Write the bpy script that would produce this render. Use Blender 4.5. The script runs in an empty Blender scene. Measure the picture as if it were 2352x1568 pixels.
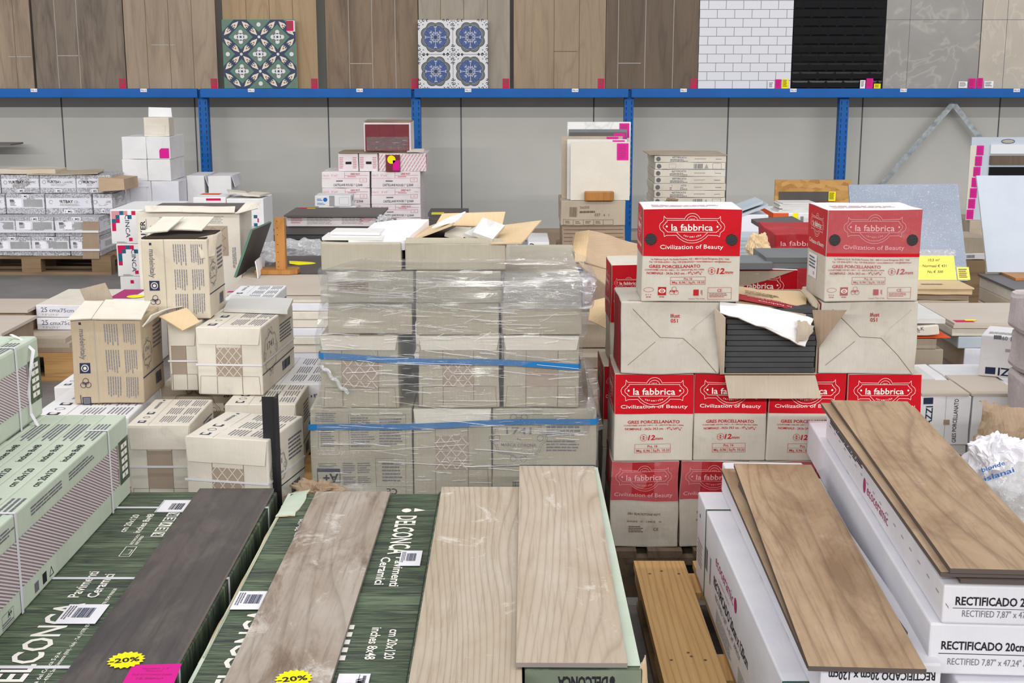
import bpy, math, random
from mathutils import Vector, Matrix, noise
random.seed(7)
D = bpy.data
SC = bpy.context.scene
COL = SC.collection
PI = math.pi
# ---------------------------------------------------------------- camera
F = 3000.0; CH = 1.5; TH = math.atan(619/3000.0); SN = math.sin(TH); CS = math.cos(TH)
cam = D.objects.new('camera', D.cameras.new('camera')); COL.objects.link(cam); SC.camera = cam
cam.location = (0, 0, CH); cam.rotation_euler = (PI/2-TH, 0, 0)
cam.data.sensor_width = 36.0; cam.data.lens = 36.0*F/2352.0
cam.data.clip_start = 0.05; cam.data.clip_end = 100
# ---------------------------------------------------------------- light
SC.view_settings.view_transform = 'Standard'; SC.view_settings.look = 'None'
SC.view_settings.gamma = 1; SC.view_settings.use_curve_mapping = False
SC.view_settings.exposure = 0.0
wd = D.worlds.new('hall_light'); SC.world = wd; wd.use_nodes = True
bg = wd.node_tree.nodes['Background']; bg.inputs[0].default_value = (0.93, 0.95, 1.0, 1); bg.inputs[1].default_value = 0.44
def strip(name, y, z, ln, wid, pw, x=0, tilt=0, col=(1.0, 0.985, 0.95)):
    l = D.lights.new(name, 'AREA'); l.shape = 'RECTANGLE'; l.size = ln; l.size_y = wid; l.energy = pw; l.color = col
    o = D.objects.new(name, l); COL.objects.link(o); o.location = (x, y, z); o.rotation_euler = (tilt, 0, 0)
    return o
strip('tube_lamp_row', 2.6, 5.4, 26, .14, 450, tilt=math.radians(45))
strip('tube_lamp_row', -9, 6.0, 30, .16, 2250, tilt=math.radians(66))
strip('overhead_fill', 6.0, 7.5, 22, 5, 230, tilt=math.radians(0), col=(.95, .97, 1.0))  # added soft fill over the mid-back, not a known fixture
# ---------------------------------------------------------------- projection helpers: a photo pixel and one known coordinate give a place
def ray(x, y):
    u = (x-1176)/F; v = (784-y)/F
    return (u, CS+v*SN, -SN+v*CS)
def atY(x, y, Y):
    d = ray(x, y); t = Y/d[1]
    return Vector((d[0]*t, Y, CH+d[2]*t))
def atZ(x, y, Z):
    d = ray(x, y); t = (Z-CH)/d[2]
    return Vector((d[0]*t, d[1]*t, Z))
# ---------------------------------------------------------------- materials
MATS = {}
def lin(c):
    if isinstance(c, str): c = tuple(int(c[i:i+2], 16) for i in (0, 2, 4))
    o = []
    for v in c[:3]:
        v /= 255.0
        o.append(v/12.92 if v <= 0.04045 else ((v+0.055)/1.055)**2.4)
    return tuple(o)+(1.0,)
class NT:
    def __init__(s, m):
        m.use_nodes = True; s.t = m.node_tree; s.n = s.t.nodes; s.l = s.t.links
        s.p = s.n['Principled BSDF']; s.co = None
    def node(s, ty, **k):
        n = s.n.new(ty)
        for a, b in k.items():
            if a.startswith('i_'):
                key = a[2:]
                key = int(key) if key.isdigit() else key.replace('_', ' ')
                if hasattr(b, 'node'): s.l.new(b, n.inputs[key])
                else: n.inputs[key].default_value = b
            else: setattr(n, a, b)
        return n
    def coord(s, scale=(1, 1, 1), loc=(0, 0, 0), rot=(0, 0, 0), rnd=True):
        tc = s.node('ShaderNodeTexCoord')
        out = tc.outputs['Object']
        if rnd:
            oi = s.node('ShaderNodeObjectInfo')
            mul = s.node('ShaderNodeMath', operation='MULTIPLY', i_0=oi.outputs['Random'], i_1=37.0)
            ad = s.node('ShaderNodeVectorMath', operation='ADD', i_0=out)
            s.l.new(mul.outputs[0], ad.inputs[1]); out = ad.outputs[0]
        mp = s.node('ShaderNodeMapping'); s.l.new(out, mp.inputs[0])
        mp.inputs['Scale'].default_value = scale; mp.inputs['Location'].default_value = loc; mp.inputs['Rotation'].default_value = rot
        return mp.outputs[0]
    def noise(s, co, sc=5, det=4, rough=.55, dist=0):
        n = s.node('ShaderNodeTexNoise'); s.l.new(co, n.inputs['Vector'])
        n.inputs['Scale'].default_value = sc; n.inputs['Detail'].default_value = det
        n.inputs['Roughness'].default_value = rough; n.inputs['Distortion'].default_value = dist
        return n.outputs['Fac']
    def ramp(s, f, stops, interp='LINEAR'):
        r = s.node('ShaderNodeValToRGB'); s.l.new(f, r.inputs[0]); e = r.color_ramp; e.interpolation = interp
        while len(e.elements) < len(stops): e.elements.new(0.5)
        for el, (p, c) in zip(e.elements, stops):
            el.position = p; el.color = lin(c) if not isinstance(c, float) else (c, c, c, 1)
        return r.outputs[0]
    def mix(s, f, a, b, mode='MIX'):
        n = s.node('ShaderNodeMix', data_type='RGBA', blend_type=mode)
        for k, v in ((0, f), (6, a), (7, b)):
            if hasattr(v, 'node'): s.l.new(v, n.inputs[k])
            elif k == 0: n.inputs[0].default_value = v
            else: n.inputs[k].default_value = lin(v) if not isinstance(v, float) else (v, v, v, 1)
        return n.outputs[2]
    def math(s, op, a, b=0.0):
        n = s.node('ShaderNodeMath', operation=op)
        for k, v in ((0, a), (1, b)):
            if hasattr(v, 'node'): s.l.new(v, n.inputs[k])
            else: n.inputs[k].default_value = v
        return n.outputs[0]
    def sep(s, co):
        n = s.node('ShaderNodeSeparateXYZ'); s.l.new(co, n.inputs[0]); return n.outputs
    def bump(s, h, st=.3, dist=.002, nrm=None):
        n = s.node('ShaderNodeBump'); s.l.new(h, n.inputs['Height']); n.inputs['Strength'].default_value = st; n.inputs['Distance'].default_value = dist
        if nrm is not None: s.l.new(nrm, n.inputs['Normal'])
        s.l.new(n.outputs[0], s.p.inputs['Normal']); return n.outputs[0]
    def base(s, c, rough=.6, spec=.4, metal=0.0):
        if hasattr(c, 'node'): s.l.new(c, s.p.inputs['Base Color'])
        else: s.p.inputs['Base Color'].default_value = lin(c)
        s.p.inputs['Roughness'].default_value = rough; s.p.inputs['Specular IOR Level'].default_value = spec
        s.p.inputs['Metallic'].default_value = metal
def newmat(name):
    m = D.materials.new(name); MATS[name] = m; return NT(m)
def plain(name, c, rough=.6, var=.08, sc=8, spec=.3, bump=0, bsc=60, metal=0, stretch=(1, 1, 1)):
    t = newmat(name); co = t.coord(stretch); f = t.noise(co, sc, 5, .6)
    rgb = [int(c[i:i+2], 16) for i in (0, 2, 4)] if isinstance(c, str) else list(c)
    lo = tuple(max(0, v*(1-var)) for v in rgb); hi = tuple(min(255, v*(1+var*.7)) for v in rgb)
    t.base(t.ramp(f, [(.3, lo), (.7, hi)]), rough, spec, metal)
    if bump: t.bump(t.noise(co, bsc, 4, .6), bump, .002)
    return MATS[name]
def ink(name, c, rough=.7):
    t = newmat(name); t.base(c, rough, .2); return MATS[name]
def board(name, c, c2, dirt=.25, bump=.35, rough=.75, dirtc='8a7c66', lines=(120, 3, 3), wm=.14):
    """cardboard: faint flute lines, soft mottling, a few grubby patches"""
    t = newmat(name); co = t.coord((1, 1, 1)); big = t.noise(co, 5, 4, .6); fine = t.noise(t.coord(lines), 3, 3, .6)
    cl = t.mix(t.ramp(big, [(.35, 0.0), (.65, 1.0)]), c, c2)
    d = t.ramp(t.noise(co, 11, 6, .7, .4), [(.56, 0.0), (.75, dirt)])
    cl = t.mix(d, cl, dirtc)
    cl = t.mix(t.math('MULTIPLY', fine, wm), cl, 'ffffff')
    t.base(cl, rough, .25)
    h = t.math('ADD', t.math('MULTIPLY', fine, .5), t.math('MULTIPLY', t.noise(co, 14, 4, .6), 1.6))
    t.bump(h, bump, .004)
    return MATS[name]
def woodtile(name, pale, mid, dark, k=10, axis='Y', ring=.55, chalk=0, blot=None, lw=.12, rough=.45, wide=1.0, bscale=3.0, lines=0.0, iso=.13):
    """wood-look surface: growth-ring contours of a stretched noise, fine grain, optional chalky scuffs"""
    t = newmat(name)
    s = {'Y': (1, .13, 1), 'X': (.13, 1, 1), 'Z': (1, 1, .13)}[axis]
    s2 = {'Y': (1, .035, 1), 'X': (.035, 1, 1), 'Z': (1, 1, .035)}[axis]
    rg = t.noise(t.coord(s), 4.2*wide, 1.5, .45, .25)
    sp = t.sep(t.coord())[{'Y': 0, 'X': 1, 'Z': 0}[axis]]
    ph = t.math('FRACT', t.math('ADD', t.math('MULTIPLY', sp, lines), t.math('MULTIPLY', rg, float(k))))
    line = t.ramp(ph, [(0, 1.0), (lw, .25), (.45, 0.0), (.8, .12), (1, 1.0)])
    gr = t.noise(t.coord(s2), 120, 4, .7)
    bl = t.noise(t.coord(tuple(iso if q < 1 else 1 for q in s)), bscale, 5, .65, .4)
    c = t.mix(t.ramp(bl, [(.32, 0.0), (.68, 1.0)]), pale, mid)
    if blot:
        c = t.mix(t.ramp(t.noise(t.coord(tuple(iso if q < 1 else 1 for q in s), loc=(3, 1, 0)), bscale*1.3, 6, .7, .5), [(.5, 0.0), (.66, .8)]), c, blot)
    c = t.mix(t.math('MULTIPLY', line, ring), c, dark)
    c = t.mix(t.math('MULTIPLY', t.ramp(gr, [(.5, 0.0), (.7, 1.0)]), .35), c, dark)
    if chalk:
        ck = t.ramp(t.noise(t.coord((1, .6, 1)), 9, 7, .75, .6), [(.58, 0.0), (.7, chalk)])
        c = t.mix(ck, c, 'e8e2da')
    t.base(c, rough, .35); t.bump(t.math('ADD', gr, line), .12, .001)
    return MATS[name]
def stone(name, a, b, vein=None, sc=3, rough=.5, speck=0, k=.7):
    t = newmat(name); co = t.coord(); f = t.noise(co, sc, 8, .65, .3)
    c = t.mix(t.ramp(f, [(.3, 0.0), (.7, 1.0)]), a, b)
    c = t.mix(t.math('MULTIPLY', t.noise(co, 90, 3, .6), .25), c, a)
    if vein:
        v = t.math('ABSOLUTE', t.math('SUBTRACT', t.noise(co, 2.2, 3, .6, 1.2), .5))
        c = t.mix(t.ramp(v, [(0, k), (.012, k*.5), (.03, 0.0)]), c, vein)
    if speck: c = t.mix(t.ramp(t.noise(co, 160, 2, .5), [(.6, 0.0), (.72, speck)]), c, 'f2f2ee')
    t.base(c, rough, .35); return MATS[name]
ink('ink_black', '26262b'); ink('ink_grey', '6d6c74'); ink('ink_mid', '7d7c84'); ink('ink_navy', '2a3350'); ink('ink_red', 'b01f22'); ink('ink_white', 'eeeae2')
ink('ink_fadedwhite', 'd9a4a6'); ink('ink_magenta', 'a8326e'); ink('ink_brown', '6f5c46'); ink('ink_palegrey', 'a7a29b'); ink('ink_pink', 'c98a92')
ink('magenta', 'd3148e', .5); ink('crimson', 'c21450', .5); ink('yellow', 'f4e513', .5); ink('paleyellow', 'efe26a', .6); ink('sticker', 'eceaf0', .5); ink('blue_ink', '1c66b4'); ink('teal_ink', '265f7d'); ink('orange', 'd9582a')
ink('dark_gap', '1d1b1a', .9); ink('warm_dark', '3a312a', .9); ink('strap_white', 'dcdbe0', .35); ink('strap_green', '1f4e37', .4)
plain('blue_steel', '0459a6', .5, .06, 4, .3); plain('slot_dark', '0a2f55', .6)
plain('galvanised', '979da1', .4, .18, 22, .5, metal=.6); plain('black_steel', '1f1c20', .4, .1, spec=.5)
plain('wall_panel', 'bbb9b3', .45, .03, 1.2, .3); plain('wall_seam', '55565a', .6)
t = newmat('concrete'); co = t.coord(rnd=False); f = t.noise(co, 1.3, 8, .65); g = t.noise(t.coord((1, 5, 1), rnd=False), 9, 6, .7)
t.base(t.mix(t.ramp(g, [(.35, 0.0), (.7, .5)]), t.ramp(f, [(.3, '6e6a68'), (.7, '8b8785')]), '5c5856'), .5, .35)
board('carton_cream', 'd0c7b8', 'dad3c6', .3); board('carton_cream_old', 'c3b59f', 'cec2ae', .35); board('carton_white', 'dad9dc', 'e4e2e2', .15)
board('carton_cool', 'd2d2dc', 'dcdbe2', .2, dirtc='9a98a2'); board('carton_wrap', 'a19984', 'ada591', .35); board('fab_cream', 'bab2a4', 'c6bfb2', .35); board('carton_tan', 'ab9678', 'b7a387', .25); board('kraft', 'a98c6b', 'b99d7c', .2, lines=(3, 3, 140))
board('kraft_pale', 'c9ab7f', 'd3b78d', .12); board('kraft_dark', '8a7259', '9a8167', .25); board('kraft_grey', 'a3937e', 'b0a08a', .3)
board('carton_red', 'c4001a', 'b40016', .05, .12, .45, '7c0512', wm=.0); board('carton_red_old', 'a8101e', '960c18', .25, .4, .5, 'b8706c', wm=.02)
board('carton_red_faded', 'b04a50', 'ad3a42', .6, .5, .5, 'bf8480', wm=.05); board('white_dirty', 'c4beb2', 'b3ab9e', .5, .55, .7, '8d8068')
board('carton_side_white', 'c8bfc2', 'bcb2b0', .5, 1.0); board('carton_green_pale', 'b5c2ae', 'c2ccba', .1, .3, dirtc='8fa590', lines=(3, 90, 3))
board('carton_maroon', '7a2f38', '6d2731', .2, .2, .4, wm=.0); board('carton_pink', 'dcd0d3', 'e4dcdd', .2); board('eco_white', 'd2d0da', 'dcdae0', .12, .18, dirtc='a9a18e')
board('band_grey', '9a999c', '8b8a8e', .4, dirtc='c9c8ca'); board('paper_brown', '9c8064', '89704f', .3, .8)
for nm, a, b, ln in (('delconca_top', '53634c', '343d35', (6, 55, 6)), ('delconca_side', '4b5b49', '2c352d', (6, 60, 6))):
    t = newmat(nm); n1 = t.noise(t.coord((1.2, 13, 1.2)), 1.6, 4, .6, .3); n2 = t.noise(t.coord((5, 90, 5)), 2.2, 6, .75)
    c = t.ramp(n1, [(.4, b), (.48, a), (.55, b), (.64, '66765d')])
    c = t.mix(t.ramp(n2, [(.52, 0.0), (.66, .45)]), c, '95a48b')
    c = t.mix(t.ramp(n2, [(.3, .7), (.42, 0.0)]), c, '1c261d'); t.base(c, .5, .35); t.bump(t.noise(t.coord(), 9, 4), .2, .003)
ink('tile_edge', '8f8580'); ink('tile_edge_dark', '5e5450'); ink('tile_edge_white', 'dad8d4')
woodtile('oak_white', 'c6b9a9', 'b3a18a', '87725c', 19, chalk=.75, ring=.4, lw=.1, lines=44, bscale=5, iso=.4)
woodtile('oak_white_b', 'c4b8a9', 'b2a189', '7f6b57', 24, chalk=.75, ring=.42, lw=.1, lines=52, wide=.8, bscale=5, iso=.4)
woodtile('oak_worn', 'b9afa5', '9a8a7a', '55443a', 9, chalk=.6, blot='755e4c', ring=.3, bscale=7, lw=.05, lines=14, iso=.35)
woodtile('oak_tan', 'b79d80', '9c8062', '5f4733', 14, ring=.42, blot='866a4f', bscale=6, lw=.06, lines=22, iso=.3, chalk=.15); woodtile('oak_tan_b', 'b9a185', 'a2866a', '6f5640', 10, ring=.32, blot='8c7157', bscale=6, lines=20, iso=.3)
woodtile('pine', 'd2ae7a', 'c39a62', '9a6c3c', 10, ring=.5, rough=.6, lines=70); woodtile('pallet_old', '9b7f62', '7f684f', '4e3d2d', 7, axis='X', ring=.4, rough=.8); woodtile('pallet_new', 'c9a06b', 'b58955', '80582f', 8, axis='X', ring=.4, rough=.7)
woodtile('plank_post', 'c08748', 'ab7338', '7a4d22', 9, axis='Z', ring=.35)
stone('slate_dark', '4b4543', '5b5453', None, 4, .5); stone('anthracite', '3a3a3b', '48494b', None, 8, .6); stone('grey_tile', '6d7073', '7b7e82', None, 6, .55)
stone('grey_slab', '5c5655', '6b6462', None, 3, .45); stone('beige_slab', 'bdb0a3', 'c8bdb0', None, 3, .5); stone('bluestone', '868e9f', '9aa2b1', None, 5, .5, .35); stone('pale_slab', 'b3bcc8', 'bfc6d0', None, 4, .4, .1)
stone('cream_tile', 'cdc6b8', 'd6cfc2', None, 9, .5, .2); stone('white_marble', 'd9d7d6', 'e5e3e0', 'c4c2bf', 3, .4); stone('grey_stone', '9b9792', '888682', 'b9b2a8', 2.2, .45, k=.45); stone('beige_stone', 'bdb3a6', 'ada498', 'ccc2b4', 2.2, .45, k=.5)
stone('tile_light', 'cfccc8', 'dad8d5', None, 6, .5); stone('tile_blue', 'a9b3bd', 'bac3cb', None, 6, .5); stone('mauve_back', '9a8788', '86757a', None, 8, .7); stone('pinkish_back', 'ab9a8a', '9c8b7c', None, 8, .7)
ink('ridge', 'd8cfd0'); ink('gloss_white', 'dcdce2', .12); ink('gloss_black', '060607', .09); ink('ink_dullred', 'a8575c'); ink('grout', '8e8d90'); ink('plastic_white', 'e9e7ee', .3); ink('leafblue', '2f3f63', .4); ink('tile_green', '5c7d6e', .4); ink('tile_navy', '3a4259', .4); ink('tile_cream', 'd9d0c4', .4); ink('tile_brown', 'a77b4e', .4); ink('tile_bluemid', '4a5f93', .4); ink('tile_olive', '6f7268', .4); ink('tile_palest', 'd3d2d4', .35)
t = newmat('osb'); co = t.coord((1, 1, 1)); v = t.node('ShaderNodeTexVoronoi'); t.l.new(t.coord((14, 1, 30)), v.inputs['Vector']); v.inputs['Scale'].default_value = 1.6
t.base(t.mix(t.noise(co, 12, 5, .7, 1.5), t.ramp(v.outputs['Color'], [(.2, '8a5f2e'), (.8, 'c99d5f')]), 'b98a4d'), .7)
for nm, cs in (('speckle', ('c6c5ca', '8f8e94')),):
    t = newmat(nm); co = t.coord(); t.base(t.ramp(t.noise(co, 110, 2, .5), [(.42, cs[1]), (.58, cs[0])]), .55)
def film(name, haze=.03, bumpst=.8, stretch=(1.2, 1.2, 22), sc=6, tint=(1, 1, 1), gl=.2, thr=.6, op=.8):
    """clear stretch film: see-through, glossy, milky folds, plus white streaks painted in as highlights"""
    t = newmat(name); nt = t
    co = t.coord(stretch, rnd=False); n1 = t.noise(co, sc, 5, .65, .6); n2 = t.noise(t.coord((stretch[0]*.8, stretch[1]*.8, stretch[2]*1.2), loc=(5, 3, 1), rnd=False), sc*1.5, 5, .75, .25)
    n3 = t.noise(t.coord((2, 2, 3), rnd=False), 5, 5, .7, 1.0)
    hgt = t.math('ADD', t.math('ADD', n1, t.math('MULTIPLY', n2, .5)), t.math('MULTIPLY', n3, .7))
    b = t.node('ShaderNodeBump'); t.l.new(hgt, b.inputs['Height']); b.inputs['Strength'].default_value = bumpst; b.inputs['Distance'].default_value = .02
    tr = t.node('ShaderNodeBsdfTransparent'); tr.inputs[0].default_value = tint+(1,)
    g = t.node('ShaderNodeBsdfGlossy'); g.inputs['Roughness'].default_value = .1; t.l.new(b.outputs[0], g.inputs['Normal'])
    df = t.node('ShaderNodeBsdfDiffuse'); df.inputs[0].default_value = (.86, .86, .88, 1)
    m1 = t.node('ShaderNodeMixShader'); m1.inputs[0].default_value = gl; t.l.new(tr.outputs[0], m1.inputs[1]); t.l.new(g.outputs[0], m1.inputs[2])
    fr = t.ramp(n2, [(0, haze), (thr, haze), (thr+.06, op), (1, op)])  # noise streaks turn opaque white: highlights painted into the film
    m2 = t.node('ShaderNodeMixShader'); t.l.new(fr, m2.inputs[0]); t.l.new(m1.outputs[0], m2.inputs[1]); t.l.new(df.outputs[0], m2.inputs[2])
    t.l.new(m2.outputs[0], t.n['Material Output'].inputs[0])
film('stretch_film', bumpst=1.0); film('patch_film', .05, 1.0, (5, 5, 14), 5, gl=.3, thr=.57, op=.75); film('crumpled_film', .25, 1.0, (6, 6, 6), 5, gl=.35, thr=.55, op=.6); film('film_pink', .18, 1.0, (3, 3, 5), 5, tint=(1, .82, .86), gl=.3); film('clear_bag', .3, 1, (8, 8, 8), 3, gl=.35)
ink('band_blue', '2270ad', .3); plain('green_grey', '77806f', .6, .12, 6, .3, bump=.2, bsc=8)
woodtile('slate_dark_wood', '444041', '544d4c', '322e2f', 5, ring=.3, blot='675d57', bscale=7, rough=.42, iso=.3, lines=20)
woodtile('pallet_dark', '6f604f', '5a4b3c', '33281f', 7, axis='Y', ring=.4, rough=.85)
for q in ('gloss_black', 'gloss_white'): MATS[q].node_tree.nodes['Principled BSDF'].inputs['Specular IOR Level'].default_value = .4
# ---------------------------------------------------------------- mesh builder
PM = {}
def tag(o, label=None, cat=None, group=None, kind=None):
    if label: o['label'] = label
    if cat: o['category'] = cat
    if group: o['group'] = group
    if kind: o['kind'] = kind
    return o
def thing(name, loc, rz, label, cat, group=None):
    o = D.objects.new(name, None); COL.objects.link(o); o.location = loc; o.rotation_euler = (0, 0, rz); o.empty_display_size = .05
    PM[o.name] = Matrix.Translation(loc) @ Matrix.Rotation(rz, 4, 'Z'); return tag(o, label, cat, group)
def wmat(o): return PM.get(o.name, Matrix.Identity(4))
class MB:
    def __init__(s): s.v = []; s.f = []; s.m = []; s.mats = []
    def mi(s, m):
        if m not in s.mats: s.mats.append(m)
        return s.mats.index(m)
    def add(s, vs, fs, m):
        b = len(s.v); k = s.mi(m); s.v += [Vector(v) for v in vs]
        for f in fs: s.f.append([i+b for i in f]); s.m.append(k)
        return s
    def box(s, x0, x1, y0, y1, z0, z1, m, faces=None):
        vs = [(x0, y0, z0), (x1, y0, z0), (x1, y1, z0), (x0, y1, z0), (x0, y0, z1), (x1, y0, z1), (x1, y1, z1), (x0, y1, z1)]
        fs = [(0, 3, 2, 1), (4, 5, 6, 7), (0, 1, 5, 4), (1, 2, 6, 5), (2, 3, 7, 6), (3, 0, 4, 7)]
        return s.add(vs, fs, m)
    def rbox(s, w, d, h, m, r=.004, n=5, x=0, y=0, z=0, jit=0, top=None):
        """box x-centred, front at y, rounded edges, faces subdivided so it can sag a little"""
        def ax(L): return [0, r]+[r+(L-2*r)*i/n for i in range(1, n)]+[L-r, L]
        X, Y, Z = ax(w), ax(d), ax(h); idx = {}; vs = []
        nx, ny, nz = len(X)-1, len(Y)-1, len(Z)-1
        def vid(i, j, k):
            if (i, j, k) not in idx:
                p = Vector((X[i], Y[j], Z[k])); c = Vector((min(max(p.x, r), w-r), min(max(p.y, r), d-r), min(max(p.z, r), h-r)))
                q = p-c
                if q.length > 1e-9: p = c+q.normalized()*r
                idx[(i, j, k)] = len(vs); vs.append(p+Vector((x-w/2, y, z)))
            return idx[(i, j, k)]
        fs = []; tf = []
        for i in range(nx):
            for k in range(nz):
                fs.append((vid(i, 0, k), vid(i+1, 0, k), vid(i+1, 0, k+1), vid(i, 0, k+1)))
                fs.append((vid(i+1, ny, k), vid(i, ny, k), vid(i, ny, k+1), vid(i+1, ny, k+1)))
        for j in range(ny):
            for k in range(nz):
                fs.append((vid(nx, j, k), vid(nx, j+1, k), vid(nx, j+1, k+1), vid(nx, j, k+1)))
                fs.append((vid(0, j+1, k), vid(0, j, k), vid(0, j, k+1), vid(0, j+1, k+1)))
        for i in range(nx):
            for j in range(ny):
                tf.append((vid(i, j, nz), vid(i+1, j, nz), vid(i+1, j+1, nz), vid(i, j+1, nz)))
                fs.append((vid(i, j+1, 0), vid(i+1, j+1, 0), vid(i+1, j, 0), vid(i, j, 0)))
        b = len(s.v); k = s.mi(m); kt = s.mi(top or m); s.v += vs
        for f in fs: s.f.append([q+b for q in f]); s.m.append(k)
        for f in tf: s.f.append([q+b for q in f]); s.m.append(kt)
        return s
    def prism(s, pts, off, m, side=None):
        """closed polygon of 3-D points pushed along off"""
        off = Vector(off); n = len(pts); P = [Vector(p) for p in pts]
        nr = (P[1]-P[0]).cross(P[2]-P[1])
        tot = Vector((0, 0, 0))
        for i in range(n): tot += P[i].cross(P[(i+1) % n])
        if tot.dot(off) > 0: P = P[::-1]
        b = len(s.v); s.v += P+[p+off for p in P]; k = s.mi(m); k2 = s.mi(side or m)
        s.f.append([b+i for i in range(n)]); s.m.append(k); s.f.append([b+n+i for i in range(n)][::-1]); s.m.append(k)
        for i in range(n):
            j = (i+1) % n; s.f.append([b+i, b+n+i, b+n+j, b+j]); s.m.append(k2)
        return s
    def sheet(s, c, th, m, n=6, curl=0, m2=None, seed=0, jag=0, edges=()):
        """thin curved sheet on 4 corners (c00,c10,c11,c01) with real thickness"""
        c = [Vector(q) for q in c]; nr = (c[1]-c[0]).cross(c[3]-c[0]).normalized(); g = []; n2 = n
        for j in range(n+1):
            for i in range(n+1):
                a, b = i/n, j/n; p = (c[0]*(1-a)+c[1]*a)*(1-b)+(c[3]*(1-a)+c[2]*a)*b
                p = p+nr*(curl*(noise.noise(p*9+Vector((seed, 0, 0)))+math.sin(a*PI)*math.sin(b*PI)*.5))
                if jag:
                    e = 0
                    if 'r' in edges and i == n: e = 1; p += (c[0]-c[1]).normalized()*jag*random.random()
                    if 'l' in edges and i == 0: p += (c[1]-c[0]).normalized()*jag*random.random()
                    if 't' in edges and j == n: p += (c[0]-c[3]).normalized()*jag*random.random()
                    if 'b' in edges and j == 0: p += (c[3]-c[0]).normalized()*jag*random.random()
                g.append(p)
        N = n+1; vs = g+[p-nr*th for p in g]; fs = []; bk = []
        for j in range(n):
            for i in range(n):
                q = [j*N+i, j*N+i+1, (j+1)*N+i+1, (j+1)*N+i]; fs.append(q); bk.append([x+N*N for x in q[::-1]])
        ring = [i for i in range(N)]+[j*N+n for j in range(1, N)]+[n*N+i for i in range(n-1, -1, -1)]+[j*N for j in range(n-1, 0, -1)]
        for a, b in zip(ring, ring[1:]+ring[:1]): bk.append([a, a+N*N, b+N*N, b])
        b0 = len(s.v); s.v += vs; k = s.mi(m); k2 = s.mi(m2 or m)
        for f in fs: s.f.append([x+b0 for x in f]); s.m.append(k)
        for f in bk: s.f.append([x+b0 for x in f]); s.m.append(k2)
        return s
    def tube(s, pts, r, m, n=6, flat=1.0):
        P = [Vector(p) for p in pts]; rings = []
        for i, p in enumerate(P):
            t = (P[min(i+1, len(P)-1)]-P[max(i-1, 0)]).normalized(); a = t.cross(Vector((0, 0, 1)))
            if a.length < .1: a = t.cross(Vector((0, 1, 0)))
            a.normalize(); b = t.cross(a); rings.append([p+a*r*math.cos(2*PI*k/n)+b*r*flat*math.sin(2*PI*k/n) for k in range(n)])
        b0 = len(s.v); k_ = s.mi(m)
        for rr in rings: s.v += rr
        for i in range(len(P)-1):
            for k in range(n): s.f.append([b0+i*n+k, b0+i*n+(k+1) % n, b0+(i+1)*n+(k+1) % n, b0+(i+1)*n+k]); s.m.append(k_)
        s.f.append([b0+k for k in range(n)][::-1]); s.m.append(k_); e = b0+(len(P)-1)*n; s.f.append([e+k for k in range(n)]); s.m.append(k_)
        return s
    def warp(s, fn): s.v = [fn(v) for v in s.v]; return s
    def dent(s, a, sc=7, seed=0):
        o = Vector((seed*3.1, seed*1.7, seed)); s.v = [v+noise.noise_vector(v*sc+o)*a for v in s.v]; return s
    def build(s, name, parent=None, world=False, smooth=False):
        me = D.meshes.new(name); vs = s.v
        if world and parent is not None:
            iv = wmat(parent).inverted(); vs = [iv @ v for v in vs]
        off = None
        if parent is None:
            xs = [v.x for v in vs]; ys = [v.y for v in vs]; off = Vector(((min(xs)+max(xs))/2, (min(ys)+max(ys))/2, min(v.z for v in vs))); vs = [v-off for v in vs]
        me.from_pydata([tuple(v) for v in vs], [], s.f)
        for m in s.mats: me.materials.append(MATS[m])
        me.polygons.foreach_set('material_index', s.m)
        if smooth: me.polygons.foreach_set('use_smooth', [True]*len(s.f))
        me.update(); o = D.objects.new(name, me); COL.objects.link(o)
        if parent is not None: o.parent = parent
        else: o.location = off
        PM[o.name] = wmat(parent) if parent is not None else Matrix.Translation(off)
        return o
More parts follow.
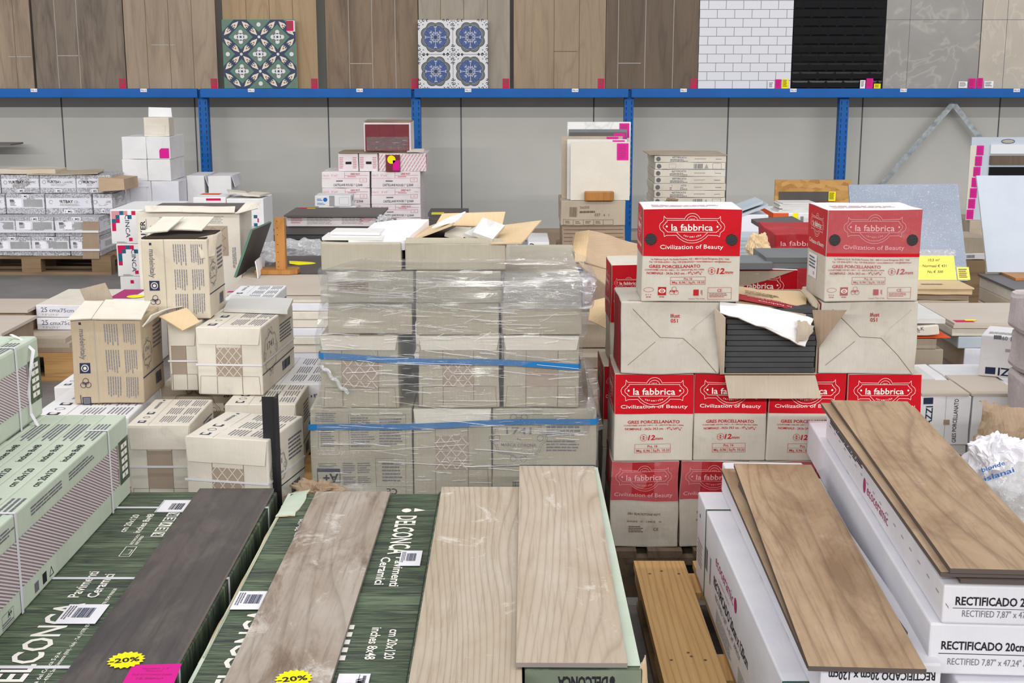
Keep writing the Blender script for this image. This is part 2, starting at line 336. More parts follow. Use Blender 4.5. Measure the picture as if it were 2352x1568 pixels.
# ---------------------------------------------------------------- lettering
GL = {}
def glyphs(txt, bold=0.0):
    k = (txt, bold)
    if k not in GL:
        cu = D.curves.new('lettering', 'FONT'); cu.body = txt; cu.size = 1; cu.resolution_u = 2; cu.offset = bold; cu.fill_mode = 'FRONT'
        ob = D.objects.new('lettering', cu); me = D.meshes.new_from_object(ob)
        vs = [(v.co.x, v.co.y) for v in me.vertices]; fs = [tuple(p.vertices) for p in me.polygons]
        D.objects.remove(ob); D.curves.remove(cu); D.meshes.remove(me)
        if not vs: vs = [(0, 0)]; fs = []
        x0 = min(v[0] for v in vs); x1 = max(v[0] for v in vs)
        GL[k] = ([(v[0]-x0, v[1]) for v in vs], fs, x1-x0)
    return GL[k]
EPS = .0007
PE = [.0007]
class Pad:
    """flat printing area: origin o, unit axes u (right) and v (up), outward normal n, measured in metres"""
    def __init__(s, mb, o, u, v, W=1, Hh=1, eps=EPS):
        if eps == EPS: eps = PE[0]
        s.mb = mb; s.o = Vector(o); s.u = Vector(u).normalized(); s.v = Vector(v).normalized(); s.n = s.u.cross(s.v); s.W = W; s.H = Hh; s.e = eps; s.layer = 1
    def P(s, x, y): return s.o+s.u*x+s.v*y+s.n*(s.e*s.layer)
    def poly(s, pts, m): s.mb.add([s.P(*p) for p in pts], [list(range(len(pts)))], m)
    def rect(s, x0, y0, x1, y1, m, n=1):
        if n == 1: s.poly([(x0, y0), (x1, y0), (x1, y1), (x0, y1)], m); return
        vs = [s.P(x0+(x1-x0)*i/n, y0+(y1-y0)*j/n) for j in range(n+1) for i in range(n+1)]
        s.mb.add(vs, [(j*(n+1)+i, j*(n+1)+i+1, (j+1)*(n+1)+i+1, (j+1)*(n+1)+i) for j in range(n) for i in range(n)], m)
    def line(s, pts, w, m, close=False):
        if close: pts = list(pts)+[pts[0]]
        for (a, b), (c, d) in zip(pts, pts[1:]):
            dx, dy = c-a, d-b; L = math.hypot(dx, dy)
            if L < 1e-6: continue
            ex, ey = dx/L*w*.35, dy/L*w*.35; px, py = -dy/L*w/2, dx/L*w/2
            s.poly([(a-ex-px, b-ey-py), (c+ex-px, d+ey-py), (c+ex+px, d+ey+py), (a-ex+px, b-ey+py)], m)
    def frame(s, x0, y0, x1, y1, w, m): s.line([(x0, y0), (x1, y0), (x1, y1), (x0, y1)], w, m, True)
    def disc(s, x, y, r, m, n=16, r2=None):
        r2 = r2 or r; s.poly([(x+r*math.cos(2*PI*k/n), y+r2*math.sin(2*PI*k/n)) for k in range(n)], m)
    def ring(s, x, y, r, w, m, n=20, a0=0, a1=2*PI, r2=None):
        r2 = r2 or r; s.line([(x+r*math.cos(a0+(a1-a0)*k/n), y+r2*math.sin(a0+(a1-a0)*k/n)) for k in range(n+1)], w, m)
    def text(s, t, x, y, h, m, bold=0, rot=0, al='l', w=None, sl=0, sx=1.0):
        """h = cap height; w = forced width; rot in quarter turns counter-clockwise"""
        vs, fs, tw = glyphs(t, bold); k = h/.7; kx = k*sx if w is None else w/max(tw, 1e-3)
        ox = {'l': 0, 'c': -tw*kx/2, 'r': -tw*kx}[al]; ca, sa = [(1, 0), (0, 1), (-1, 0), (0, -1)][int(rot) % 4] if rot == int(rot) else (math.cos(rot*PI/2), math.sin(rot*PI/2))
        out = []
        for a, b in vs:
            X = a*kx+ox+b*k*sl; Y = b*k; out.append(s.P(x+X*ca-Y*sa, y+X*sa+Y*ca))
        s.mb.add(out, fs, m)
    def greek(s, x0, y0, x1, y1, rows, m, vert=False, fill=.5, rag=.3, seed=1):
        """unreadably small print: rows of word-length dashes"""
        R = random.Random(seed*91+rows); A, B = (x1-x0, y1-y0) if not vert else (y1-y0, x1-x0)
        for r in range(rows):
            c = (r+.5)/rows*B; hh = B/rows*fill/2; p = 0; end = A*(1-R.random()*rag)
            while p < end:
                q = min(end, p+A*R.uniform(.08, .25))
                if vert: s.rect(x0+c-hh, y1-q, x0+c+hh, y1-p, m)
                else: s.rect(x0+p, y1-c-hh, x0+q, y1-c+hh, m)
                p = q+A*.018
    def bars(s, x0, y0, x1, y1, m, n=14, seed=3):
        R = random.Random(seed); p = x0
        while p < x1:
            w = (x1-x0)/n*R.uniform(.2, .8); s.rect(p, y0, min(p+w, x1), y1, m); p += w+(x1-x0)/n*R.uniform(.25, .6)
def pads(mb, w, d, h, y=0, z=0, x=0):
    return {'F': Pad(mb, (x-w/2, y, z), (1, 0, 0), (0, 0, 1), w, h), 'R': Pad(mb, (x+w/2, y, z), (0, 1, 0), (0, 0, 1), d, h),
            'L': Pad(mb, (x-w/2, y+d, z), (0, -1, 0), (0, 0, 1), d, h), 'T': Pad(mb, (x-w/2, y, z+h), (1, 0, 0), (0, 1, 0), w, d)}
def carton(name, label, x0, x1, z0, z1, Y, dep, mat, pr=None, group=None, rz=0, cat='box', r=.004, dent=.0015, top=None, parts=None, n=5, seed=None):
    """closed carton: front face x0..x1 at depth Y, z0..z1; pr(pads) prints on it; extra parts via parts(root, w, d, h)"""
    w, h = x1-x0, z1-z0; sd = seed if seed is not None else random.random()*20
    if dent > .0035 and n == 5: n = 14
    mb = MB(); mb.rbox(w, dep, h-.0012, mat, r, n, top=top)
    PE[0] = .0011 if dent > .0035 else .0007
    if pr: pr(pads(mb, w, dep, h-.0012))
    PE[0] = .0007
    mb.dent(dent, 8, sd)
    loc = Vector(((x0+x1)/2, Y, z0+.0006))
    if parts is None:
        o = mb.build(name, None); # origin moved to base centre by build
        off = o.location.copy(); R = Matrix.Rotation(rz, 4, 'Z')
        o.rotation_euler = (0, 0, rz); o.location = loc+(R @ off)
        o.location.z = loc.z+off.z
        PM[o.name] = Matrix.Translation(o.location) @ R
        return tag(o, label, cat, group)
    t = thing(name, loc, rz, label, cat, group); b = mb.build('carton_body', t); parts(t, w, dep, h, b); return t
def pxbox(x0, y0, x1, y1, Y, z0=None, z1=None):
    ym = (y0+y1)/2
    return atY(x0, ym, Y).x, atY(x1, ym, Y).x, (atY(x0, y1, Y).z if z0 is None else z0), (atY(x0, y0, Y).z if z1 is None else z1)
def label_part(t, name, mb, lab=None, world=False):
    o = mb.build(name, t, world)
    if lab: o['label'] = lab
    return o
def dupe(root, loc, label=None, rz=None, group=None):
    r = root.copy(); COL.objects.link(r); r.location = loc
    if rz is not None: r.rotation_euler = (0, 0, rz)
    PM[r.name] = Matrix.Translation(loc) @ Matrix.Rotation(r.rotation_euler.z, 4, 'Z')
    if label: r['label'] = label
    if group: r['group'] = group
    for c in list(root.children):
        k = c.copy(); COL.objects.link(k); k.parent = r
        for g in list(c.children):
            q = g.copy(); COL.objects.link(q); q.parent = k
    return r
ORD = ['first', 'second', 'third', 'fourth', 'fifth', 'sixth', 'seventh', 'eighth', 'ninth', 'tenth', 'eleventh', 'twelfth']
def pallet(x0, x1, Y, dep, label, mat='pallet_old', along='X', gap=3, zb=0, rz=0, group=None):
    """four-way wooden pallet .144 high: deck boards, stringer boards, nine blocks, bottom boards"""
    w = x1-x0; t = thing('wooden_pallet', ((x0+x1)/2, Y, zb), rz, label, 'pallet', group); a = w/2
    nb = 5; bw = .145 if w > 1 else .12
    for i in range(3):
        y = [0, dep/2-.07, dep-.14][i]
        MB().box(-a, a, y, y+.1, 0, .022, mat).build('bottom_board', t)
        for x in (-a, -.0725, a-.145): MB().box(x, x+.145, y, y+.1, .022, .1, mat).dent(.002).build('block', t)
    for x in ((-a, -.0725, a-.145) if along != 'Y' else ()): MB().box(x, x+.145, 0, dep, .1, .122, mat).build('stringer', t)
    for i in range(7 if along == 'Y' else 0):
        x = -a+i*(w-.1)/6; MB().box(x, x+.1, -.004, dep, .1225, .1435, mat).dent(.001).build('deck_board', t)
    for y in ((0, dep/2-.05, dep-.1) if along == 'Y' else ()): MB().box(-a, a, y, y+.1, .1, .122, mat).build('cross_board', t)
    for i in range(nb if along != 'Y' else 0):
        y = i*(dep-.12)/(nb-1); MB().box(-a, a, y, y+.12, .122, .143, mat).dent(.001).build('deck_board', t)
    return t
# ---------------------------------------------------------------- the hall
def struct(mb, name): o = mb.build(name, None); o['kind'] = 'structure'; return o
WY = 11.9
mb = MB(); mb.box(-9, 9, -4, WY+.1, -.1, 0, 'concrete'); struct(mb, 'floor')
mb = MB(); mb.box(-9, 9, WY, WY+.15, 0, 5.5, 'wall_panel')
for px_ in (152, 455, 758, 1060, 1362, 1668, 1973, 2285):
    x = atY(px_, 400, WY).x; mb.box(x-.006, x+.006, WY-.0015, WY+.01, .1, 5.5, 'wall_seam')
struct(mb, 'wall_back')
mb = MB(); mb.box(-9, 9, WY-.06, WY-.001, 0, .075, 'beige_slab'); mb.box(-9, 9, WY-.035, WY-.001, .075, .1, 'galvanised'); struct(mb, 'baseboard_back')
# ---- rack: beams, uprights
RY = 11.5; BT = 1.36; BB = 1.28
joints = [-200, 456, 948, 1447, 2560]
lab = [(78, 'PNL.11'), (330, 'PNL.12'), (577, 'PNL.13'), (826, 'PNL.14'), (1075, 'PNL.15'), (1321, 'PNL.16'), (1570, 'PNL.17'), (1822, 'PNL.18'), (2075, 'PNL.19'), (2335, 'PNL.20')]
bdesc = ['blue steel shelf beam at the far left under the oak panels', 'blue steel shelf beam below the green patterned tile board', 'blue steel shelf beam below the blue patterned tile board', 'long blue steel shelf beam below the subway tiles and grey stone panels']
for i in range(4):
    a, b = joints[i], joints[i+1]; x0, x1 = atY(a+3, 215, RY).x, atY(b-3, 215, RY).x
    t = thing('rack_beam', ((x0+x1)/2, RY, BB), 0, bdesc[i], 'beam', 'blue shelf beams along the wall'); w = (x1-x0)/2
    m = MB(); m.rbox(2*w, .05, BT-BB-.001, 'blue_steel', .006, 3, y=0); m.build('beam_profile', t)
    m = MB(); m.box(-w, w, .06, .36, .05, .07, 'galvanised'); m.build('shelf_deck', t)
    for px_, s in lab:
        if a < px_ < b:
            x = atY(px_, 210, RY).x-(x0+x1)/2; m = MB(); p = Pad(m, (x-.028, 0, .05), (1, 0, 0), (0, 0, 1)); p.rect(0, 0, .056, .028, 'sticker'); p.layer = 2; p.text(s, .028, .008, .012, 'ink_black', .01, al='c', w=.046); m.build('shelf_label', t)
updesc = ['blue perforated rack upright left of the red tile boxes, farthest left', 'blue perforated rack upright behind the red tile boxes', 'blue perforated rack upright behind the leaning sample tiles', 'blue perforated rack upright behind the wood chip board']
for px_, s in zip((465, 955, 1445, 1940), updesc):
    x = atY(px_, 300, RY).x; t = thing('rack_upright', (x, RY+.055, 0), 0, s, 'upright', 'blue rack uprights')
    m = MB(); m.box(-.04, .04, 0, .004, 0, 1.34, 'blue_steel'); m.box(-.04, -.036, .004, .09, 0, 1.34, 'blue_steel'); m.box(.036, .04, .004, .09, 0, 1.34, 'blue_steel'); m.box(-.05, .05, -.02, .1, 0, .006, 'blue_steel')
    m.build('post', t); m = MB()
    for k in range(22):
        z = 1.25-k*.05
        if z < .1: break
        for sx in (-.024, .024):
            p = Pad(m, (sx, 0, z), (1, 0, 0), (0, 0, 1)); p.poly([(-.005, 0), (.005, 0), (.003, -.03), (-.003, -.03)], 'slot_dark')
        p = Pad(m, (-.04 if x > 0 else .04, .045, z), (0, -1, 0) if x > 0 else (0, 1, 0), (0, 0, 1)); p.poly([(-.005, 0), (.005, 0), (.003, -.03), (-.003, -.03)], 'slot_dark')
    m.build('slots', t)
A = atY(2190, 237, 11.75)
for pb, s in ((atY(2030, 418, 11.75), 'galvanised diagonal brace running down to the left on the wall'), (atY(2250, 314, 11.75), 'galvanised diagonal brace running down to the right on the wall')):
    dr = (pb-A)/(A.z-pb.z); e = A+dr*(A.z-.1); n = Vector((0, 0, 1)).cross(Vector((0, 1, 0))); nn = dr.normalized().cross(Vector((0, 1, 0))).normalized()
    m = MB(); yo = 0 if pb.x < A.x else .012
    m.prism([A+nn*.024+Vector((0, yo, 0)), A-nn*.024+Vector((0, yo, 0)), e-nn*.024+Vector((0, yo, 0)), e+nn*.024+Vector((0, yo, 0))], (0, .004, 0), 'galvanised')
    m.prism([A+nn*.024+Vector((0, yo+.004, 0)), A+nn*.02+Vector((0, yo+.004, 0)), e+nn*.02+Vector((0, yo+.004, 0)), e+nn*.024+Vector((0, yo+.004, 0))], (0, .03, 0), 'galvanised')
    tag(m.build('diagonal_brace'), s, 'brace')
# ---- upright display panels standing on the beams
for nm, a in (('oak_p1', ('a7927b', '8f7d6a', '5b4a3d')), ('oak_p2', ('837465', '6f6459', '4a3f37')), ('oak_p3', ('a3907b', '8c7a67', '66564a')), ('oak_p4', ('a58d6d', '97805f', '75603f')), ('oak_p5', ('87705a', '71604f', '4d3e31')), ('oak_p6', ('9f9587', '8f8779', '746b60')), ('oak_p7', ('a18c73', '907c64', '6e5c48')), ('oak_p8', ('6d5b4b', '5c4e41', '3b3028'))):
    woodtile(nm, *a, k=7, axis='Z', ring=.3, blot=a[2] if nm in ('oak_p1', 'oak_p5', 'oak_p2') else None, bscale=4, rough=.55)
TOP = 2.9
pans = [(-90, 76, 'oak_p1', 'beige oak plank display panel at the far left edge', [(38, 0), (20, 130)]),
        (82, 288, 'oak_p2', 'grey-brown wood plank display panel, second from the left', [(133, 0), (183, 0), (133, 128)]),
        (290, 499, 'oak_p3', 'pale knotty oak display panel, third from the left', [(340, 0), (392, 0), (445, 0), (350, 103)]),
        (516, 730, 'oak_p4', 'yellowish oak display panel behind the green patterned tile board', [(570, 0), (623, 0), (676, 0)]),
        (750, 961, 'oak_p5', 'brown oak display panel between the two patterned tile boards', [(803, 0), (856, 0), (909, 0), (803, 146)]),
        (963, 1171, 'oak_p6', 'pale grey oak display panel behind the blue patterned tile board', [(1013, 0), (1066, 0), (1120, 0)]),
        (1180, 1390, 'oak_p7', 'plain light brown oak display panel right of the blue patterned tile board', [(1272, 0), (1330, 0), (1272, 118)]),
        (1391, 1603, 'oak_p8', 'darkest brown wood display panel left of the white subway tiles', [(1419, 0), (1481, 0), (1545, 0), (1419, 145)])]
def tagrect(p, x0, y0, x1, y1, m, txt=True, seed=1):
    p.rect(x0, y0, x1, y1, m); p.layer += 1
    if txt: p.greek(x0+.008, y0+.2*(y1-y0), x1-.008, y1-.006, 5, 'crimson' if m == 'magenta' else 'ink_brown', seed=seed)
    p.layer -= 1
for i, (a, b, mt, s, ln) in enumerate(pans):
    Y = RY+.09; x0, x1 = atY(a, 150, Y).x, atY(b, 150, Y).x; zb = BB+.071
    t = thing('display_panel', ((x0+x1)/2, Y, zb), 0, s, 'panel', 'wood-look sample panels on the shelf'); w = (x1-x0)/2
    m = MB(); m.box(-w, w, 0, .02, 0, TOP-zb, mt); p = Pad(m, (-w, 0, 0), (1, 0, 0), (0, 0, 1))
    for lx, ly in ln:
        xx = atY(lx, 150, Y).x-x0
        if ly == 0: p.rect(xx-.0025, 0, xx+.0025, TOP-zb, 'ink_palegrey' if mt in ('oak_p8', 'oak_p5', 'oak_p2') else 'ink_brown')
        else: zz = atY(lx, ly, Y).z-zb; p.rect(xx, zz-.003, xx+.2, zz+.003, 'ink_palegrey' if mt != 'oak_p7' else 'ink_brown')
    m.build('plank_face', t)
    if i > 0:
        m = MB(); p = Pad(m, (-w, -.002, 0), (1, 0, 0), (0, 0, 1)); tagrect(p, 2*w-.062, .005, 2*w-.006, .092, 'crimson'); label_part(t, 'price_tag', m, 'crimson price tag')
def tiled(nm, a, b, s, cat, fn, tags):
    Y = RY+.09; x0, x1 = atY(a, 150, Y).x, atY(b, 150, Y).x; zb = BB+.071; w = x1-x0
    t = thing('display_panel', ((x0+x1)/2, Y, zb), 0, s, cat, None); m = MB(); fn(m, w, TOP-zb); m.warp(lambda v: v-Vector((w/2, 0, 0))); m.build(nm, t)
    for (c, d, e, f, mt) in tags:
        P0, P1 = atY(c, f, Y), atY(d, e, Y); m = MB(); p = Pad(m, (P0.x-(x0+x1)/2, -.012, P0.z-zb), (1, 0, 0), (0, 0, 1), eps=.001); tagrect(p, 0, 0, P1.x-P0.x, P1.z-P0.z, mt, True, c); m.build('price_tag', t)
def subway(mat, base, bev, tw=.15, th=.075, off=0):
    def fn(m, w, h):
        m.box(0, w, 0, .02, 0, h, base); g = .0022
        for r in range(int(h/th)+1):
            o = (r % 2)*tw/2+off; z0 = r*th+g; z1 = min((r+1)*th-g, h)
            for c in range(-1, int(w/tw)+2):
                a = max(c*tw+o+g, 0); b_ = min((c+1)*tw+o-g, w)
                if b_-a < .006: continue
                d = -.0052
                if bev:
                    q = min(.014, (b_-a)/2.2); vs = [(a, -.002, z0), (b_, -.002, z0), (b_, -.002, z1), (a, -.002, z1), (a+q, d, z0+.014), (b_-q, d, z0+.014), (b_-q, d, z1-.014), (a+q, d, z1-.014)]
                    m.add(vs, [(4, 5, 6, 7), (0, 1, 5, 4), (1, 2, 6, 5), (2, 3, 7, 6), (3, 0, 4, 7)], mat)
                else: m.box(a, b_, d, 0, z0, z1, mat)
    return fn
tiled('tile_face', 1604, 1817, 'glossy white subway tile display panel', 'panel', subway('gloss_white', 'grout', False), [(1763, 1778, 187, 204, 'sticker'), (1779, 1794, 182, 204, 'magenta'), (1795, 1811, 181, 204, 'yellow')])
tiled('tile_face', 1819, 2028, 'glossy black subway tile display panel between white tiles and grey stone', 'panel', subway('gloss_black', 'gloss_black', True), [(1974, 1987, 184, 203, 'sticker'), (1988, 2005, 180, 203, 'magenta'), (2006, 2022, 192, 203, 'yellow')])
def slabs(mat, lx, lz):
    def fn(m, w, h):
        m.box(0, w, 0, .02, 0, h, mat); p = Pad(m, (0, 0, 0), (1, 0, 0), (0, 0, 1)); p.rect(lx-.002, 0, lx+.002, h, 'ink_grey'); p.rect(0, lz-.002, w, lz+.002, 'ink_grey')
    return fn
tiled('stone_face', 2030, 2247, 'grey veined stone-look display panel right of the black tiles', 'panel', slabs('grey_stone', .205, .59), [(2200, 2221, 187, 202, 'sticker'), (2223, 2240, 180, 202, 'magenta')])
tiled('stone_face', 2249, 2520, 'beige stone-look display panel at the far right edge', 'panel', slabs('beige_stone', .215, .59), [(2242, 2257, 179, 202, 'magenta'), (2259, 2281, 186, 202, 'sticker')])
# ---- two patterned tile boards
def board_xy(a, b, y0, y1, Y):
    P0, P1 = atY(a, y1, Y), atY(b, y0, Y); return P0.x, P1.x, P0.z, P1.z
Y = RY+.02
x0, x1, z0, z1 = board_xy(516, 678, 45, 207, Y); z0 = BT+.0005; s = x1-x0; hh = z1-z0
t = thing('patterned_tile_board', ((x0+x1)/2, Y, z0), 0, 'board of green and navy patterned cement-look tiles standing on the blue shelf', 'tile')
m = MB(); m.box(-s/2, s/2, 0, .02, 0, hh, 'tile_cream'); p = Pad(m, (-s/2, 0, 0), (1, 0, 0), (0, 0, 1), eps=.0009); c = s/4
p.rect(0, 0, s, hh, 'tile_navy'); cz = hh/4
for i in range(4):
    for j in range(4):
        X, Z = i*c, j*cz; fl = (i+j) % 2
        cx, cy = (X+c if fl == 0 else X), (Z if True else 0)
# medallions on a diamond grid
for i in range(-1, 5):
    for j in range(-1, 5):
        X, Z = (i+.5)*c*1.0, (j+.0)*cz
        if (i+j) % 2 == 0:
            X, Z = (i)*c+c/2*0, j*cz
            def cl(pts): return [(min(max(a, 0), s), min(max(b, 0), hh)) for a, b in pts]
            q = c*.66
            if not (-.3*c < X < s+.3*c and -.3*c < Z < hh+.3*c): continue
            p.layer = 2; pl = cl([(X+q, Z), (X, Z+q), (X-q, Z), (X, Z-q)]); p.poly(pl, 'tile_green'); p.layer = 3
            for k in range(4):
                a = k*PI/2+PI/4; ex, ey = X+math.cos(a)*c*.3, Z+math.sin(a)*c*.3
                if c*.12 < ex < s-c*.12 and c*.12 < ey < hh-c*.12: p.disc(ex, ey, c*.1, 'tile_olive', 8)
                a = k*PI/2; ex, ey = X+math.cos(a)*c*.26, Z+math.sin(a)*c*.26
                if c*.12 < ex < s-c*.12 and c*.12 < ey < hh-c*.12: p.disc(ex, ey, c*.12, 'tile_palest', 8)
            if .01 < X < s-.01 and .01 < Z < hh-.01: p.disc(X, Z, c*.2, 'tile_palest', 10); p.layer = 4; p.disc(X, Z, c*.06, 'tile_navy', 8)
        else:
            X, Z = i*c, j*cz
            for k in range(4):
                a = k*PI/2+PI/4; ux, uy = math.cos(a), math.sin(a); ex, ey = X+ux*c*.38, Z+uy*c*.38
                if not (.02 < ex < s-.02 and .02 < ey < hh-.02): continue
                p.layer = 4; L = c*.25; W_ = c*.14
                p.poly([(ex-ux*L, ey-uy*L), (ex+ux*L*.2-uy*W_, ey+uy*L*.2+ux*W_), (ex+ux*L*.8-uy*W_*.9, ey+uy*L*.8+ux*W_*.9), (ex+ux*L*.8+uy*W_*.9, ey+uy*L*.8-ux*W_*.9), (ex+ux*L*.2+uy*W_, ey+uy*L*.2-ux*W_)], 'tile_cream')
                p.layer = 5; p.disc(ex+ux*c*.05, ey+uy*c*.05, c*.055, 'tile_brown', 8); p.disc(ex+ux*c*.16-uy*c*.06, ey+uy*c*.16+ux*c*.06, c*.04, 'tile_navy', 6); p.disc(ex+ux*c*.16+uy*c*.06, ey+uy*c*.16-ux*c*.06, c*.04, 'tile_navy', 6)
            if .01 < X < s-.01 and .01 < Z < hh-.01: p.layer = 4; p.disc(X, Z, c*.08, 'tile_palest', 8)
m.build('patterned_face', t)
m = MB(); p = Pad(m, (-s/2, -.006, 0), (1, 0, 0), (0, 0, 1)); p.rect(s-.075, hh-.1, s-.005, hh-.008, 'sticker'); p.layer = 2; tagrect(p, s-.075, hh-.095, s-.015, hh-.01, 'crimson'); m.build('price_tag', t)
x0, x1, z0, z1 = board_xy(962, 1120, 46, 209, Y); z0 = BT+.0005; s = x1-x0; hh = z1-z0
t = thing('patterned_tile_board', ((x0+x1)/2, Y, z0), 0, 'board of four blue and white ornamental medallion tiles standing on the blue shelf', 'tile')
m = MB(); m.box(-s/2, s/2, 0, .02, 0, hh, 'tile_palest'); p = Pad(m, (-s/2, 0, 0), (1, 0, 0), (0, 0, 1), eps=.0007); c = s/2; cz = hh/2
for i in range(2):
    for j in range(2):
        X, Z = (i+.5)*c, (j+.5)*cz; r = c*.42
        for lay, sc, mt in ((1, 1.0, 'tile_navy'), (2, .955, 'tile_olive'), (3, .85, 'tile_navy'), (4, .82, 'tile_palest'), (5, .8, 'tile_navy'), (6, .77, 'tile_bluemid')):
            p.layer = lay; p.poly([(X+r*sc*(1+.14*abs(math.cos(a*4/1)))*.92*math.cos(a+PI/8), Z+r*sc*(1+.14*abs(math.cos(a*4)))*.92*math.sin(a+PI/8)) for a in [k*2*PI/64 for k in range(64)]], mt)
        p.layer = 7
        for k in range(8):
            a = k*PI/4; p.disc(X+math.cos(a)*r*.6, Z+math.sin(a)*r*.6, r*.2, 'tile_navy', 10)
        p.layer = 8
        for k in range(8):
            a = k*PI/4; p.disc(X+math.cos(a)*r*.6, Z+math.sin(a)*r*.6, r*.17, 'tile_bluemid', 10); ux, uy = math.cos(a), math.sin(a)
        p.layer = 9
        for k in range(8):
            a = k*PI/4; ux, uy = math.cos(a), math.sin(a); q0, q1 = r*.22, r*(.72 if k % 2 == 0 else .5)
            p.line([(X+ux*q0, Z+uy*q0), (X+ux*q1, Z+uy*q1)], .004, 'tile_palest'); p.line([(X+ux*q1-uy*.012, Z+uy*q1+ux*.012), (X+ux*(q1-.015), Z+uy*(q1-.015)), (X+ux*q1+uy*.012, Z+uy*q1-ux*.012)], .004, 'tile_palest')
            a += PI/8; ux, uy = math.cos(a), math.sin(a); p.line([(X+ux*r*.2-uy*.01, Z+uy*r*.2+ux*.01), (X+ux*r*.38, Z+uy*r*.38), (X+ux*r*.2+uy*.01, Z+uy*r*.2-ux*.01)], .004, 'tile_palest')
        p.ring(X, Z, r*.17, .004, 'tile_palest', 14); p.disc(X, Z, r*.1, 'tile_navy', 12)
        p.layer = 2
        for k in range(4):   # corner scrolls and petals
            a = k*PI/2+PI/4; ux, uy = math.cos(a), math.sin(a); cx, cy = X+ux*c*.66, Z+uy*c*.66
            for q in (.5, .58, .64): p.disc(X+ux*c*q, Z+uy*c*q, c*.016, 'tile_navy', 6)
            for sg in (-1, 1):
                bx, by = X+ux*c*.58-uy*sg*c*.09, Z+uy*c*.58+ux*sg*c*.09; p.ring(bx, by, c*.03, .005, 'tile_navy', 8, a-1, a+3.6)
                bx, by = X+ux*c*.5-uy*sg*c*.17, Z+uy*c*.5+ux*sg*c*.17; p.ring(bx, by, c*.025, .005, 'tile_navy', 8, a-2, a+2.6)
p.layer = 3; p.rect(c-.0015, 0, c+.0015, hh, 'ink_grey'); p.rect(0, cz-.0015, s, cz+.0015, 'ink_grey')
m.build('patterned_face', t)
# ---------------------------------------------------------------- far left: speckled grey cartons on a pallet
PT = .144
def pr_speck(kind=0, band=True, sd=0):
    def f(P):
        for k in ('F', 'R'):
            p = P[k]; W, H_ = p.W, p.H
            p.rect(.004, H_*.3, W-.004, H_*.8, 'carton_cool'); p.layer = 2
            if k == 'F':
                if kind == 1:
                    p.text('YURTBAY', W*.2, H_*.55, H_*.14, 'ink_black', .02, w=W*.4); p.text('CERAMIC', W*.62, H_*.55, H_*.12, 'ink_grey', .0, w=W*.3); p.greek(W*.3, H_*.4, W*.8, H_*.52, 2, 'ink_palegrey', seed=sd); p.ring(W*.12, H_*.6, H_*.09, .004, 'ink_palegrey', 12)
                else:
                    p.rect(W*.08, H_*.36, W*.4, H_*.74, 'sticker'); p.layer = 3; p.greek(W*.1, H_*.4, W*.26, H_*.7, 6, 'ink_grey', seed=sd); p.rect(W*.1, H_*.6, W*.2, H_*.72, 'ink_grey'); p.layer = 2; p.rect(W*.45, H_*.36, W*.95, H_*.74, 'band_grey')
                p.layer = 3; zz = H_*.06 if kind == 1 else H_*.82; p.rect(W*.4, zz, W*.6, zz+H_*.17, 'sticker'); p.layer = 4; p.text('1 M2', W*.5, zz+H_*.035, H_*.09, 'ink_black', .02, al='c', w=W*.15)
            else: p.greek(W*.2, H_*.4, W*.8, H_*.7, 4, 'ink_palegrey', seed=sd)
    return f
YB = 9.75
pallet(-4.22, -3.02, YB, .8, 'old wooden pallet under the speckled grey cartons at the far left', 'pallet_old')
rows = [(PT, .290, [(-106, -20), (-18, 69), (70, 157), (158, 228)], 0, YB, 0, 'bottom'), (.291, .437, [(-142, -54), (-52, 35), (36, 124), (125, 228)], 0, YB+.01, 0, 'second'),
        (.438, .592, [(-74, 16), (18, 106), (108, 215), (217, 262)], 1, YB+.2, 1, 'third'), (.593, .735, [(-80, 8), (10, 97), (98, 181), (182, 262)], 1, YB+.22, 1, 'top')]
for ri, (z0, z1, xs, kd, yy, _, rn) in enumerate(rows):
    for ci, (a, b) in enumerate(xs):
        if ci == 0 and b < 0: continue
        x0, x1 = atY(a, 520, yy).x, atY(b, 520, yy).x
        vis = [q for q in xs if q[1] > 0]; k = vis.index((a, b))
        carton('tile_carton', 'speckled grey tile carton, %s from the left, %s row of the far-left pallet' % (ORD[k], rn), x0, x1, z0, z1, yy, .55 if ri < 2 else .36, 'speckle', pr_speck(kd if not (ri == 2 and ci == 1) else 0, sd=ci+ri*5), 'speckled grey tile cartons', dent=.004)
t = tag(MB().sheet([atY(190, 596, YB-.012)+Vector((0, 0, .005)), atY(228, 596, YB-.012)+Vector((0, 0, .005)), atY(228, 508, YB-.012), atY(190, 508, YB-.012)], .004, 'kraft_dark', 5, .004).build('cardboard_edge_guard'), 'brown cardboard edge guard on the corner of the speckled carton stack', 'cardboard')
m = MB(); R_ = atY(228, 550, YB).x
for yy in (531, 573):
    z = atY(100, yy, YB).z; x0 = -4.4
    m.box(x0, R_+.008, YB-.022, YB-.02, z-.008, z+.008, 'strap_white'); m.box(R_+.006, R_+.008, YB-.022, YB+.57, z-.008, z+.008, 'strap_white')
tag(m.build('strapping_band'), 'pair of white plastic straps around the lower rows of the speckled carton stack', 'strap')
tag(MB().sheet([Vector((atY(62, 412, 9.95).x, 9.95, .743)), Vector((atY(225, 412, 9.95).x, 9.95, .743)), Vector((atY(240, 403, 10.3).x, 10.3, .75)), Vector((atY(95, 403, 10.3).x, 10.3, .752))], .006, 'kraft_grey', 6, .012).build('cardboard_sheet'), 'flat cardboard sheet lying on top of the speckled carton stack', 'cardboard')
tag(MB().prism([atY(226, 408, 9.9), atY(284, 411, 9.9), atY(286, 436, 9.9), atY(227, 440, 9.9)], (.02, .3, .0), 'kraft').build('cardboard_cover'), 'brown cardboard lid overhanging the right end of the speckled carton stack', 'cardboard')
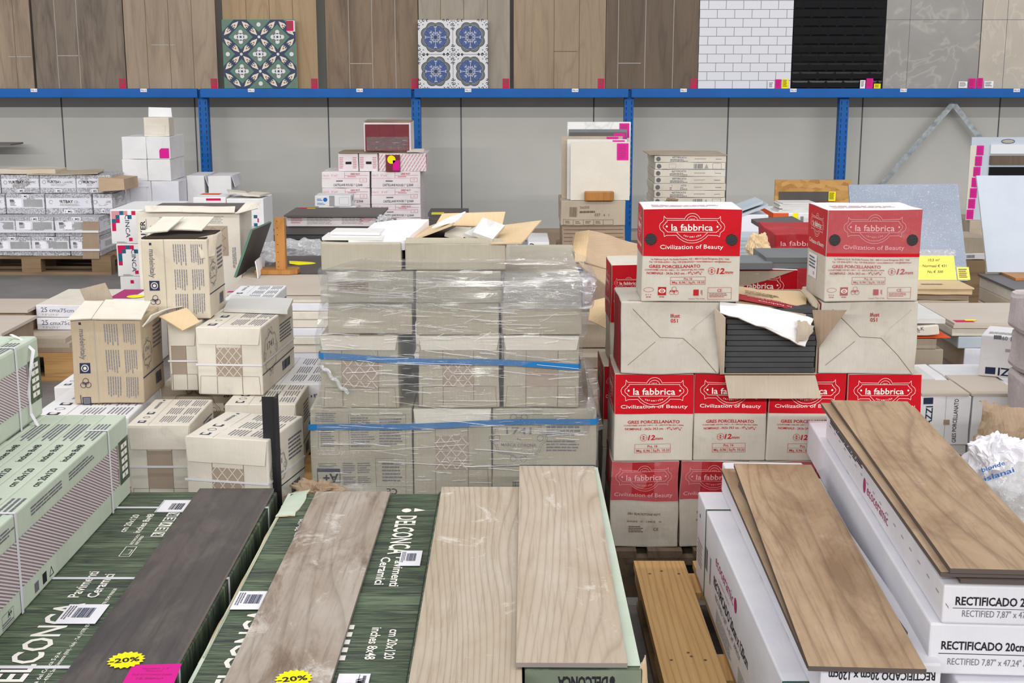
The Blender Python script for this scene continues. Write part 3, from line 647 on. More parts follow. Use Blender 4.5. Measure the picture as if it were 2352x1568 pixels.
# tile carton lying at the left edge, above
x0, x1, z0, z1 = pxbox(-60, 397, 76, 417, 9.5, z0=.74)
carton('flat_carton', 'flat beige open carton cut off by the left edge, on the speckled stack', x0, x1, z0, .775, 9.97, .25, 'carton_cream_old', None, dent=.006)
tag(MB().box(-5.0, atY(31, 352, 11.55).x, 11.5, 11.8, .87, .885, 'grey_slab').build('thin_slab'), 'thin grey slab end poking in at the left edge below the blue beam', 'slab')
tag(MB().box(-4.95, -4.9, 11.55, 11.75, 0, .87, 'galvanised').build('slab_support'), 'metal support under the thin grey slab at the left edge', 'support')
# ---------------------------------------------------------------- white cartons by the first upright
WYY = 10.3
def pr_none(P): pass
def pr_seam(P):
    p = P['F']; p.line([(p.W*.5, 0), (p.W*.5, p.H)], .003, 'ink_palegrey'); p = P['R']; p.greek(p.W*.55, p.H*.35, p.W*.9, p.H*.6, 3, 'ink_palegrey')
pallet(-3.0, -2.0, WYY-.03, .8, 'wooden pallet under the plain white cartons by the first blue upright', 'pallet_old')
zr = [(.144, .31), (.31, .475), (.475, .66), (.66, .83), (.83, 1.005)]
xs_by = [[(288, 346), (347, 410)]]*2+[[(288, 346), (347, 410)], [(283, 340), (341, 393)], [(285, 340), (341, 395)]]
for ri, ((z0, z1), xs) in enumerate(zip(zr, xs_by)):
    z0 = z0 if ri == 0 else z0; dd = .45 if ri > 1 else .7
    for ci, (a, b) in enumerate(xs):
        x0, x1 = atY(a, 420, WYY).x, atY(b, 420, WYY).x; nm = ['lowest', 'second lowest', 'third', 'fourth', 'top'][ri]
        def pts(t, w, d, h, bd, ri=ri, ci=ci):
            if ri == 4 and ci == 1:
                m = MB(); p = Pad(m, (-w/2, -.003, 0), (1, 0, 0), (0, 0, 1)); p.poly([(w-.085, .008), (w-.01, .008), (w-.01, .085), (w-.07, .085), (w-.085, .07)], 'magenta'); label_part(t, 'price_label', m, 'magenta price label')
            if ri == 2 and ci == 0:
                m = MB(); m.box(-w*.32, w*.32, -.006, -.001, .03, h*.75, 'carton_cool'); m.box(-w*.42, w*.42, -.009, -.004, h*.75, h*.8, 'carton_cool'); m.build('end_flap', t)
        carton('white_carton', 'plain white carton, %s one of the %s row by the first blue upright' % (['left', 'right'][ci], nm), x0, x1, z0, z1, WYY, dd, 'carton_white' if ri != 2 else 'carton_cool', pr_none, 'plain white cartons', parts=pts, dent=.003)
x0, x1, z0, z1 = pxbox(330, 270, 388, 309, WYY+.05, z0=1.005)
def flp(t, w, d, h, bd):
    MB().sheet([(-w/2, d-.01, h), (w/2-.01, d-.01, h), (w/2-.02, d+.01, h+.07), (-w/2, d+.01, h+.075)], .004, 'carton_white', 4, .004).build('flap', t)
    MB().box(-w/2+.004, w/2-.03, -.004, 0, h*.1, h*.6, 'carton_cream').build('end_flap', t)
carton('white_carton', 'small open white carton on the very top of the white stack', x0, x1, z0, z1, WYY+.05, .16, 'carton_cream', None, 'plain white cartons', parts=flp, dent=.003)
for i, (a, b, y0, y1) in enumerate(((430, 470, 403, 465), (478, 531, 404, 440))):
    x0, x1, z0, z1 = pxbox(a, y0, b, y1, 10.55)
    def fl2(t, w, d, h, bd): MB().sheet([(w/2+.004, -.0, h), (w/2+.004, .2, h), (w/2+.03, .2, h-.08), (w/2+.03, 0, h-.09)], .004, 'carton_cool', 4, .003).build('flap', t)
    carton('white_carton', ['open-flapped white carton right beside the white stack', 'white carton farthest right beside the first blue upright'][i], x0, x1, PT, z1, 10.55, .4, 'carton_white', None, 'plain white cartons', parts=fl2, dent=.003)
# ---------------------------------------------------------------- white cartons with coloured squares
def pr_sq(v=0):
    def f(P):
        p = P['F']; W, H_ = p.W, p.H; u = .023
        if v < 2:
            cols = [(0, 0, 'ink_pink'), (1, 0, 'ink_pink'), (2, 0, 'teal_ink'), (5, 0, 'crimson'), (1, 1, 'teal_ink'), (4, 1, 'teal_ink'), (0, 1, 'ink_pink'), (0, 2, 'teal_ink'), (1, 2, 'crimson'), (0, 3, 'crimson'), (0, 4, 'crimson'), (3, 0, 'ink_pink' if v == 0 else 'crimson')]
            if v == 1: cols = [(0, 0, 'crimson'), (1, 0, 'crimson'), (2, 0, 'teal_ink'), (3, 0, 'crimson'), (0, 1, 'crimson'), (1, 1, 'teal_ink'), (4, 1, 'teal_ink'), (0, 2, 'teal_ink'), (0, 3, 'teal_ink'), (0, 4, 'crimson')]
            for i, j, mt in cols: p.rect(.008+i*u, H_-.008-(j+1)*u, .008+(i+1)*u, H_-.008-j*u, mt)
            p.layer = 2; p.text('CINCA', .085, H_-.03, .024, 'ink_navy', 0, rot=3, w=.13)
            p.rect(.1, .015, .12, .035, 'crimson'); p.greek(.03, .005, .09, .014, 2, 'ink_grey')
        else: p.text('CINCA', .1, H_-.09, .024, 'ink_navy', 0, rot=3, w=.13); p.rect(.06, H_*.8, .08, H_*.9, 'crimson')
    return f
CYY = 7.45; pallet(-2.35, -1.55, CYY-.02, .52, 'wooden pallet under the white cartons with coloured squares', 'pallet_old')
zt = [atY(260, y, CYY).z for y in (672, 635, 560, 481)]; zt[0] = PT
for i, (a, b) in enumerate(((272, 400), (268, 396), (258, 390))):
    x0, x1 = atY(a, 580, CYY).x, atY(b, 580, CYY).x
    carton('logo_carton', ['white carton with navy lettering, lowest of the three behind the open cream carton', 'white carton with crimson and teal squares, middle of three', 'white carton with pink and teal squares and torn tape, topmost of three'][i], x0, x1, zt[i], zt[i+1], CYY, .5, 'carton_white', pr_sq([2, 1, 0][i]), 'white cartons with coloured squares', dent=.002)
# magenta box in front, with a yellow sticker
x0, x1, z0, z1 = pxbox(238, 690, 340, 740, 6.55); 
def mg(t, w, d, h, bd):
    m = MB(); p = Pad(m, (-w/2, 0, h), (1, 0, 0), (0, 1, 0)); p.rect(.01, .06, w*.55, d-.01, 'ink_magenta'); m.build('printed_lid', t)
    m = MB(); p = Pad(m, (-w/2, 0, h+.002), (1, 0, 0), (0, 1, 0)); p.disc(w*.6, .11, .045, 'yellow', 18, .05); label_part(t, 'discount_sticker', m, 'yellow oval sticker')
carton('tile_box', 'white and magenta tile box with a yellow oval sticker, behind the tall open cartons', x0, x1, 0.002, z1, 6.55, .35, 'carton_white', None, parts=mg)
# ---------------------------------------------------------------- big cream carton with a herringbone window, slab lid
KY = 7.0
kx0, kx1, kz0, kz1 = pxbox(317, 487, 553, 655, KY, z0=PT)
pallet(kx0-.05, kx1+.1, KY-.04, .42, 'wooden pallet under the big cream windowed carton', 'pallet_old')
def pr_k(P):
    p = P['F']; W, H_ = p.W, p.H
    p.text('MAKER', .046, H_*.7, .026, 'ink_black', .02, rot=1, w=.14); p.line([(.052, H_*.7), (.052, H_*.94)], .003, 'ink_grey'); p.greek(.06, H_*.45, .075, H_*.75, 3, 'ink_palegrey', True)
    p.greek(W*.22, H_*.91, W*.55, H_*.96, 3, 'ink_palegrey'); p.greek(W*.6, H_*.9, W*.88, H_*.97, 5, 'ink_palegrey'); p.greek(W*.915, H_*.48, W*.955, H_*.7, 3, 'ink_grey', True)
    p.text('R', W*.755, H_*.49, .042, 'ink_black', .03); p.text('I', W*.77, H_*.44, .015, 'ink_black', .02, rot=1); p.text('CS', W*.76, H_*.4, .013, 'ink_grey', .01)
def k_parts(t, w, d, h, bd):
    m = MB(); p = Pad(m, (-w/2, -.001, 0), (1, 0, 0), (0, 0, 1)); x0, x1, y0, y1 = w*.13, w*.88, h*.62, h*.88; p.rect(x0, y0, x1, y1, 'pinkish_back'); p.layer = 2
    for i in range(12):
        for j in range(5):
            X, Z = x0+.01+i*(x1-x0-.02)/12, y0+.01+j*(y1-y0-.02)/5; sg = 1 if (i+j) % 2 else -1
            p.line([(X, Z+(0 if sg > 0 else .03)), (X+.03, Z+(.03 if sg > 0 else 0))], .0014, 'ink_brown')
    m.build('window', t)
    m = MB(); m.sheet([(-w/2+.06, -.03, h+.006), (w/2-.02, -.03, h+.0), (w/2-.02, .0, h+.03), (-w/2+.05, .0, h+.035)], .005, 'carton_cream', 8, .006); label_part(t, 'folded_flap', m)
    MB().sheet([(w/2-.01, -.04, h+.005), (w/2+.09, .05, h+.01), (w/2+.1, .12, h+.05), (w/2+.03, .05, h+.05)], .005, 'carton_cream', 6, .02, seed=3).build('torn_flap', t)
carton('window_carton', 'big cream carton standing upright with a brown herringbone window', kx0, kx1, kz0, kz1, KY, .33, 'carton_cream', pr_k, parts=k_parts, dent=.002)
tag(MB().box(kx0+.05, kx1+.02, KY+.03, KY+.36, kz1+.002, kz1+.014, 'grey_slab').build('floor_tile'), 'dark grey-brown tile lying on the big cream windowed carton', 'tile')
# leaning dark slab and the scrap of carton at its foot
SZ = .478
a = atZ(537, 636, SZ); b = Vector((a.x+.02, a.y+.45, SZ)); c = Vector((atY(619, 508, b.y).x, b.y, atY(619, 508, b.y).z)); d_ = Vector((atY(575, 527, a.y).x, a.y, atY(575, 527, a.y).z))
m = MB(); nr = (b-a).cross(d_-a).normalized()*-.012; m.prism([a, b, c, d_], -nr, 'slate_dark', 'tile_green'); tag(m.build('leaning_slab'), 'dark grey slab leaning steeply beside the big cream carton', 'slab')
m = MB(); q = lambda x, y, Z: atZ(x, y, Z)
t = thing('torn_carton_scrap', q(585, 637, SZ+.001), 0, 'torn open carton scrap lying at the foot of the leaning dark slab', 'cardboard')
m.sheet([q(557, 638, SZ+.002), q(594, 639, SZ+.002), q(604, 615, SZ+.004), q(572, 612, SZ+.004)], .004, 'kraft_grey', 5, .006); m.build('floor_flap', t, True)
g0, g1 = q(594, 639, SZ+.003), q(606, 612, SZ+.003); y0 = g0.y
m = MB(); m.sheet([g0, g1, atY(607, 580, g1.y+.05), atY(588, 600, y0+.05)], .004, 'carton_white', 5, .01); label_part(t, 'raised_flap', m, 'white raised flap', True)
# small cartons behind, right
for i, (a_, b_, y0, y1, dp) in enumerate(((444, 519, 453, 485, .25), (521, 606, 456, 520, .25))):
    x0, x1, z0, z1 = pxbox(a_, y0, b_, y1, 8.0)
    carton('logo_carton', ['low white carton with a red printed rim behind the big cream carton', 'white carton with teal and crimson edge squares under two loose tiles'][i], x0, x1, .002, z1, 8.0, .3, 'carton_white', (lambda P: [P['F'].rect(P['F'].W*.4, P['F'].H-.02, P['F'].W*.85, P['F'].H-.006, 'crimson'), P['T'].rect(0, P['T'].H*.6, P['T'].W*.6, P['T'].H*.9, 'orange')] if True else 0) if i == 0 else (lambda P: [P['F'].rect(P['F'].W*.72, P['F'].H-.12-k*.05, P['F'].W*.82, P['F'].H-.1-k*.05, 'teal_ink') for k in range(3)]+[P['F'].rect(P['F'].W*.82, P['F'].H-.145-k*.05, P['F'].W*.86, P['F'].H-.12-k*.05, 'crimson') for k in range(3)]), 'white cartons with coloured squares')
z_ = z1
for i, (a_, b_) in enumerate(((518, 560), (562, 604))):
    p0, p1 = atY(a_, 452, 8.02).x, atY(b_, 452, 8.02).x
    o = MB().box(-.5*(p1-p0), .5*(p1-p0), 0, .17, 0, .012, 'cream_tile').build('sample_tile'); o.location = ((p0+p1)/2, 8.1, z_+.002+(.022 if i == 0 else .01)); o.rotation_euler = (0, [.14, .05][i], [.3, -.2][i]); tag(o, ['left of two small beige tiles lying tilted on a white carton', 'right of two small beige tiles lying tilted on a white carton'][i], 'tile', 'loose beige tiles on the white carton')
# ---------------------------------------------------------------- red tile boxes in front of the second upright
RYY = 10.4
pallet(-1.62, -.42, RYY-.03, .8, 'wooden pallet under the red and white boxes before the second upright', 'pallet_old')
def pr_cast(P):
    p = P['F']; W, H_ = p.W, p.H
    p.text('13x13', W*.02, H_*.72, H_*.12, 'ink_pink', .0, w=W*.12); p.text('5"x5"', W*.2, H_*.72, H_*.12, 'ink_pink', 0, w=W*.14); p.line([(W*.48, H_*.62), (W*.48, H_*.96)], .003, 'ink_pink'); p.line([(W*.48, H_*.78), (W*.96, H_*.78)], .003, 'ink_pink')
    p.text('GRES ROT', W*.6, H_*.82, H_*.1, 'ink_red', .02, w=W*.2); p.greek(W*.54, H_*.65, W*.74, H_*.76, 1, 'ink_pink'); p.frame(W*.8, H_*.38, W*.94, H_*.62, .003, 'ink_pink'); p.text('CE', W*.87, H_*.46, H_*.09, 'ink_pink', al='c')
    p.greek(W*.3, H_*.38, W*.46, H_*.48, 1, 'ink_grey', fill=.8); p.text('CASTELLANE ROUGE 1\u00b0 Q.50AR', W*.24, H_*.12, H_*.14, 'ink_black', .012, w=W*.62); p.line([(0, H_*.6), (W*.78, H_*.6)], .002, 'ink_pink')
zb = [PT, atY(800, 500, RYY).z, atY(800, 469, RYY).z, atY(800, 432, RYY).z, atY(800, 394, RYY).z, atY(800, 352, RYY).z, atY(800, 281, RYY).z]
zb[1] = .36
for ri in range(4):
    for ci, (a_, b_) in enumerate((((740 if ri else 742), 849), (853, 966))):
        x0, x1 = atY(a_, 440, RYY).x, atY(b_, 440, RYY).x
        carton('tile_carton', 'red-printed white carton, %s one of the %s pair under the red tiles' % (['left', 'right'][ci], ['lowest', 'second', 'third', 'fourth'][ri]), x0, x1, zb[ri], zb[ri+1], RYY, .5, 'carton_pink', pr_cast if ri else pr_cast, 'white cartons with red print', dent=.004)
z0, z1 = zb[4], zb[5]
for i, (a_, b_) in enumerate(((776, 822), (824, 867))):
    x0, x1 = atY(a_, 370, RYY).x, atY(b_, 370, RYY).x
    carton('tile_carton', 'narrow pinkish carton with a dark slot, %s of the two' % ['left', 'right'][i], x0, x1, z0, z1, RYY+.02, .45, 'carton_pink', lambda P: [P['F'].rect(P['F'].W*.36, P['F'].H*.4, P['F'].W*.66, P['F'].H*.54, 'ink_black'), P['F'].greek(P['F'].W*.05, P['F'].H*.15, P['F'].W*.28, P['F'].H*.8, 7, 'ink_pink'), P['F'].greek(P['F'].W*.72, P['F'].H*.15, P['F'].W*.95, P['F'].H*.8, 7, 'ink_pink')], 'narrow pinkish cartons', dent=.003)
x0, x1 = atY(870, 370, RYY).x, atY(979, 370, RYY).x
def pr_diag(P):
    p = P['F']; W, H_ = p.W, p.H
    for i in range(-5, 15):
        for j in range(5): p.line([(min(max(W*i/14+j*.018, 0), W), H_*(.04+j*.19)), (min(max(W*i/14+(j+.7)*.018, 0), W), H_*(.04+(j+.75)*.19))], .006, 'ink_pink')
def rt(t, w, d, h, bd):
    m = MB(); m.box(-w/2+w*.15, -w/2+w*.45, -.016, -.004, .0, h*.92, 'carton_maroon'); o = m.build('sample_tile', t); o['label'] = 'dark red sample tile leaning on the front'
    m = MB(); p = Pad(m, (-w/2, -.017, 0), (1, 0, 0), (0, 0, 1)); p.disc(w*.27, h*.66, .033, 'yellow', 16); p.rect(w*.3, .01, w*.44, h*.62, 'magenta'); label_part(t, 'price_sticker', m, 'yellow round and magenta stickers')
    MB().sheet([(w*.1, -.02, h+.012), (w*.45, -.02, h+.01), (w*.45, .1, h+.03), (w*.08, .1, h+.03)], .004, 'carton_cream', 4, .005).build('flap', t)
carton('tile_carton', 'pink diagonal-striped carton with a dark red sample tile and stickers on its front', x0, x1, z0, z1, RYY+.0, .45, 'carton_pink', pr_diag, parts=rt, dent=.003)
z0 = z1; z1 = zb[6]
x0, x1 = atY(835, 315, RYY).x, atY(943, 315, RYY).x
def rtp(t, w, d, h, bd):
    for i in range(3):
        for j in range(2):
            g = w*.94/3; MB().box(-w/2+.01+i*g, -w/2+.01+(i+1)*g-.001, -.006, .001, .004+j*(h-.02)/2, .004+(j+1)*(h-.02)/2-.001, 'carton_maroon').build('red_tile_face', t)
    m = MB(); m.sheet([(-w/2+.02, -.008, .01), (w/2-.02, -.008, .01), (w/2-.02, -.008, h*.5), (-w/2+.02, -.008, h*.5)], .001, 'stretch_film', 5, .003); m.build('clear_film', t)
    MB().sheet([(-w/2, -.01, h+.008), (w/2, -.01, h+.006), (w/2, .3, h+.008), (-w/2, .3, h+.012)], .005, 'kraft_dark', 5, .003).build('lid', t)
carton('red_tile_box', 'box of dark red tiles under film, on the very top of the stack', x0, x1, z0+.012, z1, RYY+.03, .35, 'carton_pink', None, parts=rtp, dent=.002)
tag(MB().sheet([Vector((atY(776, 360, RYY).x, RYY, z0+.006)), Vector((atY(960, 360, RYY).x, RYY, z0+.006)), Vector((atY(960, 360, RYY).x, RYY+.4, z0+.006)), Vector((atY(776, 360, RYY).x, RYY+.4, z0+.006))], .004, 'kraft_dark', 6, .002).build('cardboard_sheet'), 'thin cardboard sheet between the red tile box and the cartons below it', 'cardboard')
def pr_blue(P):
    p = P['F']; W, H_ = p.W, p.H; p.disc(W*.29, H_*.62, H_*.2, 'blue_ink', 12); p.greek(W*.06, H_*.5, W*.22, H_*.75, 2, 'blue_ink'); p.greek(W*.06, H_*.15, W*.3, H_*.35, 2, 'blue_ink'); p.rect(W*.4, .002, W*.55, H_-.002, 'band_grey'); p.frame(W*.68, H_*.2, W*.94, H_*.85, .002, 'ink_palegrey'); P['R'].disc(P['R'].W*.5, P['R'].H*.6, P['R'].H*.22, 'blue_ink', 10)
bz = .24
for i, (a_, b_, y0, y1) in enumerate(((732, 818, 474, 500), (723, 806, 449, 472))):
    x0, x1, z0, z1 = pxbox(a_, y0, b_, y1, 10.0)
    if i == 0: z0 = .002
    else: z0 = zlast
    zlast = z1
    carton('tile_carton', 'small white carton with a blue round mark, %s of the two' % ['lower', 'upper'][i], x0, x1, z0, z1, 10.0, .22, 'carton_white', pr_blue, 'small white cartons with blue marks', dent=.002)
# ---------------------------------------------------------------- long flat slab stack behind the wrapped pallet
LY = 6.1; lx0 = -1.34; lx1 = -.12
pallet(lx0, lx1, LY-.02, .6, 'wooden pallet under the long flat pale slab cartons', 'pallet_old')
nl = 8; dz = (SZ-.144-.012)/nl
for i in range(nl):
    dx = random.uniform(-.012, .012)
    carton('slab_carton', 'flat pale slab carton, %s from the bottom of the long stack beyond the wrapped pallet' % ORD[i], lx0+dx, lx1+dx, .144+i*dz, .144+(i+1)*dz, LY+random.uniform(0, .012), .55, 'carton_cream' if i % 3 else 'carton_cool', None, 'flat pale slab cartons', dent=.003, n=4)
m = MB(); m.box(lx0-.03, lx1+.02, LY-.01, LY+.56, SZ-.0115, SZ, 'beige_slab'); p = Pad(m, (lx0-.03, LY-.01, SZ), (1, 0, 0), (0, 1, 0)); p.rect(.02, .01, .1, .05, 'ink_magenta')
tag(m.build('floor_slab'), 'long pale beige slab on top of the flat carton stack, with a magenta corner label', 'slab')
# dark slab behind it, carrying the wood post stand
m = MB(); m.box(-1.3, -.55, LY+.6, LY+1.25, SZ-.012, SZ+.002, 'slate_dark'); tag(m.build('floor_slab'), 'dark grey slab under the upright wood post stand', 'slab')
carton('slab_carton', 'tall plain carton carrying the dark slab under the wood post stand', -1.28, -.57, .002, SZ-.013, LY+.62, .6, 'carton_cream_old', None)
py_ = atZ(640, 632, SZ+.002).y; pxx = atZ(650, 625, SZ+.002)
t = thing('wood_post_stand', (pxx.x, py_+.09, SZ+.0025), 0, 'sawn wood post fixed upright on a round-ended base board, with nail holes', 'stand')
MB().prism([(-.13, -.07, 0), (.05, -.07, 0), (.085, -.045, 0), (.09, .02, 0), (.07, .06, 0), (-.13, .06, 0)], (0, 0, .022), 'plank_post').dent(.002).build('base_board', t)
m = MB(); m.box(-.028, .022, -.028, .022, .022, .285, 'plank_post'); p = Pad(m, (-.028, -.028, 0), (1, 0, 0), (0, 0, 1))
for zz in (.27, .235, .2, .15, .11, .06, .035): p.disc(.013, zz, .0025, 'ink_black', 6)
m.build('post', t)
def place_z(y, Z): return atZ(700, y, Z).y
yy = place_z(610, SZ+.003)
tag(MB().sheet([atZ(665, 607, SZ+.004), atZ(733, 608, SZ+.004), atZ(736, 600, SZ+.004), atZ(664, 600, SZ+.012)], .001, 'yellow', 6, .01).build('paper_sheet'), 'curled yellow paper sheet lying behind the wood post stand', 'paper')
def crumple(name, label, cx, cy, cz, rx, ry, rz_, mat, seed, cat='plastic', amp=.5, n=22, sc=6, base=True, ridge=1, parent=None):
    """crushed film or paper heap: noisy dome with creases"""
    m = MB(); vs = []; fs = []; nu, nv = n*2, n
    for j in range(nv+1):
        ph = PI*j/nv
        for i in range(nu):
            th = 2*PI*i/nu; d = Vector((math.sin(ph)*math.cos(th), math.sin(ph)*math.sin(th), math.cos(ph)))
            q = d*1.3+Vector((seed, seed*.3, 0)); k = 1+amp*(noise.noise(q*1.4)+.5*ridge*abs(noise.noise(q*3.1))*2-.35*ridge+.22*noise.noise(q*7))
            p = Vector((cx+d.x*rx*k, cy+d.y*ry*k, cz+d.z*rz_*k)); 
            if base and p.z < cz-rz_*.98: p.z = cz-rz_*.98
            vs.append(p)
    for j in range(nv):
        for i in range(nu): fs.append((j*nu+i, j*nu+(i+1) % nu, (j+1)*nu+(i+1) % nu, (j+1)*nu+i))
    m.add(vs, fs, mat); return m
o = crumple('', '', *atY(690, 585, 7.65)[:], .34, .16, .08, 'crumpled_film', 3).build('crumpled_plastic_film'); tag(o, 'heap of crumpled clear plastic film behind the wood post', 'plastic film')
base_z = o.location.z
tag(MB().box(-1.8, -.7, 7.5, 8.3, .002, base_z-.002, 'slate_dark').build('slab_pile'), 'dark slab pile beneath the crumpled clear film', 'slab')
# ---- dark slabs and printed white slab carton near the wall
DY = 8.9
def fy(y, Y=DY): return atY(700, y, Y).z
sx0, sx1 = atY(656, 510, DY).x, atY(876, 510, DY).x
for i, (y1, y0, mt, s, ex, cat) in enumerate(((600, 552, 'slate_dark', 'lowest dark slab pack of the pile near the wall', -.1, 'slab'), (551, 542, 'anthracite', 'thin black slab pack in the pile near the wall', -.05, 'slab'), (541, 523, 'grey_slab', 'grey slab pack below the printed white slab carton', -.02, 'slab'))):
    za, zb_ = (fy(y1) if i else .003), fy(y0); tag(MB().box(sx0+ex, sx1+.05, DY+.03*i, DY+.6, za, zb_-.001, mt).build('slab_pack'), s, cat, 'dark slab packs near the wall')
carton('slab_carton', 'long printed white slab carton under the dark slab near the wall', sx0, sx1-.04, fy(522)+.0, fy(499), DY+.04, .5, 'carton_pink', lambda P: [P['F'].greek(.03, .02, .12, .06, 3, 'ink_pink'), P['F'].greek(.14, .015, .34, .065, 5, 'ink_palegrey'), P['F'].greek(.38, .015, .55, .065, 5, 'ink_palegrey'), P['F'].greek(.5, .03, P['F'].W-.02, .06, 3, 'ink_pink', seed=5)], dent=.003)
m = MB(); zt_ = fy(498); m.box(sx0-.01, sx1, DY, DY+.52, zt_, zt_+.012, 'grey_slab'); p = Pad(m, (sx0-.01, DY, zt_+.012), (1, 0, 0), (0, 1, 0)); p.rect(.03, .44, .12, .5, 'crimson'); p.layer = 2; p.rect(.09, .42, .15, .46, 'yellow'); m.build('floor_slab'); tag(D.objects[-1] if False else [o for o in COL.objects if o.name.startswith('floor_slab')][-1], 'dark brown-grey slab on the printed white carton, yellow and red stickers at its corner', 'slab')
o = crumple('', '', *atY(884, 512, 8.85)[:], .07, .05, .05, 'crumpled_film', 8).build('plastic_wrap_knot'); tag(o, 'small crumpled plastic wrap at the right end of the printed white slab carton', 'plastic film')
# dark slate pile with yellow sticker, right of the red boxes
x0, x1, z0, z1 = pxbox(985, 489, 1074, 560, 9.4, z0=.003)
for i in range(6):
    za = (z1-.16)+i*.0265 if i else .003; zb_ = (z1-.16)+(i+1)*.0265-.001
    m = MB(); m.box(x0+random.uniform(-.01, .01), x1+random.uniform(-.01, .01), 9.4, 9.75, za, zb_, 'slate_dark')
    if i == 5: Pad(m, (x0, 9.4, zb_), (1, 0, 0), (0, 1, 0)).rect(.02, .0, .11, .06, 'yellow'); Pad(m, (x0, 9.4, zb_-.008), (1, 0, 0), (0, 0, 1)).rect(.02, 0, .1, .007, 'yellow')
    tag(m.build('slate_tile_pack'), 'dark slate tile pack, %s from the bottom right of the red tile boxes' % ORD[i], 'tile', 'dark slate tile packs')
# ---------------------------------------------------------------- left: beige slab on timbers, 25x75 cartons, pallet
PY = 6.3
p0 = pallet(-3.35, atY(168, 830, PY).x, PY, .8, 'orange-toned wooden pallet standing alone on the floor at the left', 'pallet_new')
px1 = atY(168, 790, PY).x; pzt = atY(100, 778, PY).z
m = MB(); 
for i in range(3): tag(MB().box(-3.0, px1-(.02*i), PY-.0+.004*i, PY+.55, .144+i*(pzt-.144)/3, .1435+(i+1)*(pzt-.144)/3, ['kraft_dark', 'kraft_grey', 'kraft_grey'][i]).build('flat_tile_carton'), 'flat brown-grey tile carton, %s of three on the orange-toned pallet' % ['bottom', 'middle', 'top'][i], 'box', 'flat tile cartons on the orange-toned pallet')
bx0 = atY(84, 730, PY+.22).x; bx1 = atY(230, 730, PY+.22).x; zA = pzt; zC = atY(100, 700, PY+.22).z; zB = (zA+zC)/2
def pr_25(P):
    p = P['F']; p.text('25', .025, p.H*.42, p.H*.38, 'ink_grey', .01); p.text('cmx75cm', .066, p.H*.42, p.H*.3, 'ink_grey', .006, w=.125); p.text('9.8"x29.5"', .028, p.H*.12, p.H*.17, 'ink_palegrey', 0, w=.085)
for i in range(2):
    carton('tile_carton', 'white carton lettered 25cmx75cm, %s one of two at the left' % ['lower', 'upper'][i], bx0, bx1, zA+.0005+i*(zB-zA), zA+(i+1)*(zB-zA), PY+.22, .5, 'carton_cool', pr_25, 'white 25 by 75 cartons', top='carton_cream', dent=.002)
Zs = .335; e0 = atZ(10, 766, Zs); e1 = atZ(86, 711, Zs); ex = (e0.x+e1.x)/2; ye = place_z(684, Zs)
ye = PY+.0; 
tag(MB().box(-3.6, ex+.02, e0.y, ye-.02, Zs-.014, Zs, 'beige_slab').build('floor_slab'), 'large pale beige slab lying flat at the left edge, front one', 'slab')
tag(MB().box(-3.6, ex, e0.y+.02, ye-.03, .002, Zs-.016, 'kraft_dark').build('timber_bed'), 'stack of brown timber and cardboard under the large beige slab at the left', 'timber')
tag(MB().box(-3.6, -2.42, ye+.12, 6.76, Zs-.014, Zs, 'beige_slab').build('floor_slab'), 'large pale beige slab lying flat at the left edge, rear one', 'slab')
tag(MB().box(-3.55, -2.44, ye+.14, 6.7, .215, Zs-.016, 'kraft_dark').build('timber_bed'), 'brown packing layer under the rear beige slab at the left', 'timber')
# ---------------------------------------------------------------- cream tile cartons with ornament (left of centre)
GZ = .288
def orn(p, cx, cy, s, m='ink_grey', txt='1741', w=.0014):
    """oval scroll ornament"""
    pts = []
    for k in range(49):
        a = 2*PI*k/48; r = 1+.07*math.cos(8*a)+.05*math.cos(2*a); pts.append((cx+math.cos(a)*s*1.25*r, cy+math.sin(a)*s*r))
    p.line(pts, w, m, True); p.line([(x*.93+cx*.07, y*.93+cy*.07) for x, y in pts], w*.6, m, True)
    for sx in (-1, 1):
        p.ring(cx+sx*s*1.05, cy, s*.16, w, m, 8); p.ring(cx+sx*s*.25, cy+s*1.02, s*.16, w, m, 8); p.ring(cx+sx*s*.25, cy-s*1.02, s*.16, w, m, 8)
    p.text(txt, cx, cy+s*.2, s*.34, m, .01, al='c', w=s*1.2); p.text('DI', cx, cy-s*.12, s*.12, m, .01, al='c'); p.text('MARCA CORONA', cx, cy-s*.42, s*.15, m, .01, al='c', w=s*1.7)
def logos(p, x, y, s, m='ink_navy', rot=3):
    """row of round and square quality marks, running downwards"""
    p.rect(x-s*.5, y-s*.5, x+s*.5, y+s*.5, m); p.layer += 1; p.disc(x, y, s*.36, 'carton_cream', 14); p.layer += 1; p.ring(x, y, s*.22, s*.1, m, 12); p.layer -= 2
    y -= s*1.5
    for k in range(3):
        a = k*2*PI/3+PI/2; p.ring(x+math.cos(a)*s*.25, y+math.sin(a)*s*.25, s*.27, s*.05, m, 10)
    p.text('RE2Y', x, y-s*.1, s*.22, m, .01, rot=0, al='c', w=s*.6)
    y -= s*1.7; p.frame(x-s*.35, y-s*.35, x+s*.35, y+s*.35, s*.08, m); p.layer += 1; p.rect(x-s*.27, y-s*.27, x+s*.27, y+s*.27, 'ink_grey'); p.layer -= 1; p.greek(x-s*.6, y-s*.4, x-s*.45, y+s*.6, 1, m, True)
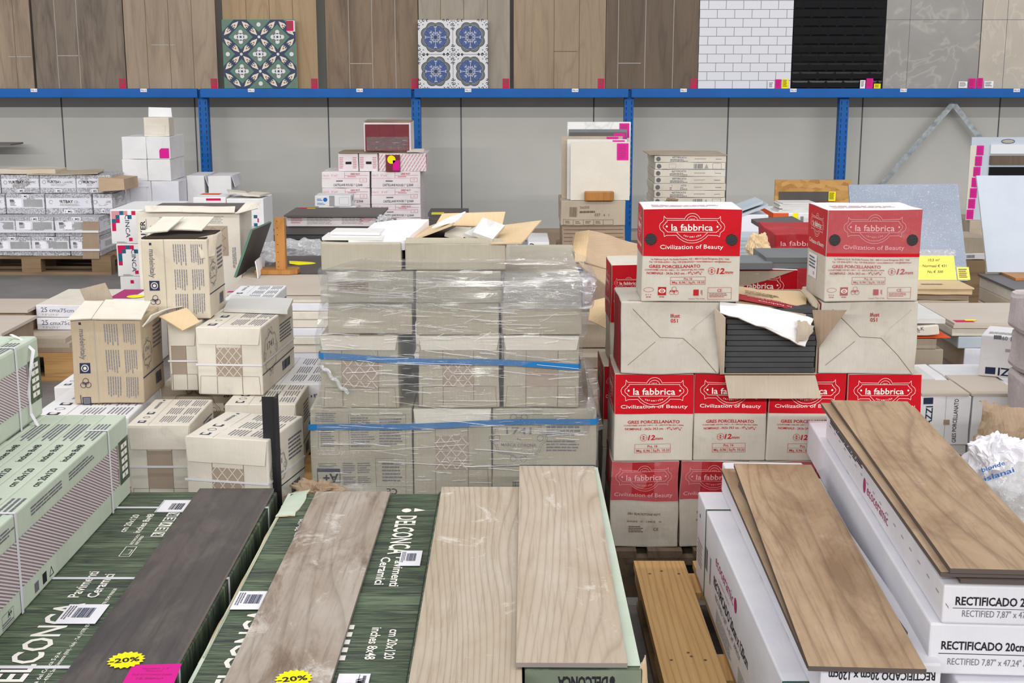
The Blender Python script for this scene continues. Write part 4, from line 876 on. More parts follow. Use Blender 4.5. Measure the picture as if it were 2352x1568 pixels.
def made_face(p, x0=None):
    """printing of the made-in-italy side: left strip, two columns of three text blocks set sideways"""
    W, H_ = p.W, p.H
    p.rect(W*.12, H_*.93, W*.155, H_*.96, 'ink_navy'); p.text('madeinitaly', W*.12, H_*.88, .016, 'ink_grey', .015, rot=3, w=H_*.36)
    logos(p, W*.17, H_*.42, W*.15)
    p.rect(W*.335, 0, W*.345, H_, 'ink_palegrey')
    for c, (a, b) in enumerate(((.47, .68), (.74, .93))):
        for r in range(3): p.greek(W*a, H_*(.05+.31*r), W*b, H_*(.05+.31*r+.27), 6, 'ink_mid', True, fill=.42, rag=.25, seed=c*3+r)
def top_print(p):
    W, H_ = p.W, p.H; p.rect(W*.335, 0, W*.34, H_, 'ink_palegrey')
    p.text('madeinitaly', W*.2, H_*.62, .013, 'ink_grey', .01, rot=1, w=H_*.26); p.rect(W*.17, H_*.92, W*.21, H_*.95, 'ink_navy')
    for k, y in enumerate((.12, .28, .44)):
        if k == 1: p.ring(W*.19, H_*y, W*.05, .002, 'ink_grey', 10)
        else: p.rect(W*.13, H_*(y-.04), W*.25, H_*(y+.04), 'ink_navy'); p.layer = 2; p.disc(W*.19, H_*y, W*.04, 'carton_cream', 10); p.layer = 1
    for c, (a, b) in enumerate(((.45, .68), (.73, .96))):
        for r in range(3): p.greek(W*a, H_*(.06+.31*r), W*b, H_*(.06+.31*r+.26), 6, 'ink_mid', True, fill=.4, seed=c*5+r)
def side_print(p, sc=1):
    W, H_ = p.W, p.H; orn(p, W*.26, H_*.55, min(W*.17, H_*.3)); p.greek(W*.55, H_*.55, W*.95, H_*.85, 6, 'ink_grey'); p.rect(0, H_*.3, W, H_*.315, 'ink_navy'); p.bars(W*.6, H_*.1, W*.85, H_*.24, 'ink_navy')
def pr_1741(P): top_print(P['T']); side_print(P['R'])
def win_parts(strap=True, win=(.3, .7, .16, .66), fl=.68, lattice=True):
    def f(t, w, d, h, bd):
        m = MB(); p = Pad(m, (-w/2, -.0012, 0), (1, 0, 0), (0, 0, 1)); x0, x1, y0, y1 = w*win[0], w*win[1], h*win[2], h*win[3]; p.rect(x0, y0, x1, y1, 'pinkish_back'); p.layer = 2
        if lattice:
            n = 4; st = (x1-x0)/n*1.3
            for i in range(-6, 8):
                for sg in (1, -1):
                    a = x0+i*st; b = a+sg*(y1-y0)*.8; pts = [(a, y0), (b, y1)]
                    # clip to window
                    (ax, ay), (bx, by) = pts; dx, dy = bx-ax, by-ay; t0, t1 = 0, 1
                    if abs(dx) > 1e-9:
                        ta, tb = (x0-ax)/dx, (x1-ax)/dx; ta, tb = min(ta, tb), max(ta, tb); t0, t1 = max(t0, ta), min(t1, tb)
                    elif not x0 < ax < x1: continue
                    if t1-t0 > .05: p.line([(ax+dx*t0, ay+dy*t0), (ax+dx*t1, ay+dy*t1)], .0022, 'carton_cream')
        m.build('window', t)
        m = MB(); p = Pad(m, (-w/2, -.0008, 0), (1, 0, 0), (0, 0, 1)); p.line([(x0, h*.02), (x0, h*fl)], .0013, 'ink_brown'); p.line([(x1, h*.02), (x1, h*fl)], .0013, 'ink_brown'); p.line([(w*.03, 0), (w*.05, y0), (w*.95, y0), (w*.97, 0)], .0009, 'ink_brown'); m.build('flap_seams', t)
        MB().sheet([(-w/2+.008, -.005, h*fl), (w/2-.008, -.005, h*fl), (w/2-.001, -.002, h-.003), (-w/2+.001, -.002, h-.003)], .002, 'carton_cream', 4, .002).build('end_flap', t)
        if strap:
            m = MB(); zz = h*.44; m.box(-w/2-.002, w/2+.002, -.0075, -.0065, zz, zz+.006, 'strap_white'); m.box(w/2+.001, w/2+.002, -.0065, d+.002, zz, zz+.006, 'strap_white'); m.build('strap', t)
    return f
CG = 'cream ornament-printed tile cartons'
pallet(-1.62, -.62, 3.72, 1.1, 'lower of two stacked wooden pallets under the cream tile cartons', 'pallet_old'); pallet(-1.62, -.62, 3.7, 1.1, 'upper of two stacked wooden pallets under the cream tile cartons', 'pallet_new', zb=.1445)
z1g, z2g = .515, .73
carton('window_carton', 'cream carton with a brown window, front row beside the green cartons', -1.098, -.921, GZ+.001, z1g+.0, 3.6, .3, 'carton_cream', pr_1741, CG, parts=win_parts(lattice=False), dent=.002)
rz_ = math.radians(-17)
carton('window_carton', 'cream carton with a lattice window, turned a little, beside the black post', -.908, -.665, .2895, z1g+.0, 3.46, .27, 'carton_cream', pr_1741, CG, rz=math.radians(-12), parts=win_parts(win=(.32, .7, .06, .62)), dent=.002)
carton('window_carton', 'cream carton directly behind the turned lattice-window carton', -.87, -.655, .2895, z1g, 3.835, .26, 'carton_cream', pr_1741, CG, parts=win_parts(False), dent=.002)
carton('printed_carton', 'shaded cream carton with ornament print behind the front windowed cartons', -1.14, -.815, .2895, .505, 4.12, .32, 'carton_cream_old', lambda P: [orn(P['F'], P['F'].W*.33, P['F'].H*.62, .06, 'ink_brown'), P['F'].text('20 cmx20 cm', P['F'].W*.62, P['F'].H*.82, .012, 'ink_black', .01, w=.11), P['F'].greek(P['F'].W*.62, P['F'].H*.3, P['F'].W*.95, P['F'].H*.75, 6, 'ink_grey')], CG, dent=.002)
for (a_, b_, yy, s) in ((-1.42, -1.13, 3.72, 'white-topped printed carton under the tall made-in-italy carton'), (-1.48, -1.3, 4.1, 'small printed carton at the far left behind the tall carton')):
    carton('printed_carton', s, a_, b_, .2895, .505, yy, .36 if yy < 4 else .3, 'carton_white', pr_1741, CG, dent=.002)
# second level
def tall_parts(kind):
    def f(t, w, d, h, bd):
        if kind == 0:   # front-left one: folded white flaps and one standing flap
            MB().sheet([(-w/2-.003, -.01, h-.005), (-w/2+w*.33, -.01, h+.0), (-w/2+w*.33, d*.5, h+.035), (-w/2+.012, d*.5, h+.035)], .004, 'carton_cream', 5, .006).build('top_flap', t)
            MB().sheet([(-w/2+w*.34, -.012, h+.001), (w/2+.008, -.012, h+.001), (w/2-.0, d*.55, h+.032), (-w/2+w*.34, d*.55, h+.036)], .004, 'carton_cream', 5, .004).build('top_flap', t)
            MB().sheet([(-w/2+.01, d*.62, h+.01), (-w/2+.1, d*.62, h+.01), (-w/2+.07, d*.6, h+.085), (-w/2-.01, d*.6, h+.065)], .004, 'kraft_grey', 4, .003).build('standing_flap', t)
            MB().sheet([(w/2+.001, .02, h-.03), (w/2+.002, d-.05, h-.02), (w/2+.08, d-.02, h+.0), (w/2+.02, .05, h-.0)], .004, 'carton_cream', 5, .01, seed=4).build('torn_flap', t)
            MB().sheet([(w/2+.03, .1, h-.012), (w/2+.11, .07, h-.05), (w/2+.155, .11, h-.03), (w/2+.1, .17, h+.002)], .004, 'kraft_pale', 4, .003, seed=5).build('torn_flap', t)
        else:
            MB().sheet([(-w/2, d*.5, h+.02), (w/2-.04, d*.45, h+.018), (w/2-.02, d*.9, h+.05), (-w/2+.02, d*.9, h+.05)], .004, 'carton_cream', 5, .003).build('top_flap', t)
            MB().sheet([(-w/2-.012, d*.2, h+.015), (-w/2+.07, d*.25, h+.02), (-w/2+.1, d*.7, h+.055), (-w/2+.04, d*.7, h+.052)], .004, 'carton_cream', 4, .003).build('top_flap', t)
            m = MB(); m.box(-w/2+.006, w/2-.006, .004, d-.004, h+.0005, h+.004, 'warm_dark'); m.build('inside_shade_sheet', t)  # dark sheet on the closed top, painted as the shade inside
            MB().sheet([(w/2-.02, -.01, h-.06), (w/2+.015, .03, h-.055), (w/2+.025, .06, h+.012), (w/2-.03, .0, h+.005)], .004, 'carton_cream_old', 6, .012, seed=6).build('torn_flap', t)
    return f
carton('tall_carton', 'tall opened cream carton with sideways print and a kraft flap sticking up, left one', -1.335, -1.122, .507, .772, 3.87, .235, 'carton_tan', lambda P: [made_face(P['F']), side_print(P['R'])], 'tall opened cream cartons', parts=tall_parts(0), dent=.003)
carton('window_carton', 'cream carton with a narrow brown window between the two larger ones', -1.075, -.985, .516, z2g, 4.0, .26, 'carton_cream', pr_1741, CG, parts=win_parts(lattice=False, win=(.1, .6, .25, .7)), dent=.002)
carton('window_carton', 'cream carton with a lattice window under a loose pale tile', -.985+.0, -.765, .5155, z2g, 3.97, .36, 'carton_cream', pr_1741, CG, parts=win_parts(win=(.3, .69, .28, .7), fl=.75), dent=.002) if False else carton('window_carton', 'cream carton with a lattice window under a loose pale tile', -.976, -.772, .5155, z2g, 3.945, .42, 'carton_cream', pr_1741, CG, rz=math.radians(-4), parts=win_parts(win=(.3, .69, .28, .7), fl=.75), dent=.002)
tag(MB().prism([atZ(514, 708, .744), atZ(660, 713, .744), atZ(673, 685, .744), atZ(532, 677, .744)], (0, 0, -.012), 'tile_light').build('loose_tile'), 'loose pale wood-look tile on top of the lattice-window carton', 'tile')
carton('tall_carton', 'tall opened cream carton with sideways print, right and higher one', -1.165, -.957, z2g+.001, .985, 4.08, .22, 'carton_cream_old', lambda P: [made_face(P['F']), side_print(P['R'])], 'tall opened cream cartons', parts=tall_parts(1), dent=.003)
carton('printed_carton', 'white printed carton just behind the higher tall carton', -1.0, -.83, .516, z2g, 4.45, .3, 'carton_white', pr_1741, CG, dent=.002); 
# carton lettered 20 cmx20 cm, right
jx0 = atY(600, 960, 4.1).x
def pr_j(P):
    p = P['F']; W, H_ = p.W, p.H; top_print(P['T']); p.text('20 cmx20 cm  8" x 8"', W*.32, H_*.8, .0115, 'ink_navy', .015, w=W*.6); p.greek(W*.32, H_*.62, W*.85, H_*.76, 3, 'ink_grey', fill=.6); p.greek(W*.32, H_*.47, W*.9, H_*.58, 4, 'ink_black', fill=.6, seed=2); p.rect(0, H_*.31, W, H_*.33, 'ink_navy'); p.bars(W*.34, H_*.16, W*.62, H_*.28, 'ink_navy'); p.text('MQ 1.20 - 23.8 kg', W*.33, H_*.04, .007, 'ink_grey', 0)
carton('printed_carton', 'white carton lettered 20 cmx20 cm between the black post and the wrapped stack', jx0, jx0+.2, .2895, .515, 4.1, .4, 'carton_white', pr_j, CG, dent=.002)
# black angle post
bpx = atY(630, 1020, 3.47).x
m = MB(); m.box(bpx-.028, bpx+.008, 3.46, 3.464, 0.002, .632, 'black_steel'); m.box(bpx+.008, bpx+.0105, 3.445, 3.5, .002, .632, 'black_steel'); m.box(bpx+.0105, bpx+.018, 3.445, 3.448, .002, .632, 'black_steel'); tag(m.build('black_angle_post'), 'black metal angle post standing upright before the cream cartons', 'post')
tag(MB().sheet([Vector((-.71, 3.62, .2935)), Vector((-.6, 3.62, .2935)), Vector((-.6, 4.04, .2935)), Vector((-.71, 4.04, .2935))], .004, 'pallet_new', 3, 0).build('loose_board'), 'bare pine board between the black post and the wrapped stack', 'board')
# ---------------------------------------------------------------- wrapped stack of cartons
WS = 3.6
wx0, wx1 = -.585, .25
pallet(wx0, wx1, WS-.02, .8, 'lower of two stacked pallets under the film-wrapped carton stack', 'pallet_old'); pallet(wx0, wx1, WS-.02, .8, 'upper of two stacked pallets under the film-wrapped carton stack', 'pallet_old', zb=.1445)
def wz(y): return atY(1000, y, WS).z
WG = 'cartons wrapped in clear film'
def pr_ce(P):
    p = P['F']; W, H_ = p.W, p.H; p.greek(W*.05, H_*.86, W*.28, H_*.96, 5, 'ink_grey'); p.frame(W*.08, H_*.56, W*.28, H_*.78, .001, 'ink_grey'); p.greek(W*.1, H_*.58, W*.24, H_*.78, 9, 'ink_grey'); p.frame(W*.38, H_*.56, W*.94, H_*.93, .001, 'ink_grey')
    p.greek(W*.4, H_*.58, W*.64, H_*.91, 13, 'ink_grey'); p.greek(W*.68, H_*.6, W*.92, H_*.9, 10, 'ink_grey', seed=4); p.frame(W*.06, H_*.2, W*.28, H_*.34, .002, 'ink_navy'); p.rect(W*.06, H_*.31, W*.28, H_*.35, 'ink_navy'); p.text('A+', W*.19, H_*.29, .024, 'ink_black', .03, rot=2, al='c'); p.greek(W*.07, H_*.36, W*.28, H_*.41, 3, 'ink_grey')
    for a in (.31, .46): p.greek(W*a, H_*.3, W*(a+.13), H_*.42, 5, 'ink_grey', seed=int(a*50)); p.greek(W*a, H_*.17, W*(a+.13), H_*.27, 5, 'ink_grey', seed=int(a*70))
    p.frame(W*.64, H_*.06, W*.93, H_*.46, .001, 'ink_grey'); p.line([(W*.64, H_*.15), (W*.93, H_*.15)], .001, 'ink_grey'); p.text('CE', W*.79, H_*.13, .018, 'ink_black', .02, rot=2, al='c'); p.greek(W*.7, H_*.2, W*.9, H_*.42, 6, 'ink_grey')
def pr_cor(P):
    p = P['F']; W, H_ = p.W, p.H; orn(p, W*.25, H_*.68, .06); p.text('20 cmx20 cm  8" x 8"', W*.55, H_*.84, .01, 'ink_navy', .015, w=W*.32); p.greek(W*.52, H_*.7, W*.9, H_*.82, 3, 'ink_grey', fill=.6); p.greek(W*.52, H_*.53, W*.9, H_*.66, 4, 'ink_grey', seed=6); p.rect(0, H_*.37, W, H_*.385, 'ink_navy'); p.bars(W*.58, H_*.26, W*.82, H_*.35, 'ink_navy'); p.bars(W*.2, H_*.08, W*.4, H_*.2, 'ink_navy')
zrow = [.2885, wz(937), wz(770), wz(696), wz(621), wz(553)]
def xr(a, b): return atY(a, 800, WS).x, atY(b, 800, WS).x
def xq(a, b, y): return atY(a, y, WS).x, atY(b, y, WS).x
wp = win_parts(False, (.28, .62, .2, .72), .8)
wp2 = lambda v: win_parts(False, v, .8)
def add(a, b, y, z0, z1, s, pr=None, parts=None, dY=0, dep=.62, mat='carton_wrap', rz=0, dent=.003):
    x0, x1 = xq(a, b, y); carton('wrapped_carton', s, x0, x1, z0+.0005, z1, WS+dY, dep, mat, pr, WG, parts=parts, rz=rz, dent=dent)
add(714, 947, 1035, zrow[0], zrow[1], 'wrapped carton with small-print tables and CE mark, bottom row left', pr_ce)
add(950, 1129, 1035, zrow[0], zrow[1], 'wrapped carton with a lattice window, bottom row middle', None, win_parts(False, (.28, .7, .34, .7), .8))
add(1131, 1369, 1035, zrow[0], zrow[1], 'wrapped carton with ornament print, bottom row right', pr_cor)
add(736, 915, 850, zrow[1], zrow[2], 'wrapped carton with a lattice window, second row left', None, win_parts(False, (.28, .74, .28, .66), .8))
add(962, 1147, 850, zrow[1], zrow[2], 'wrapped carton with a lattice window, second row middle', None, win_parts(False, (.3, .68, .3, .66), .8))
add(1156, 1330, 850, zrow[1], zrow[2], 'wrapped carton with a plain brown window, second row right', None, win_parts(False, (.3, .72, .3, .66), .8, False))
add(752, 945, 735, zrow[2], zrow[3]-.003, 'wrapped low carton, third row left, slightly tilted', dY=.01)
add(955, 1146, 735, zrow[2], zrow[3], 'wrapped low carton, third row middle')
add(1154, 1336, 735, zrow[2], zrow[3], 'wrapped low carton, third row right')
def kl(t, w, d, h, bd):
    m = MB(); p = Pad(m, (-w/2, -.001, 0), (1, 0, 0), (0, 0, 1)); p.rect(w*.12, h*.35, w*.48, h*.72, 'kraft_dark'); p.layer = 2; p.greek(w*.14, h*.4, w*.46, h*.68, 4, 'ink_brown'); m.build('brown_label', t)
add(750, 950, 658, zrow[3], zrow[4]-.002, 'wrapped low carton with a brown paper label, fourth row left', parts=kl, dY=.005)
add(956, 1150, 658, zrow[3], zrow[4], 'wrapped low carton, fourth row middle', dY=-.005)
add(1156, 1335, 670, zrow[3], zrow[4]-.02, 'wrapped low carton, fourth row right', dY=.01)
add(738, 922, 588, zrow[4], zrow[5]-.004, 'cream carton rising out of the film, top row left', dep=.3, dY=-.01)
for k, (a_, b_) in enumerate(((745, 930), (935, 1130), (1135, 1320))):
    x0, x1 = xq(a_, b_, 700); carton('wrapped_carton', 'added rear carton blocking light behind the gaps, %s' % ['left', 'middle', 'right'][k], x0+.03*(k-1), x1+.03*(k-1), zrow[1]+.001, zrow[4]-.03, WS+.63, .16, 'carton_wrap', None, 'added rear cartons that darken the gaps')  # added behind the stack to block light, so the gaps turn dark
# open carton on top with big flaps
x0, x1 = xq(930, 1160, 590)
def pr_stripe(P):
    p = P['R']
    for k in range(9): p.rect(.05+k*.022, .006, .058+k*.022, p.H-.004, 'ink_red')
def of(t, w, d, h, bd):
    R = wmat(t).inverted()
    def fl(nm, c, mt, lb=None, n=6, curl=.004, m2=None, seed=0):
        m = MB(); m.sheet(c, .004, mt, n, curl, m2, seed); o = m.build(nm, t, True)
        if lb: o['label'] = lb
    Yf, Yb = WS, WS+.3; zt = zrow[5]-.006
    m = MB(); m.box(-w/2+.008, w/2-.008, .008, d-.008, h+.0005, h+.003, 'warm_dark'); m.build('inside_shade_sheet', t)  # flat dark sheet imitates the shaded inside of the carton
    m = MB(); m.sheet([(-w/2, 0, h-.002), (w/2, 0, h-.002), (w/2-.01, .006, h+.012), (-w/2+.004, .006, h+.014)], .003, 'carton_wrap', 4, .002); m.build('rim', t)
    fl('right_flap', [atY(1126, 559, Yf-.005), atY(1198, 557, Yf-.02), atY(1244, 507, Yb-.05), atY(1160, 517, Yb-.06)], 'kraft_pale', 'kraft flap folded out to the right', m2='kraft_pale')
    fl('rear_flap', [atY(1000, 516, Yb), atY(1153, 521, Yb), atY(1161, 487, Yb+.03), atY(1016, 490, Yb+.03)], 'kraft_pale', 'kraft flap standing at the rear')
    fl('left_flap', [Vector((x0+.005, Yf+.01, zt)), Vector((x0+.01, Yb-.03, zt+.0)), atY(1056, 500, Yb-.08), atY(1037, 518, Yf+.04)], 'kraft_dark', 'darker kraft flap leaning inwards', m2='kraft_pale')
carton('open_carton', 'open carton full of loose white tiles with big kraft flaps, top of the wrapped stack', x0, x1, zrow[4]+.0005, zrow[5]-.006, WS-.0, .3, 'carton_wrap', pr_stripe, None, parts=of, dent=.003)
zt = zrow[5]+.001
def tile_at(cx, cy, z, w, d, rx, ry, rz, s, mt='tile_light', nm='loose_tile', th=.011, grp=None):
    o = MB().box(-w/2, w/2, -d/2, d/2, 0, th, mt).build(nm)
    o.location = (cx, cy, z); o.rotation_euler = (rx, ry, rz); return tag(o, s, 'tile', grp)
for c4, s_, mt_ in (([(1022, 534, 3.66), (1064, 545, 3.63), (1084, 522, 3.8), (1048, 520, 3.82)], 'leftmost loose white tile lying in the open carton', 'cream_tile'),
        ([(1066, 535, 3.64), (1120, 557, 3.62), (1144, 540, 3.72), (1094, 519, 3.74)], 'middle loose white tile, tilted in the open carton', 'tile_light'), ([(1086, 533, 3.61), (1132, 549, 3.6), (1160, 517, 3.7), (1109, 499, 3.72)], 'uppermost loose white tile, most tilted, on the open carton', 'white_marble')):
    tag(MB().sheet([atY(*q) for q in c4], .011, mt_, 2, 0, 'cream_tile').build('loose_tile'), s_, 'tile', 'loose tiles in the open carton')
tag(MB().sheet([atY(993, 526, 3.68), atY(1052, 509, 3.7), atY(1072, 481, 3.78), atY(1036, 496, 3.76)], .004, 'plastic_white', 8, .012, jag=.01, edges=('t', 'r')).build('crumpled_bag'), 'crumpled white plastic scrap at the left flap of the open carton', 'plastic film')
# white package and thin tiles on the left top carton
zl = zrow[5]-.002
m = MB(); a0, a1, a2, a3 = atY(800, 551, WS+.01), atY(935, 553, WS+.01), atY(985, 502, WS+.22), atY(860, 512, WS+.24); a0.z = a1.z = zl+.002
m.sheet([a0, a1, a2, a3], .028, 'plastic_white', 10, .008)
p = Pad(m, a1+Vector((.0, .08, .035)), (0.25, .9, .15), (-.9, .0, .1)); m.build('white_tile_package')
tag([o for o in COL.objects if o.name.startswith('white_tile_package')][-1], 'wrapped white tile package sloping on the top left carton of the wrapped stack', 'package')
tile_at(atY(815, 548, WS+.05).x, WS+.06, zl+.003, .17, .1, .02, 0, -.05, 'lower of two thin white strip tiles on the top left carton', 'white_marble', 'strip_tile', .008)
tile_at(atY(820, 538, WS+.07).x, WS+.09, zl+.013, .14, .08, .03, 0, -.08, 'upper of two thin white strip tiles on the top left carton', 'white_marble', 'strip_tile', .008)
# right-hand side: white tiles and long box edge behind the film
tz_ = atY(1230, 607, 4.23).z
tile_at(atY(1190, 605, 4.3).x, 4.36, tz_+.002, .2, .2, 0, 0, .05, 'large white tile at the back right of the wrapped stack', 'tile_light')
x0, x1, z0, z1 = pxbox(1165, 613, 1304, 640, 4.2); tz_ = atY(1230, 607, 4.23).z
carton('wrapped_carton', 'flat white carton at the back right, top of the wrapped stack', x0, x1, zrow[2], tz_, 3.96+.27, .3, 'carton_white', None, WG)
tile_at(atY(1190, 598, 4.3).x, 4.34, tz_+.015, .12, .12, 0, 0, .2, 'small white tile on the large one at the back right of the wrapped stack', 'white_marble')
# blue straps
for nm, y0, y1, yr, s, xa, xb in (('a', 818, 832, 12, 'upper blue band around the second row of the wrapped stack', 737, 1328), ('b', 982, 965, 8, 'lower blue band around the bottom row of the wrapped stack', 713, 1369)):
    m = MB(); N = 40; vs = []; top = []; hw = .0085
    L0 = atY(xa, y0, WS-.012); L1 = atY(xb, y1+ (8 if nm == 'a' else 0), WS-.012)
    pts = []
    for k in range(N+1):
        f = k/N; x = L0.x+(L1.x-L0.x)*f; z = L0.z+(L1.z-L0.z)*f+.003*math.sin(f*9+len(s)); pts.append(Vector((x, WS-.0175, z)))
    pts = [Vector((L0.x-.008, WS+.3, L0.z))]+[Vector((L0.x-.008, WS-.005, L0.z))]+pts+[Vector((L1.x+.008, WS-.005, L1.z)), Vector((L1.x+.008, WS+.3, L1.z))]
    for q in pts: vs += [q-Vector((0, 0, hw)), q+Vector((0, 0, hw))]
    m.add(vs, [(2*i, 2*i+2, 2*i+3, 2*i+1) for i in range(len(pts)-1)], 'band_blue'); tag(m.build('blue_band'), s, 'band')
# the film itself: lofted round the stack, hugging each row
lv = [(wz(1135), 711, 1376, .02), (wz(1040), 709, 1374, .018), (wz(945), 711, 1373, .02), (wz(930), 722, 1366, .03), (wz(905), 732, 1338, .016), (wz(840), 733, 1334, .014), (wz(775), 726, 1336, .018), (wz(762), 728, 1345, .014), (wz(715), 738, 1345, .014), (wz(690), 744, 1352, .02), (wz(655), 742, 1358, .016), (wz(622), 740, 1352, .02), (wz(604), 792, 1300, .03), (wz(590), 850, 1168, .03)]
def film_mesh(lv, mat, nx=60, sub=3, seed=0, depth=.3):
    m = MB(); vs = []; rows_ = []
    L = []
    for (a, b) in zip(lv, lv[1:]):
        for k in range(sub): f = k/sub; L.append(tuple(a[i]*(1-f)+b[i]*f for i in range(4)))
    L.append(lv[-1])
    for (z, xa, xb, off) in L:
        yy = 784-(z-1.0)*800; A = atY(xa, 850, WS).x; B = atY(xb, 850, WS).x; row = []
        for i in range(7): row.append(Vector((A-.004, WS+depth*(1-i/6.5), z)))
        for i in range(nx+1): f = i/nx; row.append(Vector((A+(B-A)*f, WS-off*(1 if .02 < f < .98 else .5), z)))
        for i in range(7): row.append(Vector((B+.004, WS+depth*((i+.5)/6.5), z)))
        row = [q+Vector((noise.noise(Vector((q.x*8, z*30+seed, 1)))*.004, noise.noise(Vector((q.x*3+5, z*45, seed)))*.007-.004, 0)) for q in row]; rows_.append(row)
    n = len(rows_[0])
    for r in rows_: vs += r
    m.add(vs, [(j*n+i, j*n+i+1, (j+1)*n+i+1, (j+1)*n+i) for j in range(len(rows_)-1) for i in range(n-1)], mat); return m
t = thing('stretch_film', (0, WS, GZ), 0, 'clear creased stretch film wound around the cream carton stack', 'plastic film')
film_mesh(lv, 'stretch_film').build('film_wall', t, True, smooth=True)
m = film_mesh([(wz(706), 746, 1358, .026), (wz(680), 742, 1362, .035), (wz(640), 744, 1366, .032), (wz(618), 760, 1352, .03)], 'crumpled_film' if False else 'stretch_film', seed=4); m.build('second_film_layer', t, True, smooth=True)
film_mesh([(wz(703), 1150, 1358, .036), (wz(680), 1148, 1364, .045), (wz(640), 1150, 1366, .042), (wz(622), 1160, 1352, .036)], 'patch_film', nx=30, seed=9, depth=.02).build('crumpled_film_patch', t, True, smooth=True)
m = MB(); m.sheet([atY(1338, 700, WS-.02), atY(1352, 700, WS+.1), atY(1376, 636, WS+.1), atY(1345, 622, WS-.02)], .001, 'film_pink', 12, .03); m.build('loose_tail', t, True, smooth=True)
m = MB(); m.sheet([atY(1345, 1000, WS-.02), atY(1388, 985, WS+.02), atY(1362, 830, WS+.06), atY(1340, 820, WS-.01)], .001, 'stretch_film', 12, .03, seed=3); m.build('loose_tail', t, True, smooth=True)
m = MB(); m.tube([atY(738+i*3.2, 838+i*3.5+4*math.sin(i), WS-.02) for i in range(20)], .006, 'crumpled_film', 6); m.build('twisted_tail', t, True, smooth=True)
# glint threads: white lines painted in where the folds would sparkle
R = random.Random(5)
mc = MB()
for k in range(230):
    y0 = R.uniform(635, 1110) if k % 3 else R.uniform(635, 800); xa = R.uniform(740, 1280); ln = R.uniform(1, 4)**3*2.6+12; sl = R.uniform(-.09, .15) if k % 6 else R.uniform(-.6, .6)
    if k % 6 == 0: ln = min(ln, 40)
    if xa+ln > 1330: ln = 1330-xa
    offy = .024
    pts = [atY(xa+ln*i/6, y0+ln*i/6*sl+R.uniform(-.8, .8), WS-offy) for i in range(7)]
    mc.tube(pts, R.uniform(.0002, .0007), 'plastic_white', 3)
mc.build('film_glints', t, True)['kind'] = 'stuff'
# brown torn paper on the floor of the gap
m = crumple('', '', *atY(728, 1130, 3.5)[:], .065, .04, .025, 'paper_brown', 12, amp=.9); tag(m.build('torn_brown_paper'), 'crumpled torn brown paper between the wrapped stack and the green cartons', 'paper')
# ---------------------------------------------------------------- red and cream cartons
FS = 3.6
def fz(y, Y=FS): return atY(1700, y, Y).z
def plaque(p, cx, cy, s, m='ink_white', w=None, small=True):
    """scrolled shield around the lettering; s = half width"""
    k = s/413.0; w = w or s*.012
    def L(pts): p.line([(cx+x*k, cy-(y-400)*k) for x, y in pts], w, m)
    for sg in (1, -1):
        dome = [(100*math.sin(a*PI/180)*sg, 335-100*math.cos(a*PI/180)) for a in range(0, 76, 12)]
        L(dome+[(sg*112, 300), (sg*328, 297), (sg*352, 268), (sg*356, 325), (sg*372, 342), (sg*400, 365), (sg*413, 400), (sg*402, 440), (sg*372, 465), (sg*356, 480), (sg*352, 528), (sg*322, 512), (sg*200, 510), (sg*170, 545), (sg*110, 585), (sg*50, 606), (0, 610)])
        L([(70*math.sin(a*PI/180)*sg, 335-66*math.cos(a*PI/180)) for a in range(0, 81, 16)])
        L([(0, 322), (sg*312, 322), (sg*316, 345), (sg*334, 350), (sg*336, 366), (sg*358, 380), (sg*366, 400), (sg*358, 425), (sg*334, 438), (sg*330, 456), (sg*314, 458), (sg*312, 470), (0, 470)])
        L([(sg*195, 474), (sg*160, 510), (sg*120, 545), (sg*60, 572), (0, 578)])
        p.disc(cx+sg*318*k, cy, 13*k, m, 8)
    p.text('la fabbrica', cx, cy-(452-400)*k, 82*k, m, .012, al='c', w=520*k)
    if small:
        p.text('s.p.a.', cx, cy-(312-400)*k, 18*k, m, 0, al='c', w=70*k)
        for i, ch in enumerate('ceramiche'):
            a = (i-4)*.2; p.text(ch, cx+math.sin(a)*150*k, cy-(470-400)*k-math.cos(a)*70*k+0*k, 26*k, m, .01, rot=a*.62*2/PI*1.3, al='c')
